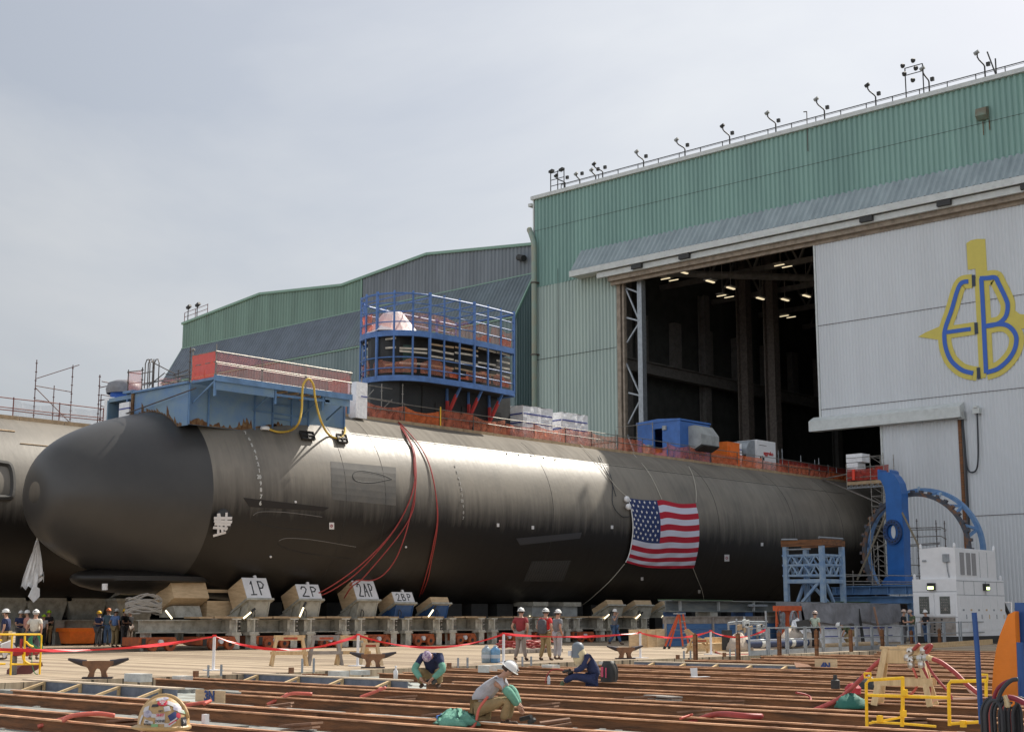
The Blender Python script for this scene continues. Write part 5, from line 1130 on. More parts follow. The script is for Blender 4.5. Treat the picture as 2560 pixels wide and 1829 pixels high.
for i, (x, y, pair) in enumerate(((830, 395, 1), (955, 352, 0), (1148, 417, 0), (1296, 465, 0), (1235, 518, 1), (1510, 540, 0), (1655, 297, 1), (1690, 549, 0), (1690, 665, 1), (1845, 522, 0))):
    z_ = 30.5; p = G(1380+x/2.9, 560+y/2.9, z_+ (0))
    if p.y < 101.5: p = PY(1380+x/2.9, 560+y/2.9, 101.5+i*.7)
    t = thing('ceiling_lamp', f'lit strip lamp inside the dark shed, number {i+1} of ten counted from the upper left', 'lamp', p, 'strip lamps hanging in the shed')
    t['label'] = ['lit double strip lamp furthest left inside the dark shed', 'lit strip lamp just under the shed door track, second from left', 'lit strip lamp third from left in the dark shed', 'lit strip lamp fourth from left in the dark shed', 'lit double strip lamp below the fourth lamp in the shed', 'lit strip lamp in the middle right of the dark shed', 'lit double strip lamp high near the right edge of the opening', 'faint small strip lamp above the lowest double lamp', 'lowest lit double strip lamp in the dark shed', 'lit strip lamp closest to the sliding door edge'][i]
    mb = MB(); mb.box(p.x-.12, p.x+.12, p.y-.55, p.y+.55, p.z-.04, p.z+.04)
    if pair: mb = MB(); mb.box(p.x-.6, p.x+.4, p.y-.05, p.y+.05, p.z-.03, p.z+.03); mb.box(p.x-.4, p.x+.6, p.y+.9, p.y+1.0, p.z-.03, p.z+.03)
    mb.split('tube', m_lamp2, t)
    mb = MB(); mb.box(p.x-.4, p.x+.4, p.y-.5, p.y+.5, p.z+.08, p.z+.16); mb.tube([p+V((0, 0, .16)), (p.x, p.y, 33.9)], .03, 5); mb.build('housing', m_insteel, t)
# roof rail
rr = thing('roof_rail', 'thin dark safety rail along the roof edge of the big shed', 'guard rail', (-40, YF+.2, ZR+.35))
zt_ = ZR+.35
mb = MB()
for z_ in (zt_+.55, zt_+1.1): mb.tube([(XL+2.2, YF+1.4, z_), (XR, YF+1.4, z_)], .045, 5)
mb.tube([(XL+2.2, YF+1.4, zt_+1.0), (XR, YF+1.45, zt_+1.0)], .02, 4)
mb.build('rail_pipe', m_dark, rr)
x = XL+2.2
for i in range(46):
    mb = MB(); mb.tube([(x, YF+1.4, zt_-.1), (x, YF+1.4, zt_+1.1)], .04, 5); mb.build('post', m_dark, rr); x += 2.35
mb = MB(); x = XL+1.9
for dx in (0, .9, 1.7): mb.tube([(x+dx, YF+.2, zt_), (x+dx, YF+.2, zt_+2.1)], .05, 5)
for z_ in (.7, 1.3, 2.0): mb.tube([(x, YF+.2, zt_+z_), (x+1.7, YF+.2, zt_+z_)], .04, 5)
mb.ob((x+.1, YF+.2, zt_+2.2), (.22, 0, .06), (0, .2, 0), (0, 0, .1)); mb.ob((x+1.4, YF+.2, zt_+2.1), (.22, 0, .06), (0, .2, 0), (0, 0, .1)); mb.build('corner_frame', m_dark, rr)
def z1c(x, y): return (1300+x/2.707, 100+y/2.707)
def z2c(x, y): return (1900+x/3.123, 80+y/3.123)
fls = [(z1c(305, 1025), z1c(265, 927)), (z1c(405, 995), z1c(400, 915)), (z1c(513, 970), z1c(505, 888)), (z1c(560, 945), z1c(522, 848)), (z1c(837, 875), z1c(810, 765)), (z1c(1117, 790), z1c(1080, 685)), (z1c(1420, 710), z1c(1390, 592)), (z1c(1732, 622), z1c(1693, 505)), (z2c(505, 680), z2c(462, 538)), (z2c(905, 565), z2c(860, 430)), (z2c(1322, 447), z2c(1290, 300)), (z2c(1757, 325), z2c(1713, 178))]
ordn = 'first second third fourth fifth sixth seventh eighth ninth tenth eleventh twelfth'.split()
for i, (b, a) in enumerate(fls):
    p = PY(*b, YF+.05); q = PY(*a, YF+.05); p.z = zt_-.05
    t = thing('floodlight', f'{ordn[i]} floodlight from the left on the shed roof edge', 'floodlight', p, 'floodlights along the shed roof')
    mb = MB(); h_ = q.z-p.z; dx = q.x-p.x; mb.tube([p, p+V((0, 0, h_*.5)), p+V((dx*.2, 0, h_*.58)), p+V((dx*.8, -.3, h_*.75)), p+V((dx, -.4, h_*.85)), p+V((dx, -.4, h_*.98))], .06, 6); mb.build('pole', m_dark, t)
    mb = MB(); mb.ob(q+V((-.05, -.4, .05)), (.21, -.04, .06), (.0, .13, -.04), (-.02, .02, .065)); mb.build('lamp_head', m_grey2 if i % 3 else m_dark, t)
    mb = MB(); mb.box(p.x+.15, p.x+.42, p.y-.1, p.y+.1, p.z+1.0, p.z+1.3); mb.build('ballast_box', m_dark, t)
p = PY(*z2c(1200, 470), YF); t = thing('lamp_cluster', 'cluster of small round lamps on a frame at the shed roof edge', 'lamp cluster', p)  # frame carrying a cluster of small round lamps
mb = MB(); 
for dx in (-.7, .8): mb.tube([(p.x+dx, YF+.1, zt_), (p.x+dx, YF+.1, zt_+2.6)], .05, 5)
for z_ in (2.0, 2.6): mb.tube([(p.x-.7, YF+.1, zt_+z_), (p.x+.8, YF+.1, zt_+z_)], .04, 5)
mb.build('frame', m_dark, t)
for dx, dz in ((-.8, 2.8), (.1, 3.0), (-.7, 2.1), (.3, 2.3), (0, 1.4)):
    mb = MB(); mb.lathe([(.01, -.2), (.1, -.16), (.2, .08), (.01, .1)], (p.x+dx, YF-.1, zt_+dz), 12, 'Y'); mb.build('round_lamp', m_dark, t)
mb = MB(); p = PY(*z2c(1840, 260), YF+.1); mb.tube([(p.x, p.y, zt_), (p.x-.6, p.y, zt_+2.1)], .06, 5); mb.tube([(p.x, p.y, zt_), (p.x, p.y, zt_+1.4)], .06, 5); tag(mb.build('leaning_pole', m_dark), 'short leaning pole at the right of the shed roof rail', 'pole')
# ------------------------------------------------------------------ neighbouring shed
Y2 = 110.0
far = thing('neighbour_shed', 'long dull green shed with stepped roofline and slate coloured sloping skirt', 'shed', (-125, Y2, 0))
kp = [(-162.6, 40.75), (-145.4, 42.3), (-129.3, 40.9), (-114.5, 42.2), (-92.5, 39.85)]
def zroof(x):
    for (a, za), (b, zb2) in zip(kp, kp[1:]):
        if x <= b: return za+(zb2-za)*(x-a)/(b-a)
    return kp[-1][1]
mb = MB(); corr(mb, lambda x: (x, Y2, 37.3), lambda x: (x, Y2, zroof(x)), -162.6, -125.7, .55, .1); mb.build('upper_cladding', mat('cladding_moss', (.19, .30, .25), .6, var=.25, scale=.4, vec=(1, 1, .15)), far)
mb = MB(); corr(mb, lambda x: (x, Y2, 37.3), lambda x: (x, Y2, zroof(x)), -125.7, -88, .55, .1); mb.build('upper_cladding', mat('cladding_bluish', (.20, .23, .26), .6, var=.3, scale=.4, vec=(1, 1, .15)), far)
mb = MB(); corr(mb, lambda x: (x, Y2-3.1, 32.2), lambda x: (x, Y2-.05, 37.3), -162.6, -125.7, .55, .1, out=(0, -.7, .7)); mb.build('skirt_roof', m_slate_c, far)
mb = MB(); corr(mb, lambda x: (x, Y2-3.1, 32.2), lambda x: (x, Y2-.05, 37.3), -125.7, -98.2, .55, .1, out=(0, -.7, .7)); mb.build('skirt_roof', mat('cladding_steelblue', (.15, .19, .215), .5, var=.25, scale=.5), far)
mb = MB(); mb.box(-125.75, -125.6, Y2-.2, Y2-.1, 37.3, 41.2); mb.bar((-162.6, Y2-3.15, 32.1), (-98, Y2-3.15, 32.1), .12, .15); mb.bar((-162.6, Y2-.1, 37.35), (-98, Y2-.1, 37.35), .1, .12); mb.bar((-98.15, Y2-3.1, 32.2), (-98.15, Y2, 37.3), .18)
for (a, za), (b, zb2) in zip(kp, kp[1:]): mb.bar((a, Y2-.15, za+.05), (b, Y2-.15, zb2+.05), .3, .3)
mb.build('edge_trim', mat('trim_moss', (.22, .36, .29), .6), far)
mb = MB(); mb.prism([(-162.7, Y2, 37.4), (-162.7, Y2-3.1, 32.2), (-162.7, Y2, 32.2)], (.1, 0, 0)); mb.add([(-162.6, Y2, 0), (-162.6, Y2+90, 0), (-162.6, Y2+90, 40.7), (-162.6, Y2, 40.7)], [(0, 1, 2, 3)])
mb.build('end_wall', MATS['trim_moss'], far)
mb = MB(); corr(mb, lambda x: (x, Y2-3.0, 0), lambda x: (x, Y2-3.0, 32.1), -162.6, -98.2, .55, .1); corr(mb, lambda x: (x, Y2-.2, 0), lambda x: (x, Y2-.2, 37.3), -98.2, -89.2, .45, .09); corr(mb, lambda y: (-98.2, y, 0), lambda y: (-98.2, y, 32.2+(y-Y2+3.1)*1.6), Y2-3.0, Y2-.2, .4, .1, out=(1, 0, 0)); mb.build('lower_cladding', mat('cladding_bluegreen', (.19, .255, .265), .5, col2=(.14, .20, .21), scale=.4, vec=(1, 1, .15)), far)
for (a, za), (b, zb2) in zip(kp, kp[1:]):
    mb = MB(); mb.add([(a, Y2, za), (b, Y2, zb2), (b, Y2+90, zb2), (a, Y2+90, za)], [(0, 1, 2, 3)]); mb.build('roof', m_grey2, far)
mb = MB(); p = PY(1307, 650, Y2-.2); mb.tube([p+V((-.5, -.1, .35)), p+V((.6, -.5, 0))], .35, 10); mb.build('wall_duct', m_dark, far)
t = thing('roof_rail', 'short rail with two small lamps on the left end of the neighbouring shed', 'guard rail', (-161, Y2, 41))
mb = MB()
for x in (-162.3, -159.8, -157.0): mb.tube([(x, Y2, 40.8), (x, Y2, 42.3+(x+162)*.1)], .05, 5)
for z_ in (.7, 1.3): mb.tube([(-162.3, Y2, 41+z_), (-157, Y2, 41.4+z_)], .04, 5)
mb.build('rail_pipe', mat('rail_redbrown', (.15, .05, .04), .7), t)
for x in (-161.5, -159.4): mb = MB(); mb.tube([(x, Y2, 41), (x, Y2, 42.6), (x+.3, Y2, 42.9)], .07, 5); mb.ob((x+.1, Y2, 43.0), (.35, 0, .15), (0, .2, 0), (-.1, 0, .15)); mb.build('lamp', m_dark, t)
# ------------------------------------------------------------------ yard equipment right
YR = 88.0
ring = thing('lattice_ring', 'large round blue lattice ring frame standing in front of the grey shed door', 'ring frame', (-44.4, YR, 2.9))
rc = V((-44.55, YR, 5.75))
def circ(R_, y, n=72, a0=0, a1=360): return [V((rc.x+R_*cos(radians(a0+(a1-a0)*i/n)), y, rc.z+R_*sin(radians(a0+(a1-a0)*i/n)))) for i in range(n+1)]
def ringband(R0, R1, y0, y1, m, name, n=72):
    mb = MB(); a = circ(R0, y0, n); b = circ(R1, y0, n); c = circ(R1, y1, n); d = circ(R0, y1, n); mb.grid([a, b, c, d, a]); return mb.build(name, m, ring)
m_ringrust = mat('ring_flange', (.07, .08, .10), .7, col2=(.20, .10, .05), scale=2.5, lo=.5, hi=.62)
ringband(3.6, 3.85, YR-.65, YR-.4, m_ringrust, 'inner_flange'); m_ringbl = mat('ring_blue', (.10, .22, .44), .5, col2=(.16, .28, .46), scale=2)
ringband(3.98, 4.22, YR+.5, YR+.9, m_ringbl, 'outer_ring'); ringband(3.5, 4.22, YR-.9, YR-.82, m_towerbl, 'front_plate') if False else None
mb = MB()
for i in range(40):
    a = radians(9*i); p = V((rc.x+3.85*cos(a), YR-.55, rc.z+3.85*sin(a))); r_ = V((cos(a), 0, sin(a))); mb.ob(p+r_*.05, r_*.1, V((0, .16, 0)), V((-sin(a), 0, cos(a)))*.10)
mb.split('flange_lug', m_ringrust, ring)
for i in range(28):
    a = radians(360/28*i); b = a+radians(6.5*(1 if i % 2 else -1)); mb = MB(); mb.bar((rc.x+3.7*cos(a), YR-.4, rc.z+3.7*sin(a)), (rc.x+4.08*cos(b), YR+.6, rc.z+4.08*sin(b)), .17); mb.build('strut', m_ringbl, ring)
for i, a in enumerate((62, 84)): mb = MB(); a = radians(a); mb.bar((rc.x+3.9*cos(a), YR-.5, rc.z+3.9*sin(a)), (rc.x+4.25*cos(a), YR-.5, rc.z+4.25*sin(a)), .12); mb.build('lifting_lug', m_towerbl, ring)
for s_ in (-1, 1): mb = MB(); mb.bar((rc.x+s_*3.6, YR+1.0, rc.z), (rc.x+s_*4.6, YR+3, 1.5), .16); mb.build('back_stay', m_dark, ring)
# davit arm
dv = thing('davit_arm', 'bright blue gooseneck davit column with a bolted round flange', 'davit', (-45.6, 85.5, 3.1))
YD = 85.6
def D8(x, y): return PY(*q8(x, y), YD)
mb = MB(); outer = [(586, 660), (680, 660), (715, 690), (745, 740), (762, 820), (765, 930), (778, 1100), (785, 1440), (660, 1440), (650, 1100), (646, 930), (642, 830), (630, 770), (605, 722), (588, 712)]
mb.prism([D8(*p) for p in outer], (0, .9, 0)); mb.build('column', m_davit, dv)
mb = MB(); mb.prism([D8(*p) for p in ((582, 640), (596, 640), (600, 720), (584, 716))], (0, 1.0, 0)); mb.prism([D8(*p) for p in ((672, 640), (686, 650), (690, 672), (672, 664))], (0, 1.0, 0)); mb.build('top_lug', m_davit, dv)
c = D8(705, 1110); mb = MB(); rr_ = .78
for R0, R1, ya, yb, in ((.50, .80, YD-.25, YD-.02),):
    a_ = lambda R_, y: [V((c.x+R_*.8*cos(2*pi*i/32), y, c.z+R_*sin(2*pi*i/32))) for i in range(33)]
    mb.grid([a_(R0, ya), a_(R1, ya), a_(R1, yb), a_(R0, yb), a_(R0, ya)])
fl_ = mb.build('round_flange', mat('flange_blue', (.02, .06, .18), .5, var=.3), dv)
mb = MB()
for i in range(16): p = V((c.x+.52*cos(2*pi*i/16), YD-.3, c.z+.65*sin(2*pi*i/16))); mb.tube([p, p+V((0, .06, 0))], .045, 6)
mb.build('bolt', m_dark, fl_)
mb = MB(); mb.prism([V((c.x+.16*cos(a)*1.0, YD-.04, c.z+.42*sin(a)-.0)) for a in [2*pi*i/14 for i in range(14)]], (0, -.02, 0)); mb.build('slot', m_door_c, dv)
mb = MB(); mb.prism([D8(*p) for p in ((612, 1495), (640, 1450), (672, 1440), (785, 1440), (795, 1495))], (0, 1.1, 0)); mb.prism([D8(*p) for p in ((622, 1500), (790, 1500), (782, 1548), (628, 1548))], (0, 1.0, 0)); mb.build('foot', m_davit, dv)
for i, (a, b) in enumerate((((655, 960), (430, 1470)), ((760, 950), (905, 1240)))):
    mb = MB(); mb.tube([PY(*q8(*a), YD+.1), PY(*q8(*b), YD-.6)], .07, 6); tag(mb.build('stay_rod', mat('rope_old', (.20, .17, .12), .9)), ['rusty chain stay sloping left from the blue davit to the platform', 'rusty rod stay sloping right from the blue davit'][i], 'stay')
# pipe railing scaffolds round the ring
def lines(name, label, Y, stds, leds, m=m_pipe, m2=None, r=.035, loc=None):
    t = thing(name, label, 'scaffold', loc or PY(*q8(*stds[0][:2]), Y))
    for x, y0, y1 in stds: mb = MB(); a = PY(*q8(x, y1), Y); b = PY(*q8(x, y0), Y); standard(mb, a.x, Y, a.z, b.z, .03); mb.build('standard', m2 or m, t)
    for a, b in leds: mb = MB(); mb.tube([PY(*q8(*a), Y), PY(*q8(*b), Y)], r, 6); mb.build('ledger', m, t)
    return t
lines('pipe_scaffold', 'grey pipe scaffold landing seen through the blue ring frame', 89.5, [(838, 1000, 1500), (900, 1010, 1500), (1032, 1020, 1240), (1096, 1025, 1240)], [((780, 1080), (1060, 1075)), ((1060, 1075), (1100, 1095)), ((780, 1095), (1060, 1090)), ((780, 1150), (1060, 1140)), ((1060, 1140), (1100, 1165)), ((780, 1210), (1050, 1190)), ((780, 1220), (1050, 1200)), ((800, 1355), (910, 1360)), ((800, 1440), (910, 1440))], m_pipe, m_piper)
lines('pipe_scaffold', 'grey guard pipes between the blue truss tower and the davit foot', 84.5, [(403, 1400, 1550), (548, 1000, 1550), (598, 1180, 1550)], [((335, 1430), (870, 1440)), ((335, 1480), (870, 1485)), ((335, 1505), (870, 1500)), ((335, 1445), (560, 1435)), ((548, 1250), (640, 1200)), ((598, 1290), (548, 1360))])
# blue base beams under ring
mb = MB(); a = PY(*q8(245, 1560), 84); b = PY(*q8(885, 1560), 84); mb.ibeam((a.x, 84, a.z+.05), (b.x, 84, a.z+.05), .4, .5, .05); mb.ibeam((a.x+.3, 83.6, a.z-.55), (b.x, 83.6, a.z-.55), .4, .45, .05); mb.box(a.x+1, b.x, 83.7, 89.5, a.z+.3, a.z+.36)
for i in range(7): x = a.x+.3+i*1.25; mb.box(x, x+.06, 83.78, 83.95, a.z-.2, a.z+.3); mb.box(x, x+.25, 84, 84.3, 0, a.z-.3)
tag(mb.build('base_platform', m_blue), 'long blue steel base frame carrying the davit and the ring frame', 'base frame')
# truss tower
YT = 78.0
tw = thing('truss_tower', 'pale blue braced steel tower with rusty top standing on the grey girder', 'tower', (-47.5, YT, 2.45))
xa = PY(2006, 1420, YT).x; 
def T7(x, y): return (1400+x/2.706, 980+y/2.706)
xl = PY(*T7(1530, 1200), YT).x; xm = PY(*T7(1775, 1200), YT).x; ye = PX(*T7(1910, 1200), xm).y
zT = lambda y: PY(*T7(1530, y), YT).z
zt1, zt2, zt3, zt4, zbt = zT(1105), zT(1170), zT(1240), zT(1270), zT(1400)
ztop = zT(1045)
for (x, y) in ((xl, YT), (xm, YT), (xm, ye), (xl, ye)):
    mb = MB(); mb.bar((x, y, 2.35), (x, y, ztop), .28, .28, up=(0, 1, 0)); mb.build('leg', m_towerbl, tw)
corners = [(xl, YT), (xm, YT), (xm, ye), (xl, ye)]
def face(a, b, z0, z1, n, r):
    mb = MB(); a, b = V((*a, 0)), V((*b, 0))
    for i in range(n):
        p, q = a.lerp(b, i/n), a.lerp(b, (i+1)/n); m_ = a.lerp(b, (i+.5)/n); mb.bar(p+V((0, 0, z0)), m_+V((0, 0, z1)), r); mb.bar(m_+V((0, 0, z1)), q+V((0, 0, z0)), r)
    return mb
for i in range(4):
    a, b = corners[i], corners[(i+1) % 4]
    for z0, z1 in ((zt2, zt1), (zt3, zt2)): face(a, b, z0, z1, 3, .09).build('lattice', m_towerbl, tw)
    mb = MB()
    for z_ in (zt1, zt2, zt3): mb.bar((a[0]*1.0-(.25 if i == 0 else 0), a[1], z_), (b[0], b[1], z_), .12)
    mb.bar((*a, zt4-.08), (*b, zt4-.08), .24); mb.build('ring_girder', m_towerbl, tw)
    mb = MB(); A, B = V((*a, 0)), V((*b, 0)); md = (A+B)/2; mb.bar(A.lerp(B, .08)+V((0, 0, zt4)), md.lerp(B, -.0)+V((0, 0, 2.4)), .16) if i % 2 else mb.bar(B.lerp(A, .08)+V((0, 0, zt4-.1)), A.lerp(B, .42)+V((0, 0, 2.4)), .17); mb.build('knee_brace', m_towerbl, tw)
mb = MB(); mb.box(xl-.2, xm+.15, YT-.2, YT+.2, ztop, ztop+.38); mb.box(xl-.2, xm+.15, ye-.2, ye+.2, ztop, ztop+.38); mb.box(xm-.15, xm+.15, YT+.2, ye-.2, ztop+.05, ztop+.42); mb.build('rusty_beam', m_rust, tw)
mb = MB(); mb.tube([(xl-.1, YT-.25, ztop+.45), (xl+1.0, YT-.2, ztop+.42)], .06, 6); mb.tube([(xm-.1, YT-.1, ztop+.5), (xm+.1, ye, ztop+.5)], .07, 6); mb.tube([(xl+.3, YT-.3, ztop-.2), (xm-.6, YT-.3, ztop-.2)], .05, 6); mb.build('loose_pipe', m_galv, tw)
# grey girder
gd = thing('long_girder', 'long weathered grey steel girder with green top edge along the yard', 'girder', (-47, 77, 1.8))
mb = MB(); mb.ibeam((-46.4, 62.4, 2.1), (-46.4, 91, 2.1), .9, .62, .06); mb.build('beam', mat('girder_grey', (.13, .15, .16), .7, col2=(.22, .23, .21), scale=1.5, vec=(1, .4, 2), bump=.3), gd)
mb = MB(); mb.box(-46.9, -45.85, 62.4, 68, 2.415, 2.44); mb.box(-46.9, -45.85, 80, 85, 2.415, 2.46); mb.split('green_edge', mat('edge_green', (.12, .22, .12), .7, var=.3), gd)
for i, y in enumerate((63.2, 66.8, 70.3, 74, 78, 82, 86)): mb = MB(); mb.box(-46.1, -45.96, y, y+.08, 1.85, 2.35); mb.build('web_plate', m_grey2, gd)
mb = MB(); mb.box(-46.0, -45.93, 69.7, 71.7, 2.1, 2.22); mb.build('name_plate', m_galv, gd)
for i, y in enumerate((63, 66, 69.5, 73, 77.5, 82)): mb = MB(); mb.box(-47, -46, y, y+.7, 0, 1.78); mb.build('pillar', m_grey if i % 2 else m_pedb, gd)
# blue barrier wall
bw = thing('site_barrier', 'low blue plank barrier wall with weathered timber top board', 'barrier', (-45.0, 66, 0))
XBW = -45.2
ya = PX(1660, 1600, XBW).y; yb = PX(1985, 1600, XBW).y
for i in range(4):
    mb = MB(); z0 = .02+.29*i; mb.box(XBW-.06, XBW, ya, yb, z0, z0+.275); mb.build('blue_plank', mat('plank_blue', (.05, .14, .33), .7, col2=(.09, .19, .36), scale=2, vec=(1, .5, 4)), bw)
mb = MB(); mb.box(XBW-.06, XBW+.02, ya, yb, 1.17, 1.5); mb.box(XBW-.2, XBW+.1, ya, yb, 1.5, 1.55); mb.build('top_board', m_greylum, bw)
y = ya
while y < yb: mb = MB(); mb.box(XBW+.01, XBW+.09, y, y+.14, 0, 1.5); mb.build('post', m_greylum, bw); y += 4.3
# plywood fence panels
t = thing('plywood_fence', 'low tan plywood panels joined as a fence left of the stepladder', 'fence', (-45, 57, 0))
a = PX(1574, 1600, -45.0); b = PX(1662, 1600, -45.0); n = 4
for i in range(n):
    y0 = a.y+(b.y-a.y)*i/n; y1 = a.y+(b.y-a.y)*(i+1)/n; mb = MB(); mb.box(-45.05+.02*(i % 2), -45.0+.02*(i % 2), y0, y1-.03, 0, .90+.02*(i % 2)); mb.build('panel', m_wood, t)
mb = MB(); mb.box(-45.0, -44.95, a.y+1.4, a.y+1.47, 0, .9); mb.build('batten', m_lumber, t)
# step ladder
def P5(x, y): return (1650+x/5.6825, 1480+y/5.6825)
XLd = -42.0
ld = thing('stepladder', 'tall orange stepladder standing open in front of the blue barrier', 'ladder', PX(*P5(230, 800), XLd)*1)
def Q5(x, y, X=XLd): return PX(*P5(x, y), X)
for a, b, dx in (((265, 300), (100, 800), -.6), ((268, 300), (195, 780), -1.0), ((275, 300), (330, 800), 0), ((325, 300), (415, 780), 0)):
    mb = MB(); p = Q5(*a); q = Q5(*b); q.x += dx*.3; q.z = 0; mb.bar(p, q, .05, .09); mb.build('rail', mat('ladder_orange', (.55, .09, .03), .5), ld)
    mb = MB(); mb.bar(q+(p-q)*.005, q+(p-q)*.07, .08, .11); mb.build('foot', m_dark if dx else m_galv, ld)
for y in (415, 490, 575, 660, 745):
    f_ = (y-300)/500; mb = MB(); p = Q5(275+55*f_, y); q = Q5(325+90*f_, y-5); mb.bar(p, q, .10, .03); mb.build('step', m_galv, ld)
mb = MB(); p = Q5(222, 300); q = Q5(328, 300); mb.bar(p, q, .3, .06); mb.build('top_cap', m_galv, ld)
mb = MB(); mb.bar(Q5(200, 530), Q5(280, 530), .03); mb.build('spreader', m_galv, ld)
# generic sawhorse
def sawhorse(label, p, rz, wood, ln=.95, h=.78, grp='sawhorses on the pier'):
    t = local(thing('sawhorse', label, 'sawhorse', p, grp, rz))
    mb = MB(); mb.box(-ln/2, ln/2, -.05, .05, h-.09, h); mb.box(-ln/2+.06, ln/2-.06, -.075, -.05, h-.16, h-.03); mb.build('top_rail', wood, t)
    for sx in (-1, 1):
        for sy in (-1, 1):
            mb = MB(); mb.bar((sx*(ln/2-.1), sy*.06, h-.02), (sx*(ln/2+.06), sy*.27, 0), .09, .04, up=(0, sy, .4)); mb.build('leg', wood, t)
    for sy in (-1, 1): mb = MB(); zc = h*.42; yy = sy*(.06+.21*(h-zc)/h+.03); mb.bar((-ln/2-.08, yy, zc), (ln/2+.08, yy, zc), .03, .10); mb.build('stretcher', wood, t)
    mb = MB(); mb.box(-.2, .25, -.08, -.076, h-.13, h-.06); mb.build('stencil', mat('stencil_red', (.5, .10, .05), .8, var=.5, scale=9), t)
    return t
yw = radians(58)
sawhorse('leftmost of the row of sawhorses, made of fresh yellow lumber', G(722, 1664)*1, yw, m_lumber, 1.0, .97)
sawhorse('grey weathered sawhorse standing second from the left in the row', G(812, 1662)*1, yw, m_greylum, .95, .96)
sawhorse('fresh lumber sawhorse overlapping the grey one on its right', G(882, 1661)*1, yw, m_lumber, .95, .95)
sawhorse('short sawhorse half hidden behind the middle mooring cleat', G(925, 1662)*1, yw, mat('pale_lumber', (.55, .42, .26), .8), .6, .72)
sawhorse('low sawhorse with leaning boards in front of the blue barrier', G(1752, 1632)*1, yw+.25, m_lumber, 1.0, .62)
mb = MB(); a = Q5(340, 540, -36.5); b = Q5(460, 670, -36.5); mb.prism([Q5(340, 535, -37), Q5(395, 520, -37), Q5(520, 625, -37), Q5(500, 675, -37), Q5(420, 660, -37)], (-.03, 0, 0)); mb.bar(Q5(390, 520, -36.6), Q5(650, 750, -36.6), .12, .03); mb.bar(Q5(560, 640, -36.5), Q5(660, 690, -36.5), .03); tag(mb.build('scrap_boards', m_board), 'scrap boards leaning on the low sawhorse by the blue barrier', 'boards')
mb = MB(); a = Q5(515, 750, -38.5); mb.box(a.x-.5, a.x+.5, a.y, a.y+2.4, 0, .35); mb.box(a.x-.52, a.x-.3, a.y+1.4, a.y+2.5, .35, .6); tag(mb.build('lumber_stack', m_lumber), 'stack of lumber lying behind the low sawhorse', 'lumber')
# white container plant
wc = thing('power_container', 'white two-tier equipment container with glazed doors, louvres and lit lamps', 'container', (-37.5, 79, .3))
WX0, WX1, WY0, WY1 = -39.0, -36.35, 76.0, 82.2
mb = MB(); mb.box(WX0, WX1, WY0, WY1, .45, 3.62); mb.build('body', m_paintw, wc)
mb = MB(); mb.box(WX0-.05, WX1+.05, WY0-.05, WY1+.05, 0.05, .45); mb.build('base', m_dark, wc)
mb = MB(); mb.box(WX0+.45, WX1-.05, WY0+.15, WY1-.8, 3.62, 5.32); mb.prism([(WX0+.45, WY0+.15, 5.32), (WX1-.05, WY0+.15, 5.32), ((WX0+WX1)/2+.5, WY0+.15, 5.42)], (0, 5.2, 0)); up_ = mb.build('upper_unit', m_paintw, wc)
for j, y in enumerate((76.7, 77.5, 78.2)): mb = MB(); mb.box(WX1-.05, WX1-.02, y, y+.5, 3.85, 5.1); lv = mb.build('louvre', mat('louvre_grey', (.33, .33, .34), .6, var=.3, scale=30), up_)
mb = MB()
for y in (79.2, 80.2): mb.box(WX1-.05, WX1-.035, y, y+.02, 3.75, 5.2)
mb.build('panel_joint', m_galv, up_)
mb = MB(); mb.box(-37.1, -36.75, WY0, WY0+.14, 4.55, 5.0); mb.tube([(-36.9, WY0+.1, 4.55), (-36.85, WY0+.05, 4.1), (-36.8, WY0+.1, 3.7)], .03, 5); mb.box(-38.4, -38.15, WY0+.1, WY0+.14, 4.6, 4.7); mb.build('switch_box', m_galv, up_)
for (x, y) in ((WX0+.5, WY0+.2), (WX1-.1, WY0+.2), (WX1-.1, WY1-.9)): mb = MB(); mb.lathe([(.01, .3), (.07, .25), (.09, .1), (.06, 0)], (x, y, 5.32), 8); mb.build('lifting_eye', m_paintw, up_)
for (x, y) in ((WX0+.1, WY0+.1), (WX1-.1, WY1-.2)): mb = MB(); mb.lathe([(.01, .3), (.07, .25), (.09, .1), (.06, 0)], (x, y, 3.62), 8); mb.build('lifting_eye', m_paintw, wc)
for x0_ in (-38.9, -37.65):
    mb = MB(); mb.box(x0_, x0_+1.18, WY0-.05, WY0, 1.55, 2.8); d_ = mb.build('door', m_paintw, wc)
    mb = MB(); cx_, cz_ = x0_+.6, 2.17; mb.prism([V((cx_+(.30 if abs(cos(a)) > .5 else .30)*(1 if cos(a) > 0 else -1)*min(1, abs(cos(a))*1.5), WY0-.055, cz_+.48*(1 if sin(a) > 0 else -1)*min(1, abs(sin(a))*1.5))) for a in [2*pi*(i+.5)/20 for i in range(20)]], (0, -.02, 0)); w_ = mb.build('window', m_glass, d_)
    mb = MB()
    for k_ in range(5):
        for l_ in range(4): mb.box(cx_-.2+.11*l_-.02, cx_-.2+.11*l_+.02, WY0-.085, WY0-.076, cz_-.3+.15*k_-.02, cz_-.3+.15*k_+.02)
    mb.box(cx_-.05, cx_+.07, WY0-.09, WY0-.076, cz_-.3, cz_-.18); mb.build('gauge', m_greylum, w_)
mb = MB(); mb.box(WX0+.4, WX1-.15, WY0-.03, WY0+.02, .5, 1.5); pv = mb.build('lower_panel', m_greylum, wc); mb = MB()
for k_ in range(5):
    for l_ in range(3): mb.tube([(-38.2+.45*l_, WY0-.05, .65+.18*k_), (-38.2+.45*l_, WY0-.02, .65+.18*k_)], .06, 8)
mb.build('cable_port', m_dark, pv)
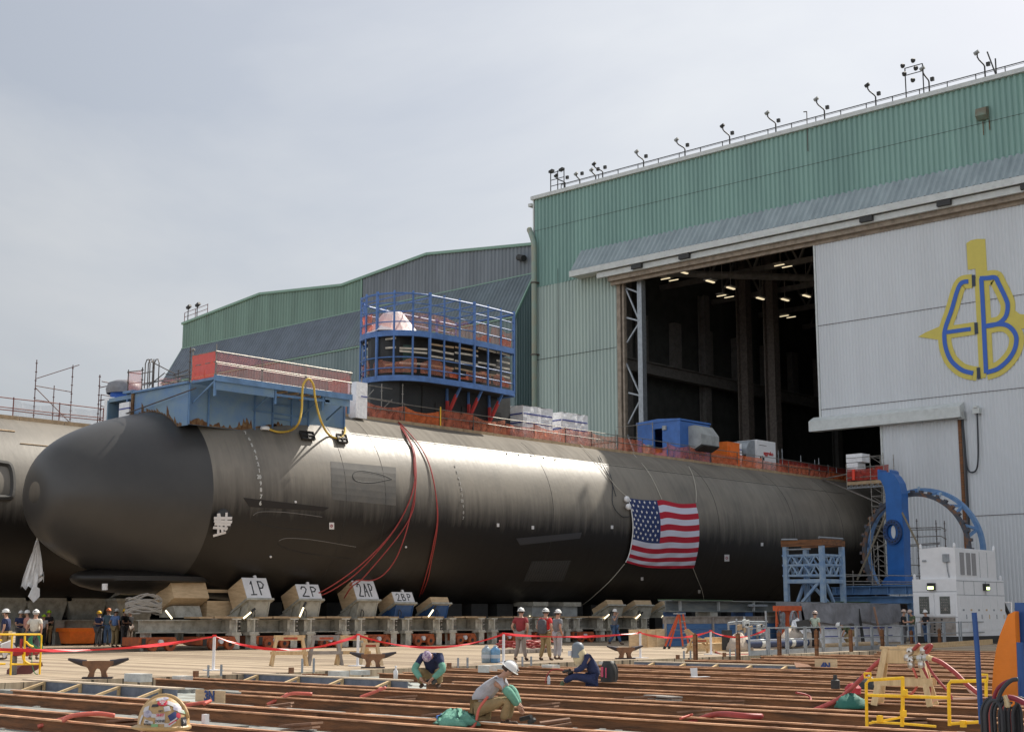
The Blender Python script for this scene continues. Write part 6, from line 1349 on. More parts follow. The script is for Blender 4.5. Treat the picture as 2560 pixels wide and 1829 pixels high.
for j in range(6):
    y = 76.25+j*.98; mb = MB(); mb.box(WX1, WX1+.02, y+.02, y+.93, .75 if j else 1.0, 2.65); dd = mb.build('side_door', m_paintw, wc); mb = MB(); mb.box(WX1+.02, WX1+.035, y+.35, y+.55, 1.85, 1.95); mb.box(WX1+.02, WX1+.05, y+.75, y+.8, 1.4, 1.65); mb.build('handle', m_wood if j % 2 else m_galv, dd)
mb = MB()
for z_ in (2.72, 3.5): mb.box(WX1+.0, WX1+.012, WY0, WY1, z_, z_+.03)
for y in (76.9, 78.2, 79.7, 81.2): mb.box(WX1, WX1+.011, y, y+.03, 2.75, 3.5)
mb.box(WX0, WX1, WY0-.012, WY0, 2.9, 2.93); mb.box(WX0, WX1, WY0-.012, WY0, 1.48, 1.5); mb.build('panel_joint', m_galv, wc)
m_lampw = mat('lamp_green_lit', (.75, 1, .35), .4, emit=3.0)
for p, ax in (((-37.8, WY0-.1, 3.2), 0), ((WX1+.1, 79.6, 3.2), 1)):
    mb = MB(); p = V(p); mb.ob(p, (.22 if ax == 0 else .1, 0, 0), (0, .1 if ax == 0 else .25, 0), (0, 0, .2)); l_ = mb.build('lamp_housing', m_dark, wc)
    mb = MB(); d_ = V((0, -.11, 0)) if ax == 0 else V((.11, 0, 0)); mb.ob(p+d_+V((0, 0, -.07)), (.17 if ax == 0 else .01, 0, 0), (0, .01 if ax == 0 else .19, 0), (0, 0, .08)); mb.build('lamp_glass', m_lampw, l_)
# tarpaulin covered stack
tp = thing('tarpaulin_cover', 'grey tarpaulin over white sheeting hung on a long rack behind the guard panels', 'tarpaulin', (-43, 75, 0))
ya, yb = PX(2002, 1550, -43).y, PX(2250, 1550, -43).y
def drape(z0f, z1f, m, name, x=-43.0, n=46, ny=10, amp=.07, y0=None, y1=None):
    mb = MB(); rows = []; y0 = y0 or ya; y1 = y1 or yb
    for i in range(ny+1):
        v = i/ny; rows.append([V((x+amp*(sin(j*1.1+v*2)*v+.7*sin(j*.45+v*4)+random.uniform(-.35, .35)*v)+.25*v, y0+(y1-y0)*j/n, z1f(j/n)+(z0f(j/n)-z1f(j/n))*v)) for j in range(n+1)])
    mb.grid(rows); return mb.build(name, m, tp, smooth=True)
drape(lambda u: 1.15+.08*sin(u*14) if not .47 < u < .52 else .9, lambda u: 2.3, m_tarp, 'grey_cover')
drape(lambda u: .02, lambda u: 1.3, mat('sheet_white', (.82, .83, .86), .5, var=.15, scale=3, bump=.5), 'white_sheet', -43.12, amp=.05)
mb = MB(); mb.grid([[(-43.0, ya, 2.3), (-43, yb, 2.3)], [(-44.6, ya, 2.35), (-44.6, yb, 2.35)], [(-44.6, ya, 0), (-44.6, yb, 0)]]); mb.add([(-42.8, yb, 0), (-43, yb, 2.3), (-44.6, yb, 2.35), (-44.6, yb, 0)], [(0, 1, 2, 3)]); mb.add([(-42.8, ya, 0), (-43, ya, 2.3), (-44.6, ya, 2.35), (-44.6, ya, 0)], [(0, 3, 2, 1)]); mb.build('back_cover', m_tarp, tp)
mb = MB(); mb.bar((-42.78, ya+2, .88), (-42.78, yb-1.5, .88), .02, .07); mb.bar((-42.75, ya+2, .42), (-42.75, yb-1.5, .42), .01, .05); mb.build('stripe', m_wstripe, tp)
mb = MB(); mb.prism([(-42.6, ya+5.9, 2.0), (-42.6, ya+6.1, 1.2), (-42.5, ya+6.2, .0), (-42.5, ya+5.85, .0), (-42.6, ya+5.9, 1.1)], (-.06, 0, 0)); mb.build('gap', m_dark, tp)
mb = MB(); mb.bar((-42.4, ya+8.0, .0), (-42.6, ya+7.6, 2.1), .14, .05); tag(mb.build('leaning_plank', mat('plank_pinkish', (.45, .26, .18), .8)), 'reddish plank leaning upright against the grey tarpaulin', 'plank')
# orange lift frame
of = thing('orange_hoist', 'orange steel frame with funnel panel, coiled hose and cylinders', 'hoist frame', Q5(1800, 520, -41.5))
XO = -41.5
for a, b in (((1665, 215), (1660, 520)), ((1945, 215), (1965, 560)), ((1760, 220), (1755, 520))): mb = MB(); mb.bar(Q5(*a, XO), Q5(*b, XO), .12); mb.build('post', m_orange2 if False else mat('frame_orange', (.62, .11, .03), .5, var=.2, scale=3), of)
mb = MB(); mb.bar(Q5(1660, 225, XO), Q5(1955, 225, XO), .5, .26); mb.build('top_beam', MATS['frame_orange'], of)
mb = MB(); mb.prism([Q5(1785, 240, XO+.05), Q5(1905, 240, XO+.05), Q5(1850, 500, XO+.05), Q5(1850, 820, XO+.05), Q5(1800, 820, XO+.05), Q5(1800, 500, XO+.05)], (-.3, 0, 0)); mb.build('funnel', MATS['frame_orange'], of)
for y in (330, 400, 470): mb = MB(); p = Q5(1730, y, XO+.1); mb.lathe([(.02, -.1), (.2, -.1), (.2, .1), (.02, .1)], p, 12, 'X'); mb.build('cylinder', m_galv, of)
mb = MB()
for k_ in range(4): c = Q5(1890+k_*8, 405, XO+.3+k_*.05); mb.tube([c+V((0, .33*cos(2*pi*i/16), .52*sin(2*pi*i/16))) for i in range(16)], .025, 5, closed=True)
mb.build('hose_coil', m_galv, of)
mb = MB(); mb.tube([Q5(1665, 270, XO+.2), Q5(1700, 440, XO+.2), Q5(1660, 540, XO+.2)], .04, 5); mb.build('strap', m_dark, of)
mb = MB(); a, b, c, d = [Q5(*p, -39.5) for p in ((1855, 560), (1855, 480), (1975, 490), (1975, 560))]; mb.tube([a, b, c, d], .035, 6); mb.tube([Q5(1855, 530, -39.5), Q5(1975, 535, -39.5)], .03, 6); tag(mb.build('yellow_hoop', m_yel), 'small yellow pipe hoop rail right of the orange hoist frame', 'rail')
# pipe rack, bags, and ducts behind the panels
t = thing('pipe_rack', 'cluttered grey pipe rack frame in front of the blue barrier', 'pipe rack', Q5(970, 850, -38))
XK = -38.0
for a, b in (((970, 430), (985, 870)), ((1085, 370), (1090, 620)), ((1195, 340), (1200, 650)), ((1500, 260), (1510, 560)), ((1240, 420), (1245, 620)), ((1125, 480), (1130, 640)), ((1300, 430), (1300, 640)), ((1440, 420), (1440, 640))): mb = MB(); mb.tube([Q5(*a, XK), Q5(*b, XK)], .05, 6); mb.build('upright', m_galv, t)
for a, b in (((965, 432), (1080, 415)), ((1080, 415), (1520, 415)), ((970, 450), (1500, 430)), ((985, 640), (1260, 630)), ((1330, 455), (1480, 450)), ((1330, 605), (1510, 600)), ((1100, 430), (1180, 520)), ((1260, 460), (1190, 540))): mb = MB(); mb.tube([Q5(*a, XK), Q5(*b, XK)], .045, 6); mb.build('pipe', m_galv, t)
for k_ in range(14): mb = MB(); p = Q5(1110+random.random()*400, 430+random.random()*210, XK+.1); mb.ob(p, (.05, 0, 0), (0, .05+random.random()*.1, .02), (0, 0, .04+random.random()*.12)); mb.build('valve', random.choice((m_galv, m_trim, m_trim, m_board)), t)
mb = MB(); p = Q5(1100, 730, -37.2); rows = []
def blob(c, rx, ry, rz, label, m, cat, name, lump=.15, n=16, k=7):
    rows = []; ph = random.random()*9
    for i in range(k+1):
        a = pi/2*(i/k); rows.append([V((c[0]+rx*cos(a)*cos(2*pi*j/n)*(1+lump*sin(j*2.3+i+ph)), c[1]+ry*cos(a)*sin(2*pi*j/n)*(1+lump*sin(j*1.7+ph)), c[2]+rz*sin(a)*(1+lump*sin(j*1.3+i*2+ph)))) for j in range(n)])
    mb = MB(); mb.grid(rows, closed=True); mb.f.append(tuple(reversed(range(n)))); mb.m.append(0); return tag(mb.build(name, m, smooth=True), label, cat)
m_canvas = mat('canvas_tan', (.50, .42, .34), .8, var=.3, scale=3, bump=.6)
for x, y, X, s_, lb, m in ((1130, 790, -37, (.5, .8, .75), 'tan canvas sling bag hanging low in the pipe rack', m_canvas), (1900, 780, -37.5, (.6, 1.0, .95), 'pile of pale canvas sacks left of the man in the pale green shirt', m_canvas), (2120, 790, -37.8, (.5, .9, .7), 'low canvas sack at the feet of the man in the pale green shirt', m_canvas), (1960, 640, -38.4, (.5, .6, 1.3), 'round topped white sack on the sack pile', m_white)):
    p = Q5(x, y, X); blob((p.x, p.y, 0), *s_, lb, m, 'sack', 'sack')
mb = MB(); a = Q5(1230, 775, -36.6); b = Q5(2080, 800, -36.6); segs = [a.lerp(b, i/10) for i in range(11)]
for p in segs: p.z = .34
mb.tube(segs, .2, 10)
for i in (2, 7, 9): mb.tube([segs[i], segs[i]+(segs[i+1]-segs[i])*.6], .215, 10, mi=1)
tag(mb.build('hose_pipe', [mat('duct_navy', (.03, .05, .12), .6), m_trim], smooth=2), 'thick navy duct with white joints lying behind the guard panels', 'duct')
mb = MB(); a = PX(2064, 1622, -35.8); b = PX(2110, 1616, -36.5); c = PX(2190, 1613, -37); 
for p in (a, b, c): p.z = .15
mb.tube(smoothpts([a, b, c], 5), .14, 8); tag(mb.build('tan_pipe', m_board, smooth=True), 'tan flexible duct on the ground in front of the tarpaulin', 'duct')
mb = MB()
for i in range(9): p = Q5(1650+i*14, 660+i*13-random.random()*60, -37.2); p.z = .12+.06*(i % 4); mb.bar(p, p+V((0, 1.6, 0)), .12, .06)
tag(mb.build('timber_pile', m_board), 'pile of brown timber lengths on the ground behind the second guard panel', 'timber')
mb = MB(); p = Q5(945, 750, -37.5); mb.box(p.x-.15, p.x+.15, p.y-.15, p.y+.25, .05, .95); tag(mb.build('black_case', m_dark), 'tall narrow black bag hanging left in the pipe rack', 'bag')
# mesh guard panels along the pit
pa = [(1874, 1919), (1924, 1967), (1971, 2013), (2016, 2058), (2061, 2100), (2103, 2141), (2144, 2180), (2183, 2217), (2220, 2255), (2258, 2291), (2293, 2322), (2325, 2360), (2364, 2400), (2405, 2440), (2446, 2490)]
def gy(x): 
    if x < 2291: return 1638+(1617.5-1638)*(x-1874)/(417)
    return 1617.5+(1607-1617.5)*(x-2291)/199
def gline(x):
    return G(x, gy(x))
on2 = ordn+['thirteenth', 'fourteenth', 'fifteenth']
for i, (x0, x1) in enumerate(pa):
    a, b = gline(x0), gline(x1); t = thing('safety_barrier', f'{on2[i]} grey tubular guard panel from the left, at the far edge of the pit', 'barrier panel', a, 'grey guard panels along the pit')
    a.z = b.z = 0; u = (b-a).normalized(); h_ = 1.13+ (0 if i < 10 else .15)
    for p in (a, b-u*.02): mb = MB(); mb.bar(p, p+V((0, 0, h_)), .07, .07, up=u); mb.build('post', m_galv, t)
    for z_ in (h_-.04, h_*.52): mb = MB(); mb.bar(a+V((0, 0, z_)), b+V((0, 0, z_)), .05); mb.build('rail', m_galv, t)
    mb = MB(); mb.bar(a+V((0, 0, .1)), b+V((0, 0, .1)), .03, .2); mb.build('toe_plate', m_galv, t)
for i, (x, y, h_) in enumerate(((1739, 1646, 1585), (1846, 1641, 1583), (1949, 1637, 1580), (2042, 1632, 1575), (2128, 1628, 1574), (2207, 1624, 1573), (2280, 1617, 1576), (2350, 1616, 1572))):
    p = G(x, y); z1_ = HC-(h_-1537)*.0175*1.0; mb = MB(); q = onp(x, h_, 0, p.x); mb.ibeam(p+V((0, 0, -.2)), (p.x, p.y, q.z), .13, .13, .02, up=(0, 1, 0)); mb.tube([(p.x, p.y, q.z), (p.x, p.y, q.z+.06)], .03, 6)
    tag(mb.build('steel_post', m_rust), f'{ordn[i]} short rusty steel post from the left along the pit edge', 'post', 'rusty steel posts along the pit edge')
# timber edge boards at far right of pit
mb = MB(); a, b = G(2245, 1622), G(2480, 1609); mb.bar(a+V((0, 0, .02)), b+V((0, 0, .1)), .1, .35); mb.bar(a+V((.6, -.8, -.02)), b+V((.5, -1.5, 0)), .1, .22); tag(mb.build('edge_timber', m_lumber), 'long tan timber edging below the guard panels on the right', 'timber')
t = thing('trestle_table', 'brown cross-braced trestle standing by the white container', 'trestle', G(2400, 1606))
p = G(2395, 1606); mb = MB()
for dy in (0, 1.2, 2.6): mb.bar(p+V((0, dy, 0)), p+V((0, dy, 1.4)), .09)
mb.bar(p, p+V((0, 1.2, 1.2)), .08); mb.bar(p+V((0, 1.2, 0)), p+V((0, 0, 1.2)), .08); mb.build('frame', mat('brown_paint', (.10, .05, .03), .7), t); mb = MB(); mb.box(p.x-.4, p.x+.3, p.y-.2, p.y+3.4, 1.4, 1.48); mb.build('top', m_greylum, t)
mb = MB(); p = G(2445, 1604); mb.box(p.x-.3, p.x+.3, p.y, p.y+.6, 0, .35); tag(mb.build('yellow_block', m_yel), 'small yellow block on the ground by the right trestle', 'block')
# ------------------------------------------------------------------ tape posts and tape
tps = [(533, 1675, 1590), (894, 1664, 1587), (1259, 1656, 1584), (1601, 1644, 1581), (1778, 1635, 1577)]
tops = []
for i, (x, y, yt) in enumerate(tps):
    p = G(x, y); q = onp(x+(1 if i else 2), yt, 0, p.x); q.y = p.y; q.x = p.x; tops.append(q)
    t = thing('tape_post', ['leftmost white tape post near the left mooring cleat', 'white tape post behind the sawhorses', 'white tape post right of the water bottles', 'white tape post in front of the plywood fence', 'rightmost white tape post by the leaning boards'][i], 'post', p, 'white posts carrying red tape')
    mb = MB(); mb.tube([p, q], .045, 8); mb.build('pole', m_signw, t); mb = MB(); mb.box(p.x-.22, p.x+.22, p.y-.22, p.y+.22, 0, .03); mb.build('foot', m_signw, t)
    mb = MB(); mb.tube([q+V((0, 0, .0)), q+V((0, 0, .05))], .06, 8); mb.build('tape_wrap', m_tape, t)
def tapeline(pts, sag):
    out = []
    for a, b, s_ in zip(pts, pts[1:], sag):
        for i in range(12): u = i/12; out.append(a.lerp(b, u)-V((0, 0, 4*s_*u*(1-u))))
    return out+[pts[-1]]
start = PX(-30, 1621, -33.5); endp = PX(1915, 1573, -34.5)
pth = tapeline([start]+tops+[endp], [.18, .42, .42, .12, .22, .28])
mb = MB(); rows = [[], []]
for i, p in enumerate(pth): w_ = .032+.012*sin(i*.9); tlt = .02*sin(i*1.3); rows[0].append(p+V((tlt, 0, w_))); rows[1].append(p-V((tlt, 0, w_)))
mb.grid(rows); mb.grid([[q+V((-.004, 0, 0)) for q in rows[1]], [q+V((-.004, 0, 0)) for q in rows[0]]]); tag(mb.build('barrier_tape', mat('barrier_red', (.75, .02, .03), .4)), 'red barrier tape strung between the white posts across the pier', 'tape')  # the tape's own even red, without glow
# ------------------------------------------------------------------ mooring cleats
m_cleat = mat('cleat_brown', (.24, .11, .05), .6, col2=(.15, .07, .035), scale=4, bump=.3); m_horn = mat('horn_black', (.035, .025, .03), .4)
def cleat(label, p, rz, s_=1.0):
    t = local(thing('mooring_cleat', label, 'mooring cleat', p, 'iron mooring cleats at the pit edge', rz)); t.scale = (s_, s_, s_)
    mb = MB(); mb.box(-.45, .45, -.18, .18, 0, .05); mb.build('base', m_horn, t)
    mb = MB(); pr = []
    out = [(-.30, .05), (-.24, .2), (-.30, .32), (-.46, .42), (-.46, .53), (0, .54), (.46, .53), (.46, .42), (.30, .32), (.24, .2), (.30, .05), (.12, .05), (.10, .2), (.06, .28), (0, .31), (-.06, .28), (-.10, .2), (-.12, .05)]
    A = [V((x, -.11, z)) for x, z in out]; n = len(A); B = [V((x, .11, z)) for x, z in out]
    mb.add(A+B, [tuple(range(n-1, -1, -1)) if False else tuple(range(n)), tuple(range(2*n-1, n-1, -1))]+[(i, n+i, n+(i+1) % n, (i+1) % n) for i in range(n)]); mb.build('body', m_cleat, t)
    for s2 in (-1, 1): mb = MB(); mb.tube([(s2*.36, 0, .46), (s2*.50, 0, .48), (s2*.72, 0, .54), (s2*.90, 0, .59)], [.11, .10, .07, .035], 12); mb.build('horn', m_horn, t, smooth=2)
    return t
cleat('left mooring cleat, rusty brown with black horns', G(244, 1695), radians(52), .84)
cleat('middle mooring cleat beside the sawhorses with worn horns', G(932, 1669), radians(52), .80)
cleat('right mooring cleat with brown body and dark drooping horns', G(1563, 1646), radians(60), .80)
# studs at pit edge
for i, (x, y) in enumerate(((755, 1681), (1145, 1668), (1306, 1664), (1710, 1646), (1825, 1640), (520, 1690))):
    p = G(x, y); t = thing('threaded_studs', ['pair of short threaded studs in front of the leftmost sawhorse', 'pair of threaded studs left of the water bottles', 'pair of threaded studs in front of the man in dark red', 'pair of threaded studs left of the first rusty post', 'pair of threaded studs left of the second rusty post', 'pair of threaded studs beside the leftmost tape post'][i], 'studs', p)
    for dy in (0, .42): mb = MB(); mb.tube([p+V((0, dy, 0)), p+V((0, dy, .30+.1*(i == 0)))], .035, 6); mb.build('stud', m_galv, t)
    mb = MB(); mb.box(p.x-.05, p.x+.05, p.y-.45, p.y-.33, 0, .16); mb.build('stub', m_rust, t)
# water bottles
m_water = mat('bottle_blue', (.16, .34, .55), .15, var=.3, scale=5); m_wlab = mat('bottle_label', (.45, .5, .55), .5)
for i, (x, lb) in enumerate(((1216, 'left clear blue water bottle standing on the pier'), (1238, 'right blue water bottle next to its twin on the pier'))):
    p = G(x, 1656); p.z = 0; t = thing('water_bottle', lb, 'water bottle', p, 'large water bottles on the pier'); s_ = .62/.5
    prof = [(.01, 0), (.155, .01), (.165, .04), (.155, .12), (.165, .14), (.165, .30), (.155, .32), (.165, .34), (.165, .42), (.14, .5), (.07, .57), (.05, .60), (.055, .63), (.01, .63)]
    mb = MB(); mb.lathe([(r_*1.05, h_*.93) for r_, h_ in prof], p, 18); mb.build('bottle', m_water if i else mat('bottle_clear', (.33, .42, .48), .15, var=.4, scale=5), t, smooth=True)
    mb = MB(); mb.lathe([(.175, .16), (.176, .28)], p, 18); mb.build('label', m_wlab, t)
    mb = MB(); mb.lathe([(.01, .60), (.06, .60), (.06, .54), (.05, .53)], p, 12); mb.build('cap', m_wlab, t)
mb = MB(); p = G(1306, 1650); mb.lathe([(.01, 0), (.09, .0), (.09, .5), (.03, .66), (.03, .7), (.01, .7)], p+V((-.3, .3, .25)), 10); tag(mb.build('white_bottle', m_signw, smooth=True), 'tall white bottle between the legs of the man in dark red', 'bottle')
mb = MB(); p = G(989, 1697); p.z = .1; mb.lathe([(.01, -.1), (.055, -.1), (.06, .1), (.02, .16), (.02, .2), (.04, .22), (.01, .24)], p, 10); tag(mb.build('spray_bottle', m_signw, smooth=True), 'small white spray bottle standing on the second timber form', 'bottle')
# hose and scrap heaps on pier
for i, (x, y, w_, lb) in enumerate(((1270, 1632, 1.5, 'tangle of red hoses on pallets left of the man in dark red'), (1345, 1630, 2.4, 'tangle of red hoses on a pallet behind the three standing men'))):
    p = G(x, y); t = thing('hose_heap', lb, 'hose heap', p)
    mb = MB()
    for k_ in range(4): mb.box(p.x-.5, p.x+.5, p.y-w_/2+k_*w_/4, p.y-w_/2+k_*w_/4+w_/5, .02, .16)
    mb.build('pallet', m_greylum, t)
    for k_ in range(5):
        mb = MB(); ph = random.random()*6; mb.tube([p+V((.5*cos(ph+j*.55)*(.6+.4*random.random()), w_*.45*sin(ph+j*.5)*(.6+.4*random.random()), .2+.06*k_+.1*random.random())) for j in range(14)], .03, 5); mb.build('hose', m_rhose, t)
mb = MB(); mb.tube(smoothpts([G(1782, 1630)+V((0, 0, .1)), G(1800, 1634), G(1830, 1636), G(1870, 1635), G(1890, 1634)], 5), .04, 6); tag(mb.build('red_hose', m_rhose), 'red hose lying on the pier right of the last tape post', 'hose')
# orange bin
ob = thing('waste_bin', 'orange plastic skip bin on casters behind the red tape', 'bin', G(205, 1610))
p = G(205, 1612); XBn = p.x
c1, c2, c3, c4 = [PX(*z1b(*q), XBn) for q in ((470, 905), (663, 905), (648, 1015), (487, 1015))]
y0, y1, zt2_, zb2_ = c1.y, c2.y, c1.z, c4.z
mb = MB(); A = [V((XBn, c4.y, zb2_)), V((XBn, c3.y, zb2_)), V((XBn-1.0, c3.y, zb2_)), V((XBn-1.0, c4.y, zb2_))]; B = [V((XBn+.08, c1.y+.08, zt2_-.1)), V((XBn+.08, c2.y-.08, zt2_-.1)), V((XBn-1.2, c2.y-.08, zt2_-.1)), V((XBn-1.2, c1.y+.08, zt2_-.1))]
mb.add(A+B, [(3, 2, 1, 0), (4, 5, 6, 7)]+[(i, (i+1) % 4, 4+(i+1) % 4, 4+i) for i in range(4)]); mb.build('tub', m_binor, ob)
mb = MB(); mb.box(XBn-1.28, XBn+.14, c1.y, c2.y, zt2_-.22, zt2_-.02); mb.build('rim', m_binor, ob)
for yy in (c4.y+.2, c3.y-.2): mb = MB(); mb.tube([(XBn-.1, yy, .09), (XBn-.2, yy, .09)], .09, 10); mb.build('caster', m_dark, ob)
# ------------------------------------------------------------------ timber forms in the pit
def form(px0, px1, label, sign=None, dz=.34, w_=.9, bays=4):
    a, b = G(*px0), G(*px1); y0 = (a.y+b.y)/2; t = thing('timber_form', label, 'timber form', (a.x, y0, 0)); x0, x1 = a.x, b.x
    mb = MB(); mb.box(x0, x1, y0, y0+.03, -.26, .0); mb.build('far_side', m_darkply, t)
    mb = MB(); mb.box(x0, x1, y0-.02, y0+.22, .0, .035); mb.build('top_plate', mat('pale_edge', (.60, .48, .36), .8, var=.2), t)
    for i in range(1, bays+1):
        x = x0+(x1-x0)*(i-.35)/bays; mb = MB(); mb.bar((x, y0-.02, -.02), (x-.02, y0-.62, -.20), .09, .05); mb.bar((x, y0-.03, -.25), (x, y0-.03, 0), .09, .04, up=(0, 1, 0)); mb.build('spreader', m_lumber, t)
    if sign:
        ys_ = 17.3; q0, q1 = onp(489, 1722, 1, ys_), onp(560, 1757, 1, ys_); mb = MB(); mb.box(q0.x, q1.x, ys_, ys_+.03, q1.z, q0.z); s_ = mb.build('sign_board', m_wood, t)
        text(sign, 'lettering', m_ply_ink, s_, ((q0.x+q1.x)/2, ys_-.01, (q0.z+q1.z)/2), (1, 0, 0), (0, 0, 1), .27, .004, bold=.01)
form((8, 1701), (492, 1720), 'nearest dark timber form on the left with plywood sign 3N', '3N')
form((537, 1684), (1062, 1700), 'second dark timber form in front of the sawhorses')
form((1545, 1655), (2035, 1663), 'far dark timber form in the right half of the pit', 'ANE' if False else None, bays=5)
p = G(2043, 1663); mb = MB(); mb.box(p.x-.05, p.x+.75, p.y-.06, p.y-.02, -.15, .22); t_ = thing('plywood_sign', 'small plywood sign with blue sprayed letters at the end of the far form', 'sign', p); mb.build('board', m_wood, t_); text('4N', 'lettering', m_ply_ink, t_, (p.x+.35, p.y-.07, .0), (1, 0, 0), (0, 0, 1), .26, .004, bold=.015)
mb = MB(); mb.prism([G(1985, 1660)+V((0, 0, .05)), G(2020, 1662), G(2030, 1668), G(1990, 1669)], (0, 0, .03)); tag(mb.build('rusty_plate', m_rust), 'bent rusty plate lying in the far timber form', 'plate')
# pale blocks on the edge and on beams
for i, (x0, x1, y, lb, m) in enumerate(((310, 408, 1697, 'whitewashed concrete block between the left cleat and the beams', 0), (820, 878, 1690, 'white painted block beside the second timber form', 0), (1195, 1247, 1675, 'pale block on the beam ends below the water bottles', 0), (1236, 1287, 1667, 'thin pale block behind the beam ends by the water bottles', 0), (1354, 1404, 1667, 'pale block on beam ends left of the navy coverall worker', 0), (1497, 1520, 1659, 'pale block left of the right mooring cleat', 0), (875, 930, 1681, 'thin pale board behind the middle cleat base', 0), (430, 485, 1696, 'rough pale block at the start of a beam near the 3N form', 0))):
    a, b = G(x0, y), G(x1, y); hh = .17 if i in (0, 1, 2) else .1; mb = MB(); mb.box(a.x, b.x, a.y, a.y+.35, -.05, hh-.05+.03); tag(mb.build('pale_block', mat('whitewash', (.55, .55, .52), .8, var=.25, scale=4, bump=.2)), lb, 'block', 'pale blocks at the pit edge')
mb = MB()
for i in range(7): a = G(755+i*12, 1689); mb.box(a.x, a.x+.18, a.y, a.y+.25, -.08, .06)
tag(mb.build('brick_row', m_rust), 'row of reddish blocks left of the white painted block', 'blocks')
# loose boards in the pit
bl = [((282, 1800), (372, 1795), 'dark board on the floor left of the stickered helmet'), ((668, 1764), (731, 1756), 'short brown board left of centre between beams'), ((712, 1812), (793, 1806), 'brown plank at the bottom edge left of the grey shirted worker'), ((975, 1742), (1030, 1738), 'thin board in front of the green sleeved worker'), ((1065, 1786), (1140, 1780), 'stacked boards left of the grey shirted worker'), ((1335, 1762), (1390, 1756), 'brown board right of the kneeling grey shirted worker'), ((1350, 1806), (1425, 1796), 'larger stacked boards at the bottom centre'), ((1625, 1737), (1690, 1742), 'dark flat plate propped between beams'), ((1705, 1778), (1768, 1773), 'thin brown board right of the dark plate'), ((1575, 1742), (1625, 1740), 'light sliver of wood left of the dark plate'), ((1790, 1751), (1845, 1750), 'thin light board further right between beams'), ((2260, 1797), (2295, 1795), 'small red edged board behind the yellow rail')]
for i, (p, q, lb) in enumerate(bl):
    a, b = G(*p, -.06), G(*q, -.0); mb = MB(); mb.bar(a, b, .28, .03); mb.bar(a+V((.15, -.12, -.06)), b+V((.1, -.1, -.05)), .2, .03); tag(mb.build('loose_board', m_greylum if i == 7 else mat('board_reddish', (.24, .13, .08), .8, var=.4, scale=3)), lb, 'board', 'loose boards between the beams')
# pale rubble between the beams
m_rub = mat('rubble', (.30, .29, .27), .9, var=.5, scale=9)
mb = MB()
for k_ in range(1300):
    i = random.randrange(0, 8); y = bpos[i]+.25+random.random()*1.6; x = random.uniform(-32, -8); s_ = random.uniform(.015, .06)
    mb.ob((x, y, -.19), (s_, s_*.3, 0), (-s_*.3, s_*.8, 0), (0, s_*.2, s_*.7))
tag(mb.build('rubble', m_rub), 'loose rubble and grit scattered over the pit floor', 'rubble', kind='stuff')
# hoses in the pit
hs = [(m_phose, .035, [(95, 1815), (118, 1800), (150, 1793), (185, 1798), (215, 1786), (235, 1783), (250, 1790)], 'salmon hose humped over the bottom left beams'),
 (m_phose, .032, [(462, 1762), (490, 1755), (510, 1752), (530, 1757)], 'salmon hose beside the stickered helmet'),
 (m_phose, .035, [(668, 1760), (685, 1742), (705, 1735), (730, 1738), (755, 1731), (775, 1734)], 'salmon hose crossing beams left of centre'),
 (m_phose, .035, [(900, 1742), (920, 1728), (940, 1720), (965, 1722), (982, 1717)], 'salmon hose in front of the second timber form'),
 (m_rhose, .045, [(1705, 1815), (1735, 1796), (1775, 1786), (1830, 1782), (1880, 1786), (1900, 1790)], 'thick red hose humped at the bottom right centre'),
 (m_phose, .02, [(1700, 1795), (1705, 1788), (1718, 1786)], 'tiny pink hose end near the bottom centre right'),
 (m_rhose, .02, [(1990, 1730), (2000, 1737), (2018, 1745), (2035, 1760)], 'thin red hose end right of centre between beams')]
for m, r_, pts, lb in hs:
    q = []
    yh = sum(G(x, y).y for x, y in pts)/len(pts)-.3
    for k_, (x, y) in enumerate(pts): p = PY(x, y, yh); p.y += .25*sin(k_*1.3); p.z = max(p.z, -.16); q.append(p)
    mb = MB(); mb.tube(smoothpts(q, 5), r_, 8); tag(mb.build('air_hose', m, smooth=True), lb, 'hose')
# paper sheet on beam, plates
mb = MB(); p = G(1742, 1690); mb.prism([onp(1728, 1690, 1, p.y), onp(1743, 1690, 1, p.y), onp(1742, 1668, 1, p.y), onp(1725, 1669, 1, p.y)], (0, .02, 0)); o_ = mb.build('paper_notice', m_signw); tag(o_, 'white paper notice with faint print propped on a beam', 'notice')
mb = MB(); mb.bar(G(1730, 1691, .02), G(1770, 1690, .02), .2, .01); tag(mb.build('white_strip', m_signw), 'thin white strip lying on the beam below the paper notice', 'strip')
mb = MB(); p = G(513, 1806); mb.box(p.x-.04, p.x+.04, p.y-.04, p.y+.04, -.05, .13); tag(mb.build('white_plug', m_signw), 'small white square cap right of the stickered helmet', 'cap')
# backpack
bp = thing('backpack', 'black backpack with red print standing on the beams by the navy worker', 'backpack', G(1522, 1701))
p = G(1522, 1703); rows = []
for i in range(7):
    v = i/6; s_ = 1-.35*max(0, v-.6)/.4; rows.append([p+V((0, 0, .5*v))+V((.2*s_*(abs(cos(2*pi*j/16))**.6)*(1 if cos(2*pi*j/16) > 0 else -1), .15*s_*(abs(sin(2*pi*j/16))**.7)*(1 if sin(2*pi*j/16) > 0 else -1), 0)) for j in range(16)])
mb = MB(); mb.grid(rows, closed=True); mb.f.append(tuple(len(mb.v)-16+j for j in range(16))); mb.m.append(0); mb.build('bag', m_dark, bp, smooth=True)
mb = MB(); mb.box(p.x-.12, p.x-.05, p.y-.16, p.y-.14, .12, .36); mb.box(p.x+.02, p.x+.05, p.y-.16, p.y-.14, .1, .34); mb.build('print', mat('print_pink', (.7, .10, .18), .6), bp); mb = MB(); mb.tube(smoothpts([p+V((.19, 0, .45)), p+V((.27, 0, .3)), p+V((.26, 0, .05))], 4), .02, 5); mb.build('strap', m_dark, bp)
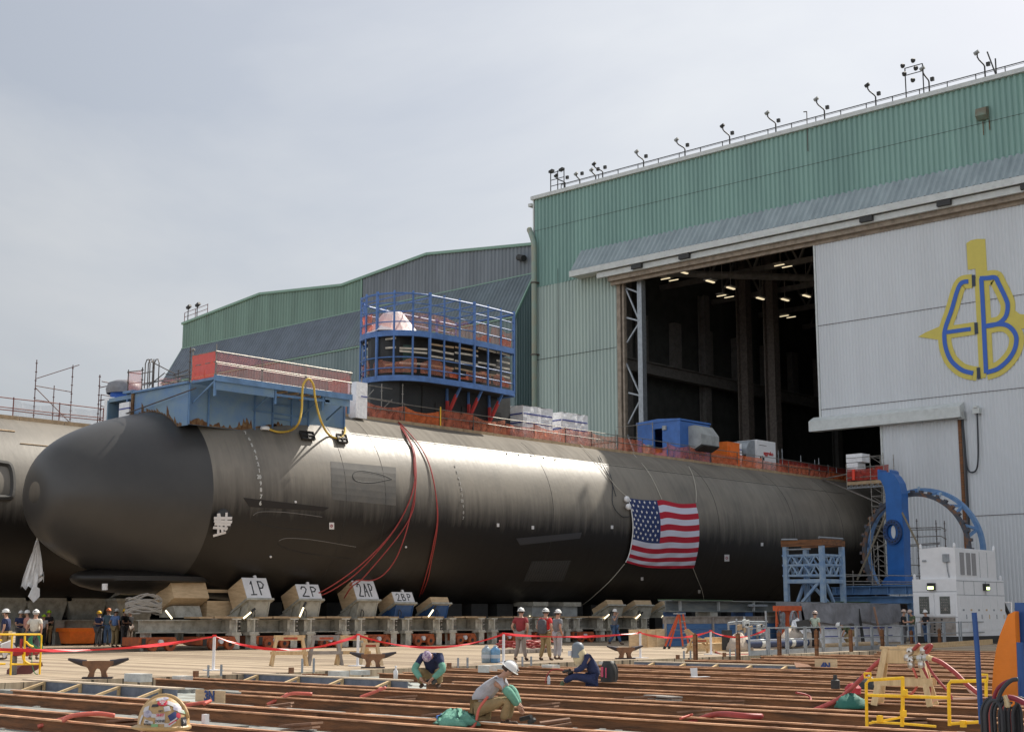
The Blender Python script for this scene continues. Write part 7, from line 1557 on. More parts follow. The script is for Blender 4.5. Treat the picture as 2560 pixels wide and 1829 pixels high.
mb = MB(); p = G(1372, 1709); mb.lathe([(.01, 0), (.035, 0), (.035, .14), (.015, .19), (.01, .2)], p, 8); tag(mb.build('small_bottle', m_wlab), 'small clear bottle on the beam beside the navy worker boots', 'bottle')
# ------------------------------------------------------------------ left yellow guard with cable and valve
yg = thing('yellow_guard_rail', 'yellow pipe guard rail with green cable coil at the left edge of the pier', 'guard rail', G(60, 1687))
def z9(x, y): return (x/4.6525, 1480+y/4.6525)
XY = G(26, 1687).x
def Y9(x, y, dx=0): return PX(*z9(x, y), XY+dx)
for a in ([(-60, 488), (470, 488), (482, 500), (460, 960)], [(120, 965), (140, 520), (155, 490), (290, 488)], [(290, 500), (280, 830)], [(-60, 555), (20, 555)], [(-60, 690), (120, 690)], [(115, 835), (465, 830)], [(-60, 830), (60, 830)]):
    mb = MB(); mb.tube([Y9(*p) for p in a], .028, 8); mb.build('pipe', m_yel, yg)
mb = MB(); mb.tube(smoothpts([Y9(*p) for p in ((300, 570), (340, 610), (385, 630))], 4), .03, 6); mb.tube(smoothpts([Y9(*p) for p in ((265, 720), (280, 790), (345, 830))], 4), .03, 6); mb.build('bracket', m_yel, yg)
mb = MB()
for k_ in range(9):
    dx = k_*6; mb.tube(smoothpts([Y9(380+dx*.6, 485), Y9(365-dx+random.random()*20, 560), Y9(380+dx*1.5, 640+random.random()*40), Y9(430+dx*1.4, 690), Y9(470+dx*.4, 600), Y9(430+dx*.5, 490)], 4), .012, 4)
mb.tube(smoothpts([Y9(380, 640), Y9(370, 800), Y9(400, 930), Y9(440, 950)], 4), .012, 4)
tag(mb.build('cable_coil', mat('cable_green', (.05, .30, .14), .5)), 'green cable coil hung over the yellow guard rail at left', 'cable')
mb = MB(); c = Y9(240, 690, -.1); mb.lathe([(.01, -.25), (.1, -.25), (.12, -.1), (.09, .1), (.13, .2), (.01, .22)], c, 10, 'Y'); mb.tube([c, c+V((0, 0, .35))], .04, 6); mb.tube([c+V((0, .3, 0)), c+V((0, .5, .02))], .11, 10); tag(mb.build('valve', mat('valve_red', (.35, .02, .03), .4)), 'dark red valve on a pipe behind the left yellow guard rail', 'valve')
mb = MB(); mb.tube([Y9(160, 960, -.2), Y9(170, 700, -.2), Y9(200, 680, -.2), Y9(225, 685, -.2)], .075, 8); tag(mb.build('stand_pipe', m_conc), 'weathered grey standpipe feeding the red valve', 'pipe')
mb = MB(); p = Y9(180, 930, -.5); mb.prism([Y9(180, 960, -.4), Y9(330, 965, -.4), Y9(500, 850, -.4), Y9(490, 810, -.4), Y9(250, 850, -.4), Y9(185, 905, -.4)], (-.5, 0, 0))
tag(mb.build('slotted_ramp', mat('maroon', (.12, .03, .035), .6, var=.3, scale=12, vec=(1, 1, 6))), 'maroon slotted step ramp behind the left yellow guard rail', 'ramp')
mb = MB(); mb.prism([Y9(20, 600, -1), Y9(130, 560, -1), Y9(190, 640, -1), Y9(130, 640, -1), Y9(60, 760, -1)], (-.1, 0, 0)); tag(mb.build('sloped_sign', m_signw), 'tilted pale panel at the far left behind the yellow rail', 'panel')
# ------------------------------------------------------------------ right yellow guard rails (close)
def z4(x, y): return (1900+x/3.07, 1300+y/3.07)
XG = -10.2
YGP = 19.6
def Z4(x, y, dy=0): return PY(*z4(x, y), YGP+dy)
yr = thing('yellow_guard_rail', 'bright yellow pipe guard rail frame in the lower right corner', 'guard rail', Z4(820, 1570))
runs = [([(820, 1580), (815, 1250), (835, 1225), (1100, 1208)], .045, 0), ([(1095, 1200), (1095, 1420), (1090, 1580)], .055, 0), ([(810, 1340), (1440, 1360)], .045, 0), ([(1455, 1575), (1447, 1260), (1465, 1235), (1745, 1228)], .05, 0), ([(1735, 1215), (1735, 1350)], .045, 0), ([(840, 1555), (1110, 1505)], .035, .2), ([(860, 1545), (1110, 1560), (1350, 1580)], .035, 0), ([(1460, 1560), (1690, 1545)], .045, 0), ([(800, 1172), (850, 1172), (850, 1205), (803, 1205), (800, 1172)], .03, 0), ([(1700, 1182), (1745, 1182), (1745, 1225)], .03, 0)]
for pts, r_, dy in runs: mb = MB(); mb.tube([Z4(*p, dy) for p in pts], r_*.52, 10); mb.build('pipe', m_yel, yr, smooth=2)
for x, y in ((1110, 1320), (1100, 1480), (920, 1520), (1560, 1560)): mb = MB(); mb.ob(Z4(x, y, -.03), (.035, 0, 0), (0, .035, 0), (0, 0, .045)); mb.build('clamp', m_yel, yr)
# manifold sawhorse
sp = G(2262, 1758); sp.z = -.02
ms = local(thing('sawhorse', 'tall sawhorse of fresh lumber carrying the brass hose manifold', 'sawhorse', sp, None, radians(18)))
hm_ = 1.05
mb = MB(); mb.box(-.40, .42, -.07, .07, hm_-.05, hm_); mb.box(-.34, .34, -.09, -.05, hm_-.30, hm_-.06); mb.build('top_rail', m_lumber, ms)
for sx in (-1, 1):
    for sy in (-1, 1): mb = MB(); mb.bar((sx*.30, sy*.06, hm_-.04), (sx*.50, sy*.34, 0), .11, .045, up=(0, sy, .4)); mb.build('leg', m_lumber, ms)
for sy in (-1, 1): mb = MB(); mb.bar((-.5, sy*.24, .42), (.55, sy*.24, .42), .03, .14); mb.build('stretcher', m_lumber, ms)
for sx in (-1, 1): mb = MB(); mb.prism([(sx*.36, -.12, .9), (sx*.36, .12, .9), (sx*.42, .22, .45), (sx*.42, -.22, .45)], (sx*.02, 0, 0)); mb.build('end_panel', m_wood, ms)
man = thing('hose_manifold', 'brass pipe manifold with valves wired on top of the tall sawhorse', 'manifold', (sp.x, sp.y, hm_))
YM = sp.y
def M4(x, y, dy=0): return PY(*z4(x, y), YM+dy)
m_brass = mat('brass', (.45, .36, .22), .35, .6, var=.3, scale=8); m_yt = mat('hose_sleeve', (.62, .48, .25), .6)
mb = MB(); mb.tube([M4(1010, 1045), M4(1150, 1050), M4(1280, 1050)], .045, 10); mb.build('header_pipe', m_brass, man)
for x, y in ((1030, 1050), (1130, 1055), (1160, 1075), (1230, 1060), (1275, 1055), (1255, 1000), (1155, 1005), (1160, 1110), (1240, 1110)):
    mb = MB(); c = M4(x, y, -.03); mb.lathe([(.02, -.06), (.06, -.05), (.07, 0), (.06, .05), (.02, .06)], c, 8, random.choice(('X', 'Y', 'Z'))); mb.ob(c+V((0, -.03, .05)), (.05, 0, .02), (0, .01, 0), (-.01, 0, .02)); mb.build('valve', mat('valve_metal', (.55, .52, .48), .3, .8), man)
for a, b, m in (((1115, 1035), (1180, 990), m_yt), ((1215, 1040), (1260, 990), m_yt)): mb = MB(); mb.tube([M4(*a), M4(*b)], .04, 8); mb.build('sleeve', m, man)
mh = [([(1180, 990), (1205, 965), (1225, 950)], .035, m_rhose, 'short red hose stub pointing up left on the manifold'), ([(1262, 985), (1290, 962), (1315, 960), (1300, 990), (1275, 1020)], .035, m_rhose, 'red hose loop at the top right of the manifold'),
 ([(1010, 1045), (940, 1065), (880, 1110), (800, 1190), (700, 1290), (610, 1365), (500, 1420), (400, 1460), (310, 1495), (240, 1525)], .042, mat('hose_pinkred', (.50, .08, .07), .5, var=.3, scale=6), 'thick red hose sweeping from the manifold down to the lower left'),
 ([(1285, 1050), (1340, 1068), (1400, 1095), (1500, 1170), (1590, 1260), (1680, 1330)], .042, m_rhose, 'thick dark red hose from the manifold down to the right'),
 ([(1160, 1110), (1190, 1170), (1210, 1240), (1190, 1300), (1150, 1340)], .022, m_phose, 'thin salmon hose hanging straight below the manifold'), ([(1240, 1110), (1270, 1170), (1300, 1260), (1305, 1360)], .024, m_rhose, 'thin red hose hanging below the manifold centre'),
 ([(1275, 1080), (1310, 1150), (1370, 1230), (1440, 1310), (1480, 1375)], .024, m_rhose, 'thin dark red hose arcing right of the manifold'), ([(1580, 1260), (1610, 1310), (1680, 1360), (1400, 1370), (1330, 1385), (1315, 1430)], .02, mat('hose_pale', (.62, .40, .30), .6), 'thin pale hose behind the yellow rail')]
for pts, r_, m, lb in mh:
    q = [M4(*p, -.05-(0 if r_ < .04 else .25*i_/len(pts))) for i_, p in enumerate(pts)]; mb = MB(); mb.tube(smoothpts(q, 5), r_, 10); o_ = tag(mb.build('air_hose', m, smooth=True), lb, 'hose')
    if r_ > .04: mb = MB(); mb.tube([q[0]*1, q[0].lerp(q[1], .8)], r_*1.15, 10); mb.build('sleeve', m_yt, o_)
# tool bags
for x, y, s_, lb, m in ((640, 1400, (.3, .28, .24), 'green tool bag on the beams left of the yellow rail', mat('bag_green', (.02, .13, .10), .7)), (760, 1265, (.35, .3, .3), 'dark grey tool bag behind the big red hose', m_dark)):
    p = G(*z4(x+60, y-5)); blob((p.x, p.y, -.1), *s_, lb, m, 'bag', 'tool_bag')
mb = MB(); p = G(*z4(580, 1290)); mb.lathe([(.01, 0), (.1, 0), (.1, .18), (.05, .2), (.04, .3), (.01, .3)], p, 10); tag(mb.build('black_canister', m_dark), 'small black canister standing on a beam right of centre', 'canister')
mb = MB(); p = G(*z4(715, 1330)); mb.lathe([(.01, 0), (.16, 0), (.17, .12), (.1, .2), (.01, .22)], p, 10); tag(mb.build('red_reel', m_mach_o if False else mat('reel_red', (.4, .02, .03), .5)), 'small red reel beside the green tool bag', 'reel')
# ------------------------------------------------------------------ blue and orange machine, close right
YMc = 11.0
def K(x, y, dy=0): return PY(2240+x/6.04, 1560+y/6.04, YMc+dy)
mc = thing('lift_machine', 'blue and orange lifting machine part cut off by the right edge', 'machine', K(1700, 1700))
mb = MB(); mb.prism([K(1790, -330, .1), K(2100, -330, .1), K(2100, 1120, .1), K(1840, 1120, .1), K(1815, 400, .1)], (0, .5, 0)); mb.build('mast', m_mach_b, mc)
mb = MB(); mb.prism([K(1690, -150), K(1790, -200), K(1850, 1130), K(1450, 1130), K(1452, 900), K(1470, 640), K(1510, 380), K(1570, 150), K(1640, -30)], (0, .08, 0)); mb.build('orange_panel', m_mach_o, mc)
mb = MB(); mb.tube([K(1180, -180, -.1), K(1225, 350, -.1), K(1290, 1500, -.1)], .0205, 12); mb.build('side_pole', m_mach_b, mc, smooth=2)
mb = MB(); mb.tube([K(1870, 270, -.12), K(1900, 1100, -.12)], .026, 12); mb.build('hydraulic_tube', m_mach_b, mc, smooth=2)
mb = MB(); mb.tube([K(1650, -335), K(1740, -335), K(1745, -180)], .004, 6); mb.build('bracket', m_signw, mc)
mb = MB(); mb.box(K(1260, 1300).x, K(2100, 1300).x+.6, YMc, YMc+.8, 0, K(1500, 1500).z-.25); mb.build('chassis', m_dark, mc)
for i, (x0_, w_, m) in enumerate([(1290, 340, m_khose), (1330, 330, m_khose), (1370, 420, m_khose), (1420, 300, m_rhose), (1440, 380, m_khose), (1490, 360, m_khose), (1560, 330, m_khose), (1600, 420, m_rhose), (1640, 400, m_khose), (1700, 360, m_khose), (1760, 380, m_khose), (1350, 250, m_khose)]):
    mb = MB(); q = []
    for k_ in range(15):
        a = pi*k_/14; q.append(K(x0_+w_*.5-w_*.5*cos(a), 1350-250*sin(a)*(1 if k_ in range(15) else 1)+ (i % 4)*14, -.15-.02*i))
    q = [q[0]-V((0, 0, .5))]+q+[q[-1]-V((0, 0, .5))]
    mb.tube(q, .0125, 10); tag(mb.build('coiled_hose', m, smooth=True), ['outermost left', 'second left', 'third left', 'dull red left', 'fifth', 'sixth', 'seventh', 'dull red middle', 'ninth', 'tenth', 'rightmost', 'innermost short'][i]+' loop of hose hung on the blue and orange machine', 'hose', 'coiled hoses on the machine')
mb = MB(); mb.tube(smoothpts([K(*p, -.3) for p in ((1470, 1150), (1500, 1040), (1560, 940), (1680, 860), (1830, 830))], 6), .014, 10); tag(mb.build('coiled_hose', mat('hose_wine', (.20, .01, .03), .5), smooth=True), 'wine red hose arching up over the hose coil to the mast', 'hose')
mb = MB(); mb.tube(smoothpts([K(*p, -.4) for p in ((1540, 1150), (1580, 1030), (1650, 920), (1750, 840), (1840, 825))], 6), .016, 10); tag(mb.build('coiled_hose', m_khose, smooth=True), 'thick black hose arching over the hose coil to the mast', 'hose')
mb = MB(); mb.tube(smoothpts([K(*p, -.75) for p in ((1700, 1100), (1800, 1120), (1950, 1190), (2100, 1280))], 6), [.021]*19, 10); tag(mb.build('coiled_hose', MATS['hose_wine'], smooth=True), 'fat wine red hose crossing the coil at the right edge', 'hose')
mb = MB(); mb.tube([K(1640, 1070, -.8), K(1670, 1140, -.8)], .016, 12); mb.tube([K(1665, 1130, -.8), K(1680, 1190, -.8)], .02, 12); mb.tube([K(1678, 1185, -.8), K(1690, 1240, -.8)], .023, 12); mb.tube([K(1690, 1240, -.8), K(1693, 1255, -.8)], [.018, .012], 12); tag(mb.build('hose_coupling', m_brass, smooth=2), 'brass and steel hose coupling hanging in front of the hose coil', 'coupling')
mb = MB(); mb.tube(smoothpts([K(*p, -.5) for p in ((1700, 1150), (1760, 1150), (1780, 1190), (1740, 1230))], 5), .008, 8); tag(mb.build('orange_strap', m_mach_o), 'small orange strap loop beside the hose coupling', 'strap')
# rope coil & jacket near kneeling worker
p = G(1143, 1797); mb = MB(); mb.tube([p+V((.32*cos(2*pi*i/20), .3*sin(2*pi*i/20), .03)) for i in range(20)], .03, 6, closed=True); mb.tube([p+V((.26*cos(2*pi*i/20), .24*sin(2*pi*i/20), .06)) for i in range(20)], .03, 6, closed=True); tag(mb.build('blue_hose_coil', mat('hose_blue', (.02, .12, .40), .5)), 'blue hose ring left of the kneeling grey shirted worker', 'hose')
# ------------------------------------------------------------------ people
m_skin = mat('skin', (.46, .26, .18), .6); m_hair = mat('hair_dark', (.05, .03, .02), .8)
def skinmesh(verts, edges, radii, sub=1, root=0):
    me = bpy.data.meshes.new('t'); me.from_pydata(verts, edges, []); o = bpy.data.objects.new('t', me); COL.objects.link(o)
    o.modifiers.new('s', 'SKIN')
    if not me.skin_vertices: me.skin_vertices.new()
    for i, r in enumerate(radii):
        sv = me.skin_vertices[0].data[i]; sv.radius = (r, r) if not isinstance(r, tuple) else r; sv.use_root = (i == root)
    if sub: m = o.modifiers.new('u', 'SUBSURF'); m.levels = sub; m.render_levels = sub
    dg = bpy.context.evaluated_depsgraph_get(); r = bpy.data.meshes.new_from_object(o.evaluated_get(dg)); bpy.data.objects.remove(o); return r
def put(me, name, m, parent):
    me.materials.clear(); me.materials.append(m); me.polygons.foreach_set('use_smooth', [True]*len(me.polygons)); o = bpy.data.objects.new(name, me); COL.objects.link(o); o.parent = parent; return o
STAND = dict(pel=(0, 0, .94), spi=(0, 0, 1.14), che=(0, .01, 1.36), nec=(0, .0, 1.49), hea=(0, .02, 1.64), sl=(-.19, 0, 1.42), sr=(.19, 0, 1.42), el=(-.25, -.02, 1.14), er=(.25, -.02, 1.14), wl=(-.25, .06, .90), wr=(.25, .06, .90), hl=(-.095, 0, .90), hr=(.095, 0, .90), kl=(-.11, .02, .49), kr=(.11, .02, .49), al=(-.13, -.03, .09), ar=(.13, -.03, .09))
def person(label, loc, rz, pose=None, shirt=None, pants=None, hat=None, sleeves='short', boots=None, h=1.78, cat='person', group=None, belly=1.0, hairm=None, extra=None, facedir=None, z=0, vest=None, sleeve_m=None, hatback=False, cap=False):
    J = dict(STAND); J.update(pose or {}); k = h/1.78; J = {a: Vector(b)*k for a, b in J.items()}
    t = local(thing('person', label, cat, (loc[0], loc[1], z), group, rz))
    fd = Vector(facedir or (0, 1, 0)).normalized()
    nh = (J['hea']-J['nec']).normalized()
    # body incl. hands with fingers
    vs, es, rs = [], [], []
    BK = [1.0]
    def add(p, r, prev=None):
        vs.append(tuple(p)); rs.append(r*k*BK[0])
        if prev is not None: es.append((prev, len(vs)-1))
        return len(vs)-1
    pe = add(J['pel'], .115); sp2 = add(J['spi'], .105, pe); ch = add(J['che'], .115, sp2); ne = add(J['nec'], .058, ch)
    he0 = add(J['nec'].lerp(J['hea'], .55)+fd*.01*k, .062, ne); he1 = add(J['hea']-nh*.01*k+fd*.02*k, .088, he0); he2 = add(J['hea']+nh*.08*k, .082, he1)
    for s_ in 'lr':
        a = add(J['s'+s_], .062, ch); b = add(J['e'+s_], .045, a); c = add(J['w'+s_], .030, b)
        d = (J['w'+s_]-J['e'+s_]).normalized(); side = d.cross(Vector((1, 0, 0)))
        side = side.normalized() if side.length > .1 else Vector((0, 1, 0)); up2 = d.cross(side).normalized()
        pm = add(J['w'+s_]+d*.07*k, .032, c)
        for f_ in range(4):
            o_ = side*(f_-1.5)*.020*k; ln = (.075, .085, .08, .062)[f_]
            f1 = add(J['w'+s_]+d*(.10)*k+o_, .0100, pm); f2 = add(J['w'+s_]+d*(.10+ln*.6)*k+o_+up2*.012*k, .0090, f1); add(J['w'+s_]+d*(.10+ln)*k+o_+up2*.034*k, .0075, f2)
        t1 = add(J['w'+s_]+d*.06*k-side*.045*k, .011, c); add(J['w'+s_]+d*.10*k-side*.055*k+up2*.02*k, .009, t1)
        a = add(J['h'+s_], .088, pe); b = add(J['k'+s_], .058, a); c = add(J['a'+s_], .042, b)
    put(skinmesh(vs, es, rs), 'body', m_skin, t)
    # face: nose, mouth, eyes, ears
    c = J['hea']+fd*.02*k; sd = nh.cross(fd).normalized(); ff = (fd-nh*fd.dot(nh)).normalized()
    mb = MB(); mb.prism([c+ff*.085*k+nh*.025*k+sd*.008*k, c+ff*.085*k+nh*.025*k-sd*.008*k, c+ff*.085*k-nh*.025*k-sd*.018*k, c+ff*.085*k-nh*.025*k+sd*.018*k], ff*.025*k)
    for s_ in (-1, 1): mb.ob(c+sd*s_*.088*k, sd*.008*k, ff*.018*k, nh*.028*k)
    mb.build('nose_and_ears', m_skin, t)
    mb = MB()
    for s_ in (-1, 1): mb.ob(c+ff*.088*k+sd*s_*.032*k+nh*.022*k, sd*.013*k, ff*.004*k, nh*.006*k)
    mb.ob(c+ff*.086*k-nh*.045*k, sd*.022*k, ff*.004*k, nh*.005*k); mb.build('eyes_and_mouth', m_hair, t)
    # hair
    mb = MB(); hc = J['hea']+nh*.03*k-ff*.012*k
    rows = []
    for i in range(6):
        a = -.5+(pi/2+.5)*i/5; rows.append([hc+(sd*cos(2*pi*j/14)+ff*sin(2*pi*j/14)*1.0)*(.098*k*cos(a))+nh*.1*k*sin(a)-ff*(.02*k if i < 2 else 0) for j in range(14)])
    mb.grid(rows, closed=True); mb.build('hair', hairm or m_hair, t, smooth=True)
    # shirt
    BK[0] = 1.13
    vs.clear(); es.clear(); rs.clear()
    pe = add(J['pel']+Vector((0, 0, .02)) if not pose or 'pel' not in pose else J['pel'], .145*belly); sp2 = add(J['spi'], .145*belly, pe); ch = add(J['che'], .150, sp2); cc = add(J['che'].lerp(J['nec'], .7), .085, ch)
    for s_ in 'lr':
        a = add(J['s'+s_], .078, ch); e = J['e'+s_]
        if sleeves == 'short': add(J['s'+s_].lerp(e, .62), .066, a)
        else: b = add(e, .060, a); add(e.lerp(J['w'+s_], .9), .046, b)
    put(skinmesh(vs, es, rs), 'shirt', shirt, t)
    if sleeve_m:
        for s_ in 'lr':
            vs.clear(); es.clear(); rs.clear(); a = add(J['s'+s_].lerp(J['e'+s_], .45), .075); b = add(J['e'+s_], .078, a); c = add(J['e'+s_].lerp(J['w'+s_], .5), .068, b); add(J['w'+s_], .055, c); put(skinmesh(vs, es, rs), 'sleeve', sleeve_m, t)
    # trousers
    vs.clear(); es.clear(); rs.clear()
    pe = add(J['pel'], .138*belly)
    for s_ in 'lr': a = add(J['h'+s_], .112, pe); b = add(J['k'+s_], .078, a); add(J['a'+s_].lerp(J['k'+s_], .04), .062, b)
    put(skinmesh(vs, es, rs), 'trousers', pants, t)
    BK[0] = 1.1
    for s_ in 'lr':
        vs.clear(); es.clear(); rs.clear(); a_ = J['a'+s_]; sh = (a_-J['k'+s_]).normalized(); fw = Vector((0, 1, 0)) if abs(sh.y) < .75 else Vector((0, 0, -1)); fw = (pose or {}).get('foot', fw); fw = Vector(fw)
        b = add(a_-sh*.03*k, .052); c = add(a_+sh*.04*k, .05, b); d = add(a_+sh*.045*k+fw*.10*k, .045, c); add(a_+sh*.05*k+fw*.19*k, .036, d); put(skinmesh(vs, es, rs), 'boot', boots or m_boot, t)
    if hat:
        tl = (nh-ff*.10).normalized() if not hatback else nh; mb = MB(); hc = J['hea']+nh*.055*k; rows = []
        f2 = (ff-tl*ff.dot(tl)).normalized(); s2 = tl.cross(f2)
        prof = [(.150, -.004), (.152, .004), (.128, .012)]+[(.128*cos(a), .012+.115*sin(a)) for a in [pi/2*i/6 for i in range(1, 7)]]
        if cap: prof = [(.115, -.03)]+[(.118*cos(a), .095*sin(a)) for a in [pi/2*i/5 for i in range(0, 6)]]
        for r_, z_ in prof: rows.append([hc+(s2*cos(2*pi*j/20)*.93+f2*sin(2*pi*j/20)*(1.12 if sin(2*pi*j/20) > 0 and r_ > .14 else 1.05))*max(r_, .004)*k+tl*z_*k for j in range(20)])
        mb.grid(rows, closed=True); ho = mb.build('hard_hat' if not cap else 'cap', hat, t, smooth=2)
        if not cap:
            mb = MB(); mb.tube([hc+f2*.13*k*cos(a)+tl*(.014+.118*sin(a))*k for a in [pi*i/10 for i in range(11)]], .012*k, 6); mb.ob(hc+f2*.135*k+tl*.055*k, s2*.03*k, f2*.004*k, tl*.022*k); mb.build('hat_ridge', hat, ho)
            mb = MB(); mb.ob(hc+f2*.128*k+tl*.05*k, s2*.025*k, f2*.014*k, tl*.018*k); mb.ob(hc-f2*.128*k+tl*.045*k, s2*.03*k, f2*.012*k, tl*.014*k); mb.build('hat_sticker', m_ink, ho)
    return t, J, k
m_boot = mat('boot_brown', (.08, .045, .03), .7)
def cl(n, c, **k): return mat('cloth_'+n, c, .85, var=.2, scale=6, bump=.6, bscale=9, **k)
c_navy = cl('navy', (.02, .03, .09)); c_khaki = cl('khaki', (.33, .24, .12)); c_cream = cl('cream', (.62, .58, .50)); c_pink = cl('salmon', (.55, .25, .20)); c_black = cl('black', (.018, .018, .022)); c_grey = cl('grey', (.20, .21, .23)); c_lg = cl('light_grey', (.46, .46, .50)); c_red = cl('red', (.62, .03, .03)); c_maroon = cl('maroon', (.26, .03, .035)); c_jean = cl('denim', (.07, .13, .25)); c_blue = cl('blue', (.14, .24, .50)); c_dgr = cl('charcoal', (.09, .09, .10)); c_teal = cl('green_sleeve', (.15, .37, .28)); c_pg = cl('pale_green', (.42, .50, .42)); c_ol = cl('olive', (.10, .13, .07)); c_slate = cl('slate_blue', (.09, .15, .20)); c_stone = cl('stone', (.30, .25, .22))
h_w = mat('helmet_white', (.72, .72, .70), .35); h_y = mat('helmet_yellow', (.85, .50, .01), .35); h_l = mat('helmet_lime', (.45, .75, .02), .35); h_o = mat('helmet_orange', (.80, .25, .08), .35); h_b = mat('helmet_brown', (.38, .22, .16), .4, col2=(.6, .55, .5), scale=9)
def facing(p, q): return atan2(-(q[0]-p[0]), q[1]-p[1])    # local +Y looks from p to q
cp = (0, 0)
def at(x, y, hd=0): 
    p = G(x, y); return p, facing(p, cp)+hd     # hd=0 faces the camera
POCK = dict(el=(-.30, -.10, 1.16), er=(.30, -.10, 1.16), wl=(-.22, .04, .95), wr=(.22, .04, .95))
CROSS = dict(el=(-.24, .08, 1.14), er=(.24, .08, 1.14), wl=(.04, .22, 1.17), wr=(-.04, .22, 1.13))
PHONE = dict(el=(-.22, .05, 1.15), er=(.22, .05, 1.15), wl=(-.06, .27, 1.16), wr=(.06, .27, 1.18))
p, r = at(10, 1648, -1.9); person('man in navy polo and khakis at the left photo edge, white hard hat', p, r, None, c_navy, c_khaki, h_w, h=1.80, belly=1.1)
p, r = at(47, 1622, .3); person('man with arms crossed in navy shirt, white hard hat, second from the left', p, r, CROSS, c_navy, c_dgr, h_w, h=1.80)
p, r = at(64, 1626, -1.2); person('man in salmon shirt with white hard hat among the left group', p, r, POCK, c_pink, c_dgr, h_w, h=1.80)
p, r = at(83, 1648, 2.7); person('grey-haired man in cream shirt seen from behind at the yellow rail', p, r, POCK, c_cream, c_dgr, h_w, h=1.78, belly=1.15, hairm=mat('hair_grey', (.4, .4, .38), .8))
p, r = at(106, 1613, -.4); person('small figure in pale shirt with lime hard hat behind the cream shirt man', p, r, None, c_lg, c_black, h_l, h=1.62)
p, r = at(118, 1612, .4); person('man in black shirt and khakis with lime hard hat holding a phone', p, r, PHONE, c_black, c_khaki, h_l, h=1.84)
p, r = at(245, 1615, -.7); person('heavyset man in navy T-shirt with yellow hard hat right of the orange bin', p, r, PHONE, c_navy, c_dgr, h_y, h=1.80, belly=1.2)
p, r = at(268, 1613, -.2); person('man in slate shirt and jeans with orange hard hat', p, r, None, c_slate, c_jean, h_o, h=1.95, sleeves='long')
p, r = at(286, 1617, 2.4); person('man in bright blue polo and khakis with white hard hat', p, r, POCK, c_blue, c_khaki, h_w, h=1.90)
p, r = at(308, 1616, 1.1); person('man in black T-shirt with yellow hard hat, front of the pair', p, r, CROSS, c_black, c_dgr, h_y, h=1.90)
p, r = at(321, 1614, .9); person('man in black top with yellow hard hat half hidden behind another', p, r, POCK, c_black, c_stone, h_y, h=1.86)
p, r = at(1302, 1650, 2.75); person('stout man in dark red T-shirt and grey trousers seen from behind, white hard hat', p, r, dict(POCK, al=(-.20, -.03, .09), ar=(.17, .03, .09)), c_maroon, c_stone, h_w, h=1.84, belly=1.12)
p, r = at(1364, 1650, 2.6); T1 = person('man in red shirt with dark backpack and white hard hat seen from behind', p, r, dict(POCK, al=(-.20, -.03, .09), ar=(.17, .03, .09)), c_red, c_khaki, h_w, h=1.82)
tb = local(thing('backpack', 'grey and black backpack worn by the man in the red shirt', 'backpack', (p.x, p.y, 0), None, r))
rows = [[V((.17*s_*(abs(cos(2*pi*j/16))**.6)*(1 if cos(2*pi*j/16) > 0 else -1), -.24+.12*s_*sin(2*pi*j/16), z_)) for j in range(16)] for s_, z_ in ((.6, .94), (1, 1.0), (1.05, 1.2), (.95, 1.4), (.5, 1.47))]
mb = MB(); mb.grid(rows, closed=True); mb.f += [tuple(reversed(range(16))), tuple(64+j for j in range(16))]; mb.m += [0, 0]; mb.build('bag', c_dgr, tb, smooth=True)
mb = MB(); 
for s_ in (-1, 1): mb.tube([V((s_*.13, -.15, 1.45)), V((s_*.15, .02, 1.53)), V((s_*.15, .17, 1.38)), V((s_*.15, .15, 1.1)), V((s_*.15, -.13, 1.05))], .018, 5)
mb.build('strap', m_dark, tb)
p, r = at(1394, 1648, 2.2); person('man in light grey shirt and trousers, right one of the standing trio', p, r, POCK, c_grey, c_lg, h_w, h=1.78)
p, r = at(1537, 1611, 1.1); person('distant man in grey shirt and jeans with hand at his face under the hull', p, r, dict(er=(.26, .15, 1.22), wr=(.10, .2, 1.5), kl=(-.11, .16, .5), al=(-.12, .28, .1), kr=(.11, .02, .5), ar=(.12, -.30, .12)), c_grey, c_jean, h_w, h=1.90)
p, r = at(2040, 1622, 2.6); person('man in pale green T-shirt and black trousers with brown hard hat', p, r, dict(el=(-.32, .05, 1.25), wl=(-.25, .30, 1.15)), c_pg, c_black, h_b, h=1.78)
mb = MB(); q = G(2020, 1622); mb.ob((q.x-.2, q.y, 1.15), (.30, .1, .05), (-.05, .1, 0), (-.05, 0, .22)); tag(mb.build('black_case', m_dark), 'black rounded case held by the man in the pale green T-shirt', 'case')
BEND = dict(pel=(0, -.1, .62), spi=(0, .06, .76), che=(0, .22, .86), nec=(0, .34, .92), hea=(0, .46, .95), sl=(-.19, .24, .88), sr=(.19, .24, .88), el=(-.2, .36, .62), er=(.2, .36, .62), wl=(-.1, .42, .40), wr=(.1, .42, .40), hl=(-.1, -.08, .60), hr=(.1, -.08, .60), kl=(-.14, .2, .42), kr=(.14, .2, .42), al=(-.13, -.02, .09), ar=(.13, -.02, .09))
p, r = at(2124, 1614, -1.2); person('worker in olive shirt bending down in front of the tarpaulin, white hard hat', p, r, BEND, c_ol, c_khaki, h_w, h=2.0, facedir=(0, .7, -.7))
p, r = at(2262, 1612, 1.3); person('man in black shirt, left of the trio standing by the white container', p, r, PHONE, c_black, c_dgr, h_b, h=1.88)
p, r = at(2284, 1610, -1.2); person('man in dark grey shirt leaning in the middle of the trio by the white container', p, r, dict(PHONE, hea=(0, .10, 1.60), nec=(0, .06, 1.48)), c_ol, c_jean, h_b, h=1.92)
p, r = at(2318, 1610, -1.0); person('man in black T-shirt with white hard hat beside the white container', p, r, CROSS, c_black, c_jean, h_w, h=1.86)
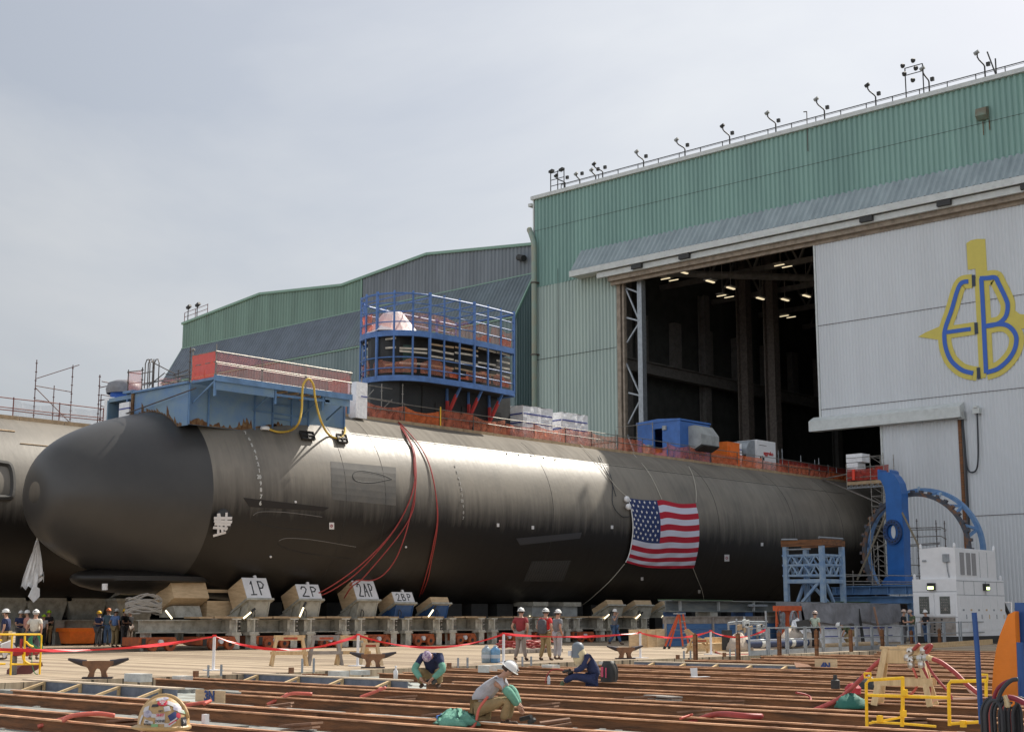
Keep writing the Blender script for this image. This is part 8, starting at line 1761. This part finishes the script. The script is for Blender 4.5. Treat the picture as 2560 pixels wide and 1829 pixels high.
# kneeling grinders on the beams
KN1 = dict(pel=(0, -.25, .28), spi=(0, -.14, .48), che=(0, .04, .66), nec=(0, .20, .74), hea=(0, .33, .72), sl=(-.20, .06, .70), sr=(.20, .06, .70), el=(-.34, .20, .42), er=(.34, .20, .42), wl=(-.14, .38, .22), wr=(.14, .38, .22), hl=(-.1, -.22, .28), hr=(.1, -.22, .28), kl=(-.26, .22, .40), kr=(.26, .22, .40), al=(-.20, .05, .08), ar=(.20, .05, .08))
p = G(1077, 1716); r = facing(p, cp)-.25
person('crouching worker in navy vest and green sleeves grinding a beam, patterned cap', p, r, KN1, c_navy, c_khaki, mat('cap_pattern', (.20, .10, .25), .8, col2=(.6, .55, .6), scale=25), h=1.78, facedir=(0, .75, -.65), sleeves='long', sleeve_m=c_teal, cap=True, z=-.02)
def grinder(q, label):
    mb = MB(); mb.tube([q, q+V((.22, 0, .05))], .035, 8); mb.tube([q+V((.22, 0, .0)), q+V((.24, 0, -.03))], .07, 12); tag(mb.build('angle_grinder', m_dark, smooth=2), label, 'grinder')
grinder(G(1080, 1716)+V((.1, -.25, .14)), 'angle grinder in the hands of the worker with green sleeves')
KN2 = dict(pel=(0, -.34, .30), spi=(0, -.28, .50), che=(0, -.02, .70), nec=(0, .07, .79), hea=(0, .16, .89), sl=(-.19, .02, .70), sr=(.19, .02, .70), el=(-.22, .22, .56), er=(.22, .22, .56), wl=(-.08, .34, .34), wr=(.08, .34, .34), hl=(-.1, -.30, .28), hr=(.1, -.30, .28), kl=(-.16, .22, .46), kr=(.16, .2, .44), al=(-.13, .14, .08), ar=(.13, .10, .08))
p = G(1245, 1800); r = atan2(-1, 0)*1.0  # faces right
RTd = atan2(-RT.x, RT.y)
person('kneeling worker in pale grey T-shirt and green sleeves at the bottom, white hard hat', p, RTd-.15, KN2, c_lg, c_khaki, h_w, h=1.66, belly=1.1, facedir=(0, .75, -.66), sleeve_m=c_teal, z=-.08)
grinder(p+RT*.35+V((0, 0, .02)), 'angle grinder at the feet of the kneeling grey shirted worker')
mb = MB(); mb.tube(smoothpts([p+RT*.12+V((0, -.4, .38)), p+RT*.02+V((0, -.45, .2)), p+RT*-.02+V((0, -.5, -.05)), p+RT*-.2+V((0, -.5, -.12))], 5), .022, 6); tag(mb.build('air_hose', m_phose, smooth=True), 'salmon hose hanging from the knee of the kneeling worker', 'hose')
q = p-RT*.5; blob((q.x, q.y-.2, -.05), .36, .26, .20, 'crumpled green jacket lying behind the kneeling grey shirted worker', c_teal, 'jacket', 'jacket', lump=.28, n=22)
mb = MB(); mb.tube(smoothpts([q+V((-.3, -.1, -.1)), q+V((-.3, -.1, .1)), q+V((-.1, 0, .14)), q+V((.1, .0, .05))], 5), .022, 6); tag(mb.build('air_hose', m_rhose, smooth=True), 'dark red hose arching beside the green jacket', 'hose')
KN3 = dict(pel=(0, -.22, .12), spi=(0, -.24, .34), che=(0, -.10, .58), nec=(0, .04, .70), hea=(0, .14, .80), sl=(-.19, -.08, .62), sr=(.19, -.08, .62), el=(-.22, .08, .36), er=(.22, .08, .36), wl=(-.08, .28, .30), wr=(.08, .28, .30), hl=(-.1, -.18, .12), hr=(.1, -.18, .12), kl=(-.16, .28, .20), kr=(.16, .26, .18), al=(-.12, .52, .05), ar=(.12, .50, .05))
p = G(1462, 1706)
person('seated worker in navy coverall with grey welding hood grinding a beam', p, RTd+pi, KN3, c_navy, c_navy, None, h=1.80, facedir=(0, .8, -.6), sleeves='long', z=-.03, boots=c_ol)
hh = p+RT*-.16+V((0, 0, .80)); mb = MB(); mb.lathe([(.17, -.20), (.14, -.06), (.15, .02), (.14, .09), (.09, .15), (.01, .17)], hh, 16); tag(mb.build('welding_hood', mat('hood_grey', (.16, .19, .22), .5), smooth=True), 'grey hood cap on the head of the navy coverall worker', 'hood')
mb = MB(); mb.lathe([(.11, .16), (.16, .05), (.17, -.08), (.13, -.2)], hh+RT*.05+V((0, 0, -.16)), 16); tag(mb.build('neck_cloth', mat('cloth_pale', (.62, .52, .32), .8, bump=.6), smooth=True), 'pale neck cloth under the grey hood of the navy coverall worker', 'cloth')
mb = MB(); mb.ob(hh-RT*.15+V((0, -.02, -.10)), RT*.03, V((0, .07, 0)), V((0, 0, .06))); tag(mb.build('respirator', m_signw), 'white respirator mask on the navy coverall worker', 'mask')
grinder(p-RT*.52+V((0, 0, .26)), 'angle grinder held by the navy coverall worker')
mb = MB(); mb.tube(smoothpts([p-RT*.5+V((0, 0, .3)), p-RT*.75+V((0, 0, .32)), p-RT*.9+V((0, 0, .2)), p-RT*.95+V((0, 0, .0))], 5), .015, 6); tag(mb.build('air_hose', m_rhose, smooth=True), 'thin dark hose arching from the navy worker grinder', 'hose')
# near person with stickered helmet, cut by the lower edge
D0 = 8.7; dirv = ray(412, 1740).normalized(); pp = O3+dirv*D0; hp = V((pp.x, pp.y, 0))
SIT = dict(pel=(0, 0, .16), spi=(0, .02, .36), che=(0, .04, .56), nec=(0, .05, .68), hea=(0, .08, .80), sl=(-.2, .03, .60), sr=(.2, .03, .60), el=(-.26, .1, .34), er=(.26, .1, .34), wl=(-.1, .3, .22), wr=(.1, .3, .22), hl=(-.1, 0, .14), hr=(.1, 0, .14), kl=(-.25, .3, .3), kr=(.25, .3, .3), al=(-.1, .32, .05), ar=(.1, .32, .05))
zt0 = onp(412, 1737, 1, hp.y).z; tper, J, k = person('person close to the camera wearing a tan hard hat covered in stickers', hp, facing(hp, cp)+pi+.35, SIT, c_ol, c_dgr, None, h=1.78, z=zt0-.985)
hz = zt0-.162
hat = MB(); rows = []; hcx = V((hp.x, hp.y, hz)); fr_ = -RT*.95+V((0, 0, 0)); 
al = V((FW.x, FW.y, 0)).normalized()
A1 = (al*.25-RT*.97).normalized(); B1 = V((0, 0, 1)).cross(A1)
def hatpt(a, b, off=0.0): # a azimuth, b elevation
    r_ = .137+off; e = (1.12 if abs(cos(a)) > 0 else 1)
    q = A1*cos(a)*cos(b)*r_*1.10+B1*sin(a)*cos(b)*r_*.96+V((0, 0, 1))*sin(b)*(r_+.022)
    return hcx+q
for i in range(15): b = pi/2*i/14; rows.append([hatpt(2*pi*j/40, b) for j in range(40)])
hat.grid(rows, closed=True); m_htan = mat('helmet_tan', (.50, .33, .15), .45, var=.15, scale=6, bump=.2)
hth = thing('hard_hat', 'tan full-sticker hard hat worn by the person nearest the camera', 'hard hat', (hp.x, hp.y, hz)); hat.build('shell', m_htan, hth, smooth=True)
mb = MB(); rows = [[hatpt(2*pi*j/40, 0, .0)+V((0, 0, 0)) for j in range(40)], [hatpt(2*pi*j/40, 0, .010+.025*max(0, cos(2*pi*j/40)))+V((0, 0, -.012)) for j in range(40)], [hatpt(2*pi*j/40, 0, .009+.025*max(0, cos(2*pi*j/40)))+V((0, 0, -.022)) for j in range(40)], [hatpt(2*pi*j/40, 0, 0)+V((0, 0, -.03)) for j in range(40)]]
mb.grid(rows, closed=True); mb.build('brim', m_htan, hth, smooth=2)
for s_ in (.35,): 
    mb = MB(); mb.tube([hatpt(pi*i/14 if 0 else 0, 0)*1 if 0 else hatpt(0 if i < 8 else pi, (pi/2)*(i/7 if i < 8 else (15-i)/7.01), .004) for i in range(15)], .012, 6); mb.build('ridge', m_htan, hth, smooth=True)
azc = None
best = None
for i in range(360):
    q = hatpt(radians(i), .2)-hcx; dd = q.normalized().dot((O3-hcx).normalized())
    if best is None or dd > best[0]: best = (dd, radians(i))
azc = best[1]
sgn = 1 if (hatpt(azc+.3, .2)-hcx).dot(RT) > 0 else -1
def sticker(da, b, w_, h_, m, name='sticker', rot=0, n=8, rnd=False, off=.004, par=None):
    rows = []
    for i in range(n+1):
        v = i/n-.5; row = []
        for j in range(n+1):
            u = j/n-.5; uu, vv = u, v
            if rnd: uu, vv = u*sqrt(1-2*v*v), v*sqrt(1-2*u*u)
            x = (uu*cos(rot)-vv*sin(rot)*h_/w_)*w_; y = (uu*sin(rot)*w_/h_+vv*cos(rot))*h_; row.append(hatpt(azc+sgn*(da+x/.15/max(cos(b), .4)), b+y/.15, off))
        rows.append(row)
    if sgn < 0: rows = [r_[::-1] for r_ in rows]
    mb = MB(); mb.grid(rows[::-1] if False else rows); return mb.build(name, m, par or hth)
s_w = mat('sticker_white', (.56, .55, .56), .5, var=.1); s_r = mat('sticker_red', (.55, .03, .06), .5); s_k = mat('sticker_black', (.03, .03, .035), .5); s_p = mat('sticker_grey', (.45, .42, .50), .5, col2=(.2, .2, .3), scale=40); s_n = mat('sticker_navy', (.03, .05, .16), .5); s_g = mat('sticker_green', (.2, .4, .2), .5)
def stext(da, b, s_, size, m, off=.008):
    c = hatpt(azc+sgn*da, b, off); c1 = hatpt(azc+sgn*(da+.1), b, off); c2 = hatpt(azc+sgn*da, b+.1, off); ax = (c1-c).normalized(); ay = (c2-c).normalized(); n_ = ax.cross(ay)
    text(s_, 'sticker_text', m, hth, c+n_*.002, ax, ay, size, .0008, bold=.0005)
sticker(-.12, .88, .060, .045, s_r, rnd=True); stext(-.12, .93, 'DON\'T', .012, s_w); stext(-.12, .86, 'BUMP', .012, s_w); stext(-.12, .79, 'ME', .012, s_w)
sticker(-.15, .25, .052, .055, s_w); stext(-.15, .36, 'SHIT', .022, s_r); stext(-.15, .16, 'DONE', .020, s_k); stext(-.15, .50, 'GET', .014, s_k)
sticker(.38, .30, .055, .045, s_n, rot=.5); sticker(.36, .18, .05, .008, s_w, rot=.5, off=.007); sticker(.33, .12, .05, .008, s_r, rot=.5, off=.007); sticker(.30, .06, .05, .008, s_w, rot=.5, off=.007)
sticker(.85, .12, .045, .048, s_k, rot=.1); stext(.85, .12, '91', .03, s_w)
sticker(-.75, .42, .065, .04, s_p, rot=-.2, rnd=True); sticker(.45, .80, .07, .03, s_w, rot=-.5); sticker(.65, .62, .055, .035, s_p, rot=-.3); sticker(-.62, .12, .06, .02, s_w, rot=-.2); sticker(.0, 1.15, .05, .03, s_p, rot=.3, rnd=True); sticker(-.4, 1.1, .04, .025, s_w, rot=.4); sticker(.12, .62, .035, .03, s_w, rot=.2); sticker(-.95, .6, .04, .03, s_w, rot=.4); sticker(.6, .35, .03, .03, s_r, rot=.3, rnd=True); sticker(-.42, .35, .03, .02, s_w, rot=-.1)
stext(-.66, .14, 'ALL', .012, s_k); stext(-.62, .05, 'SUCKED', .013, s_k); sticker(-1.05, .2, .02, .05, s_w, rot=-.3); sticker(-.5, .75, .04, .018, s_k, rot=.1); sticker(.15, .03, .04, .02, s_w); sticker(.95, .45, .05, .014, s_g, rot=-.4); sticker(.8, .5, .05, .02, s_w, rot=-.25); sticker(-.35, .02, .04, .015, s_g)
clean()
bpy.context.view_layer.update()
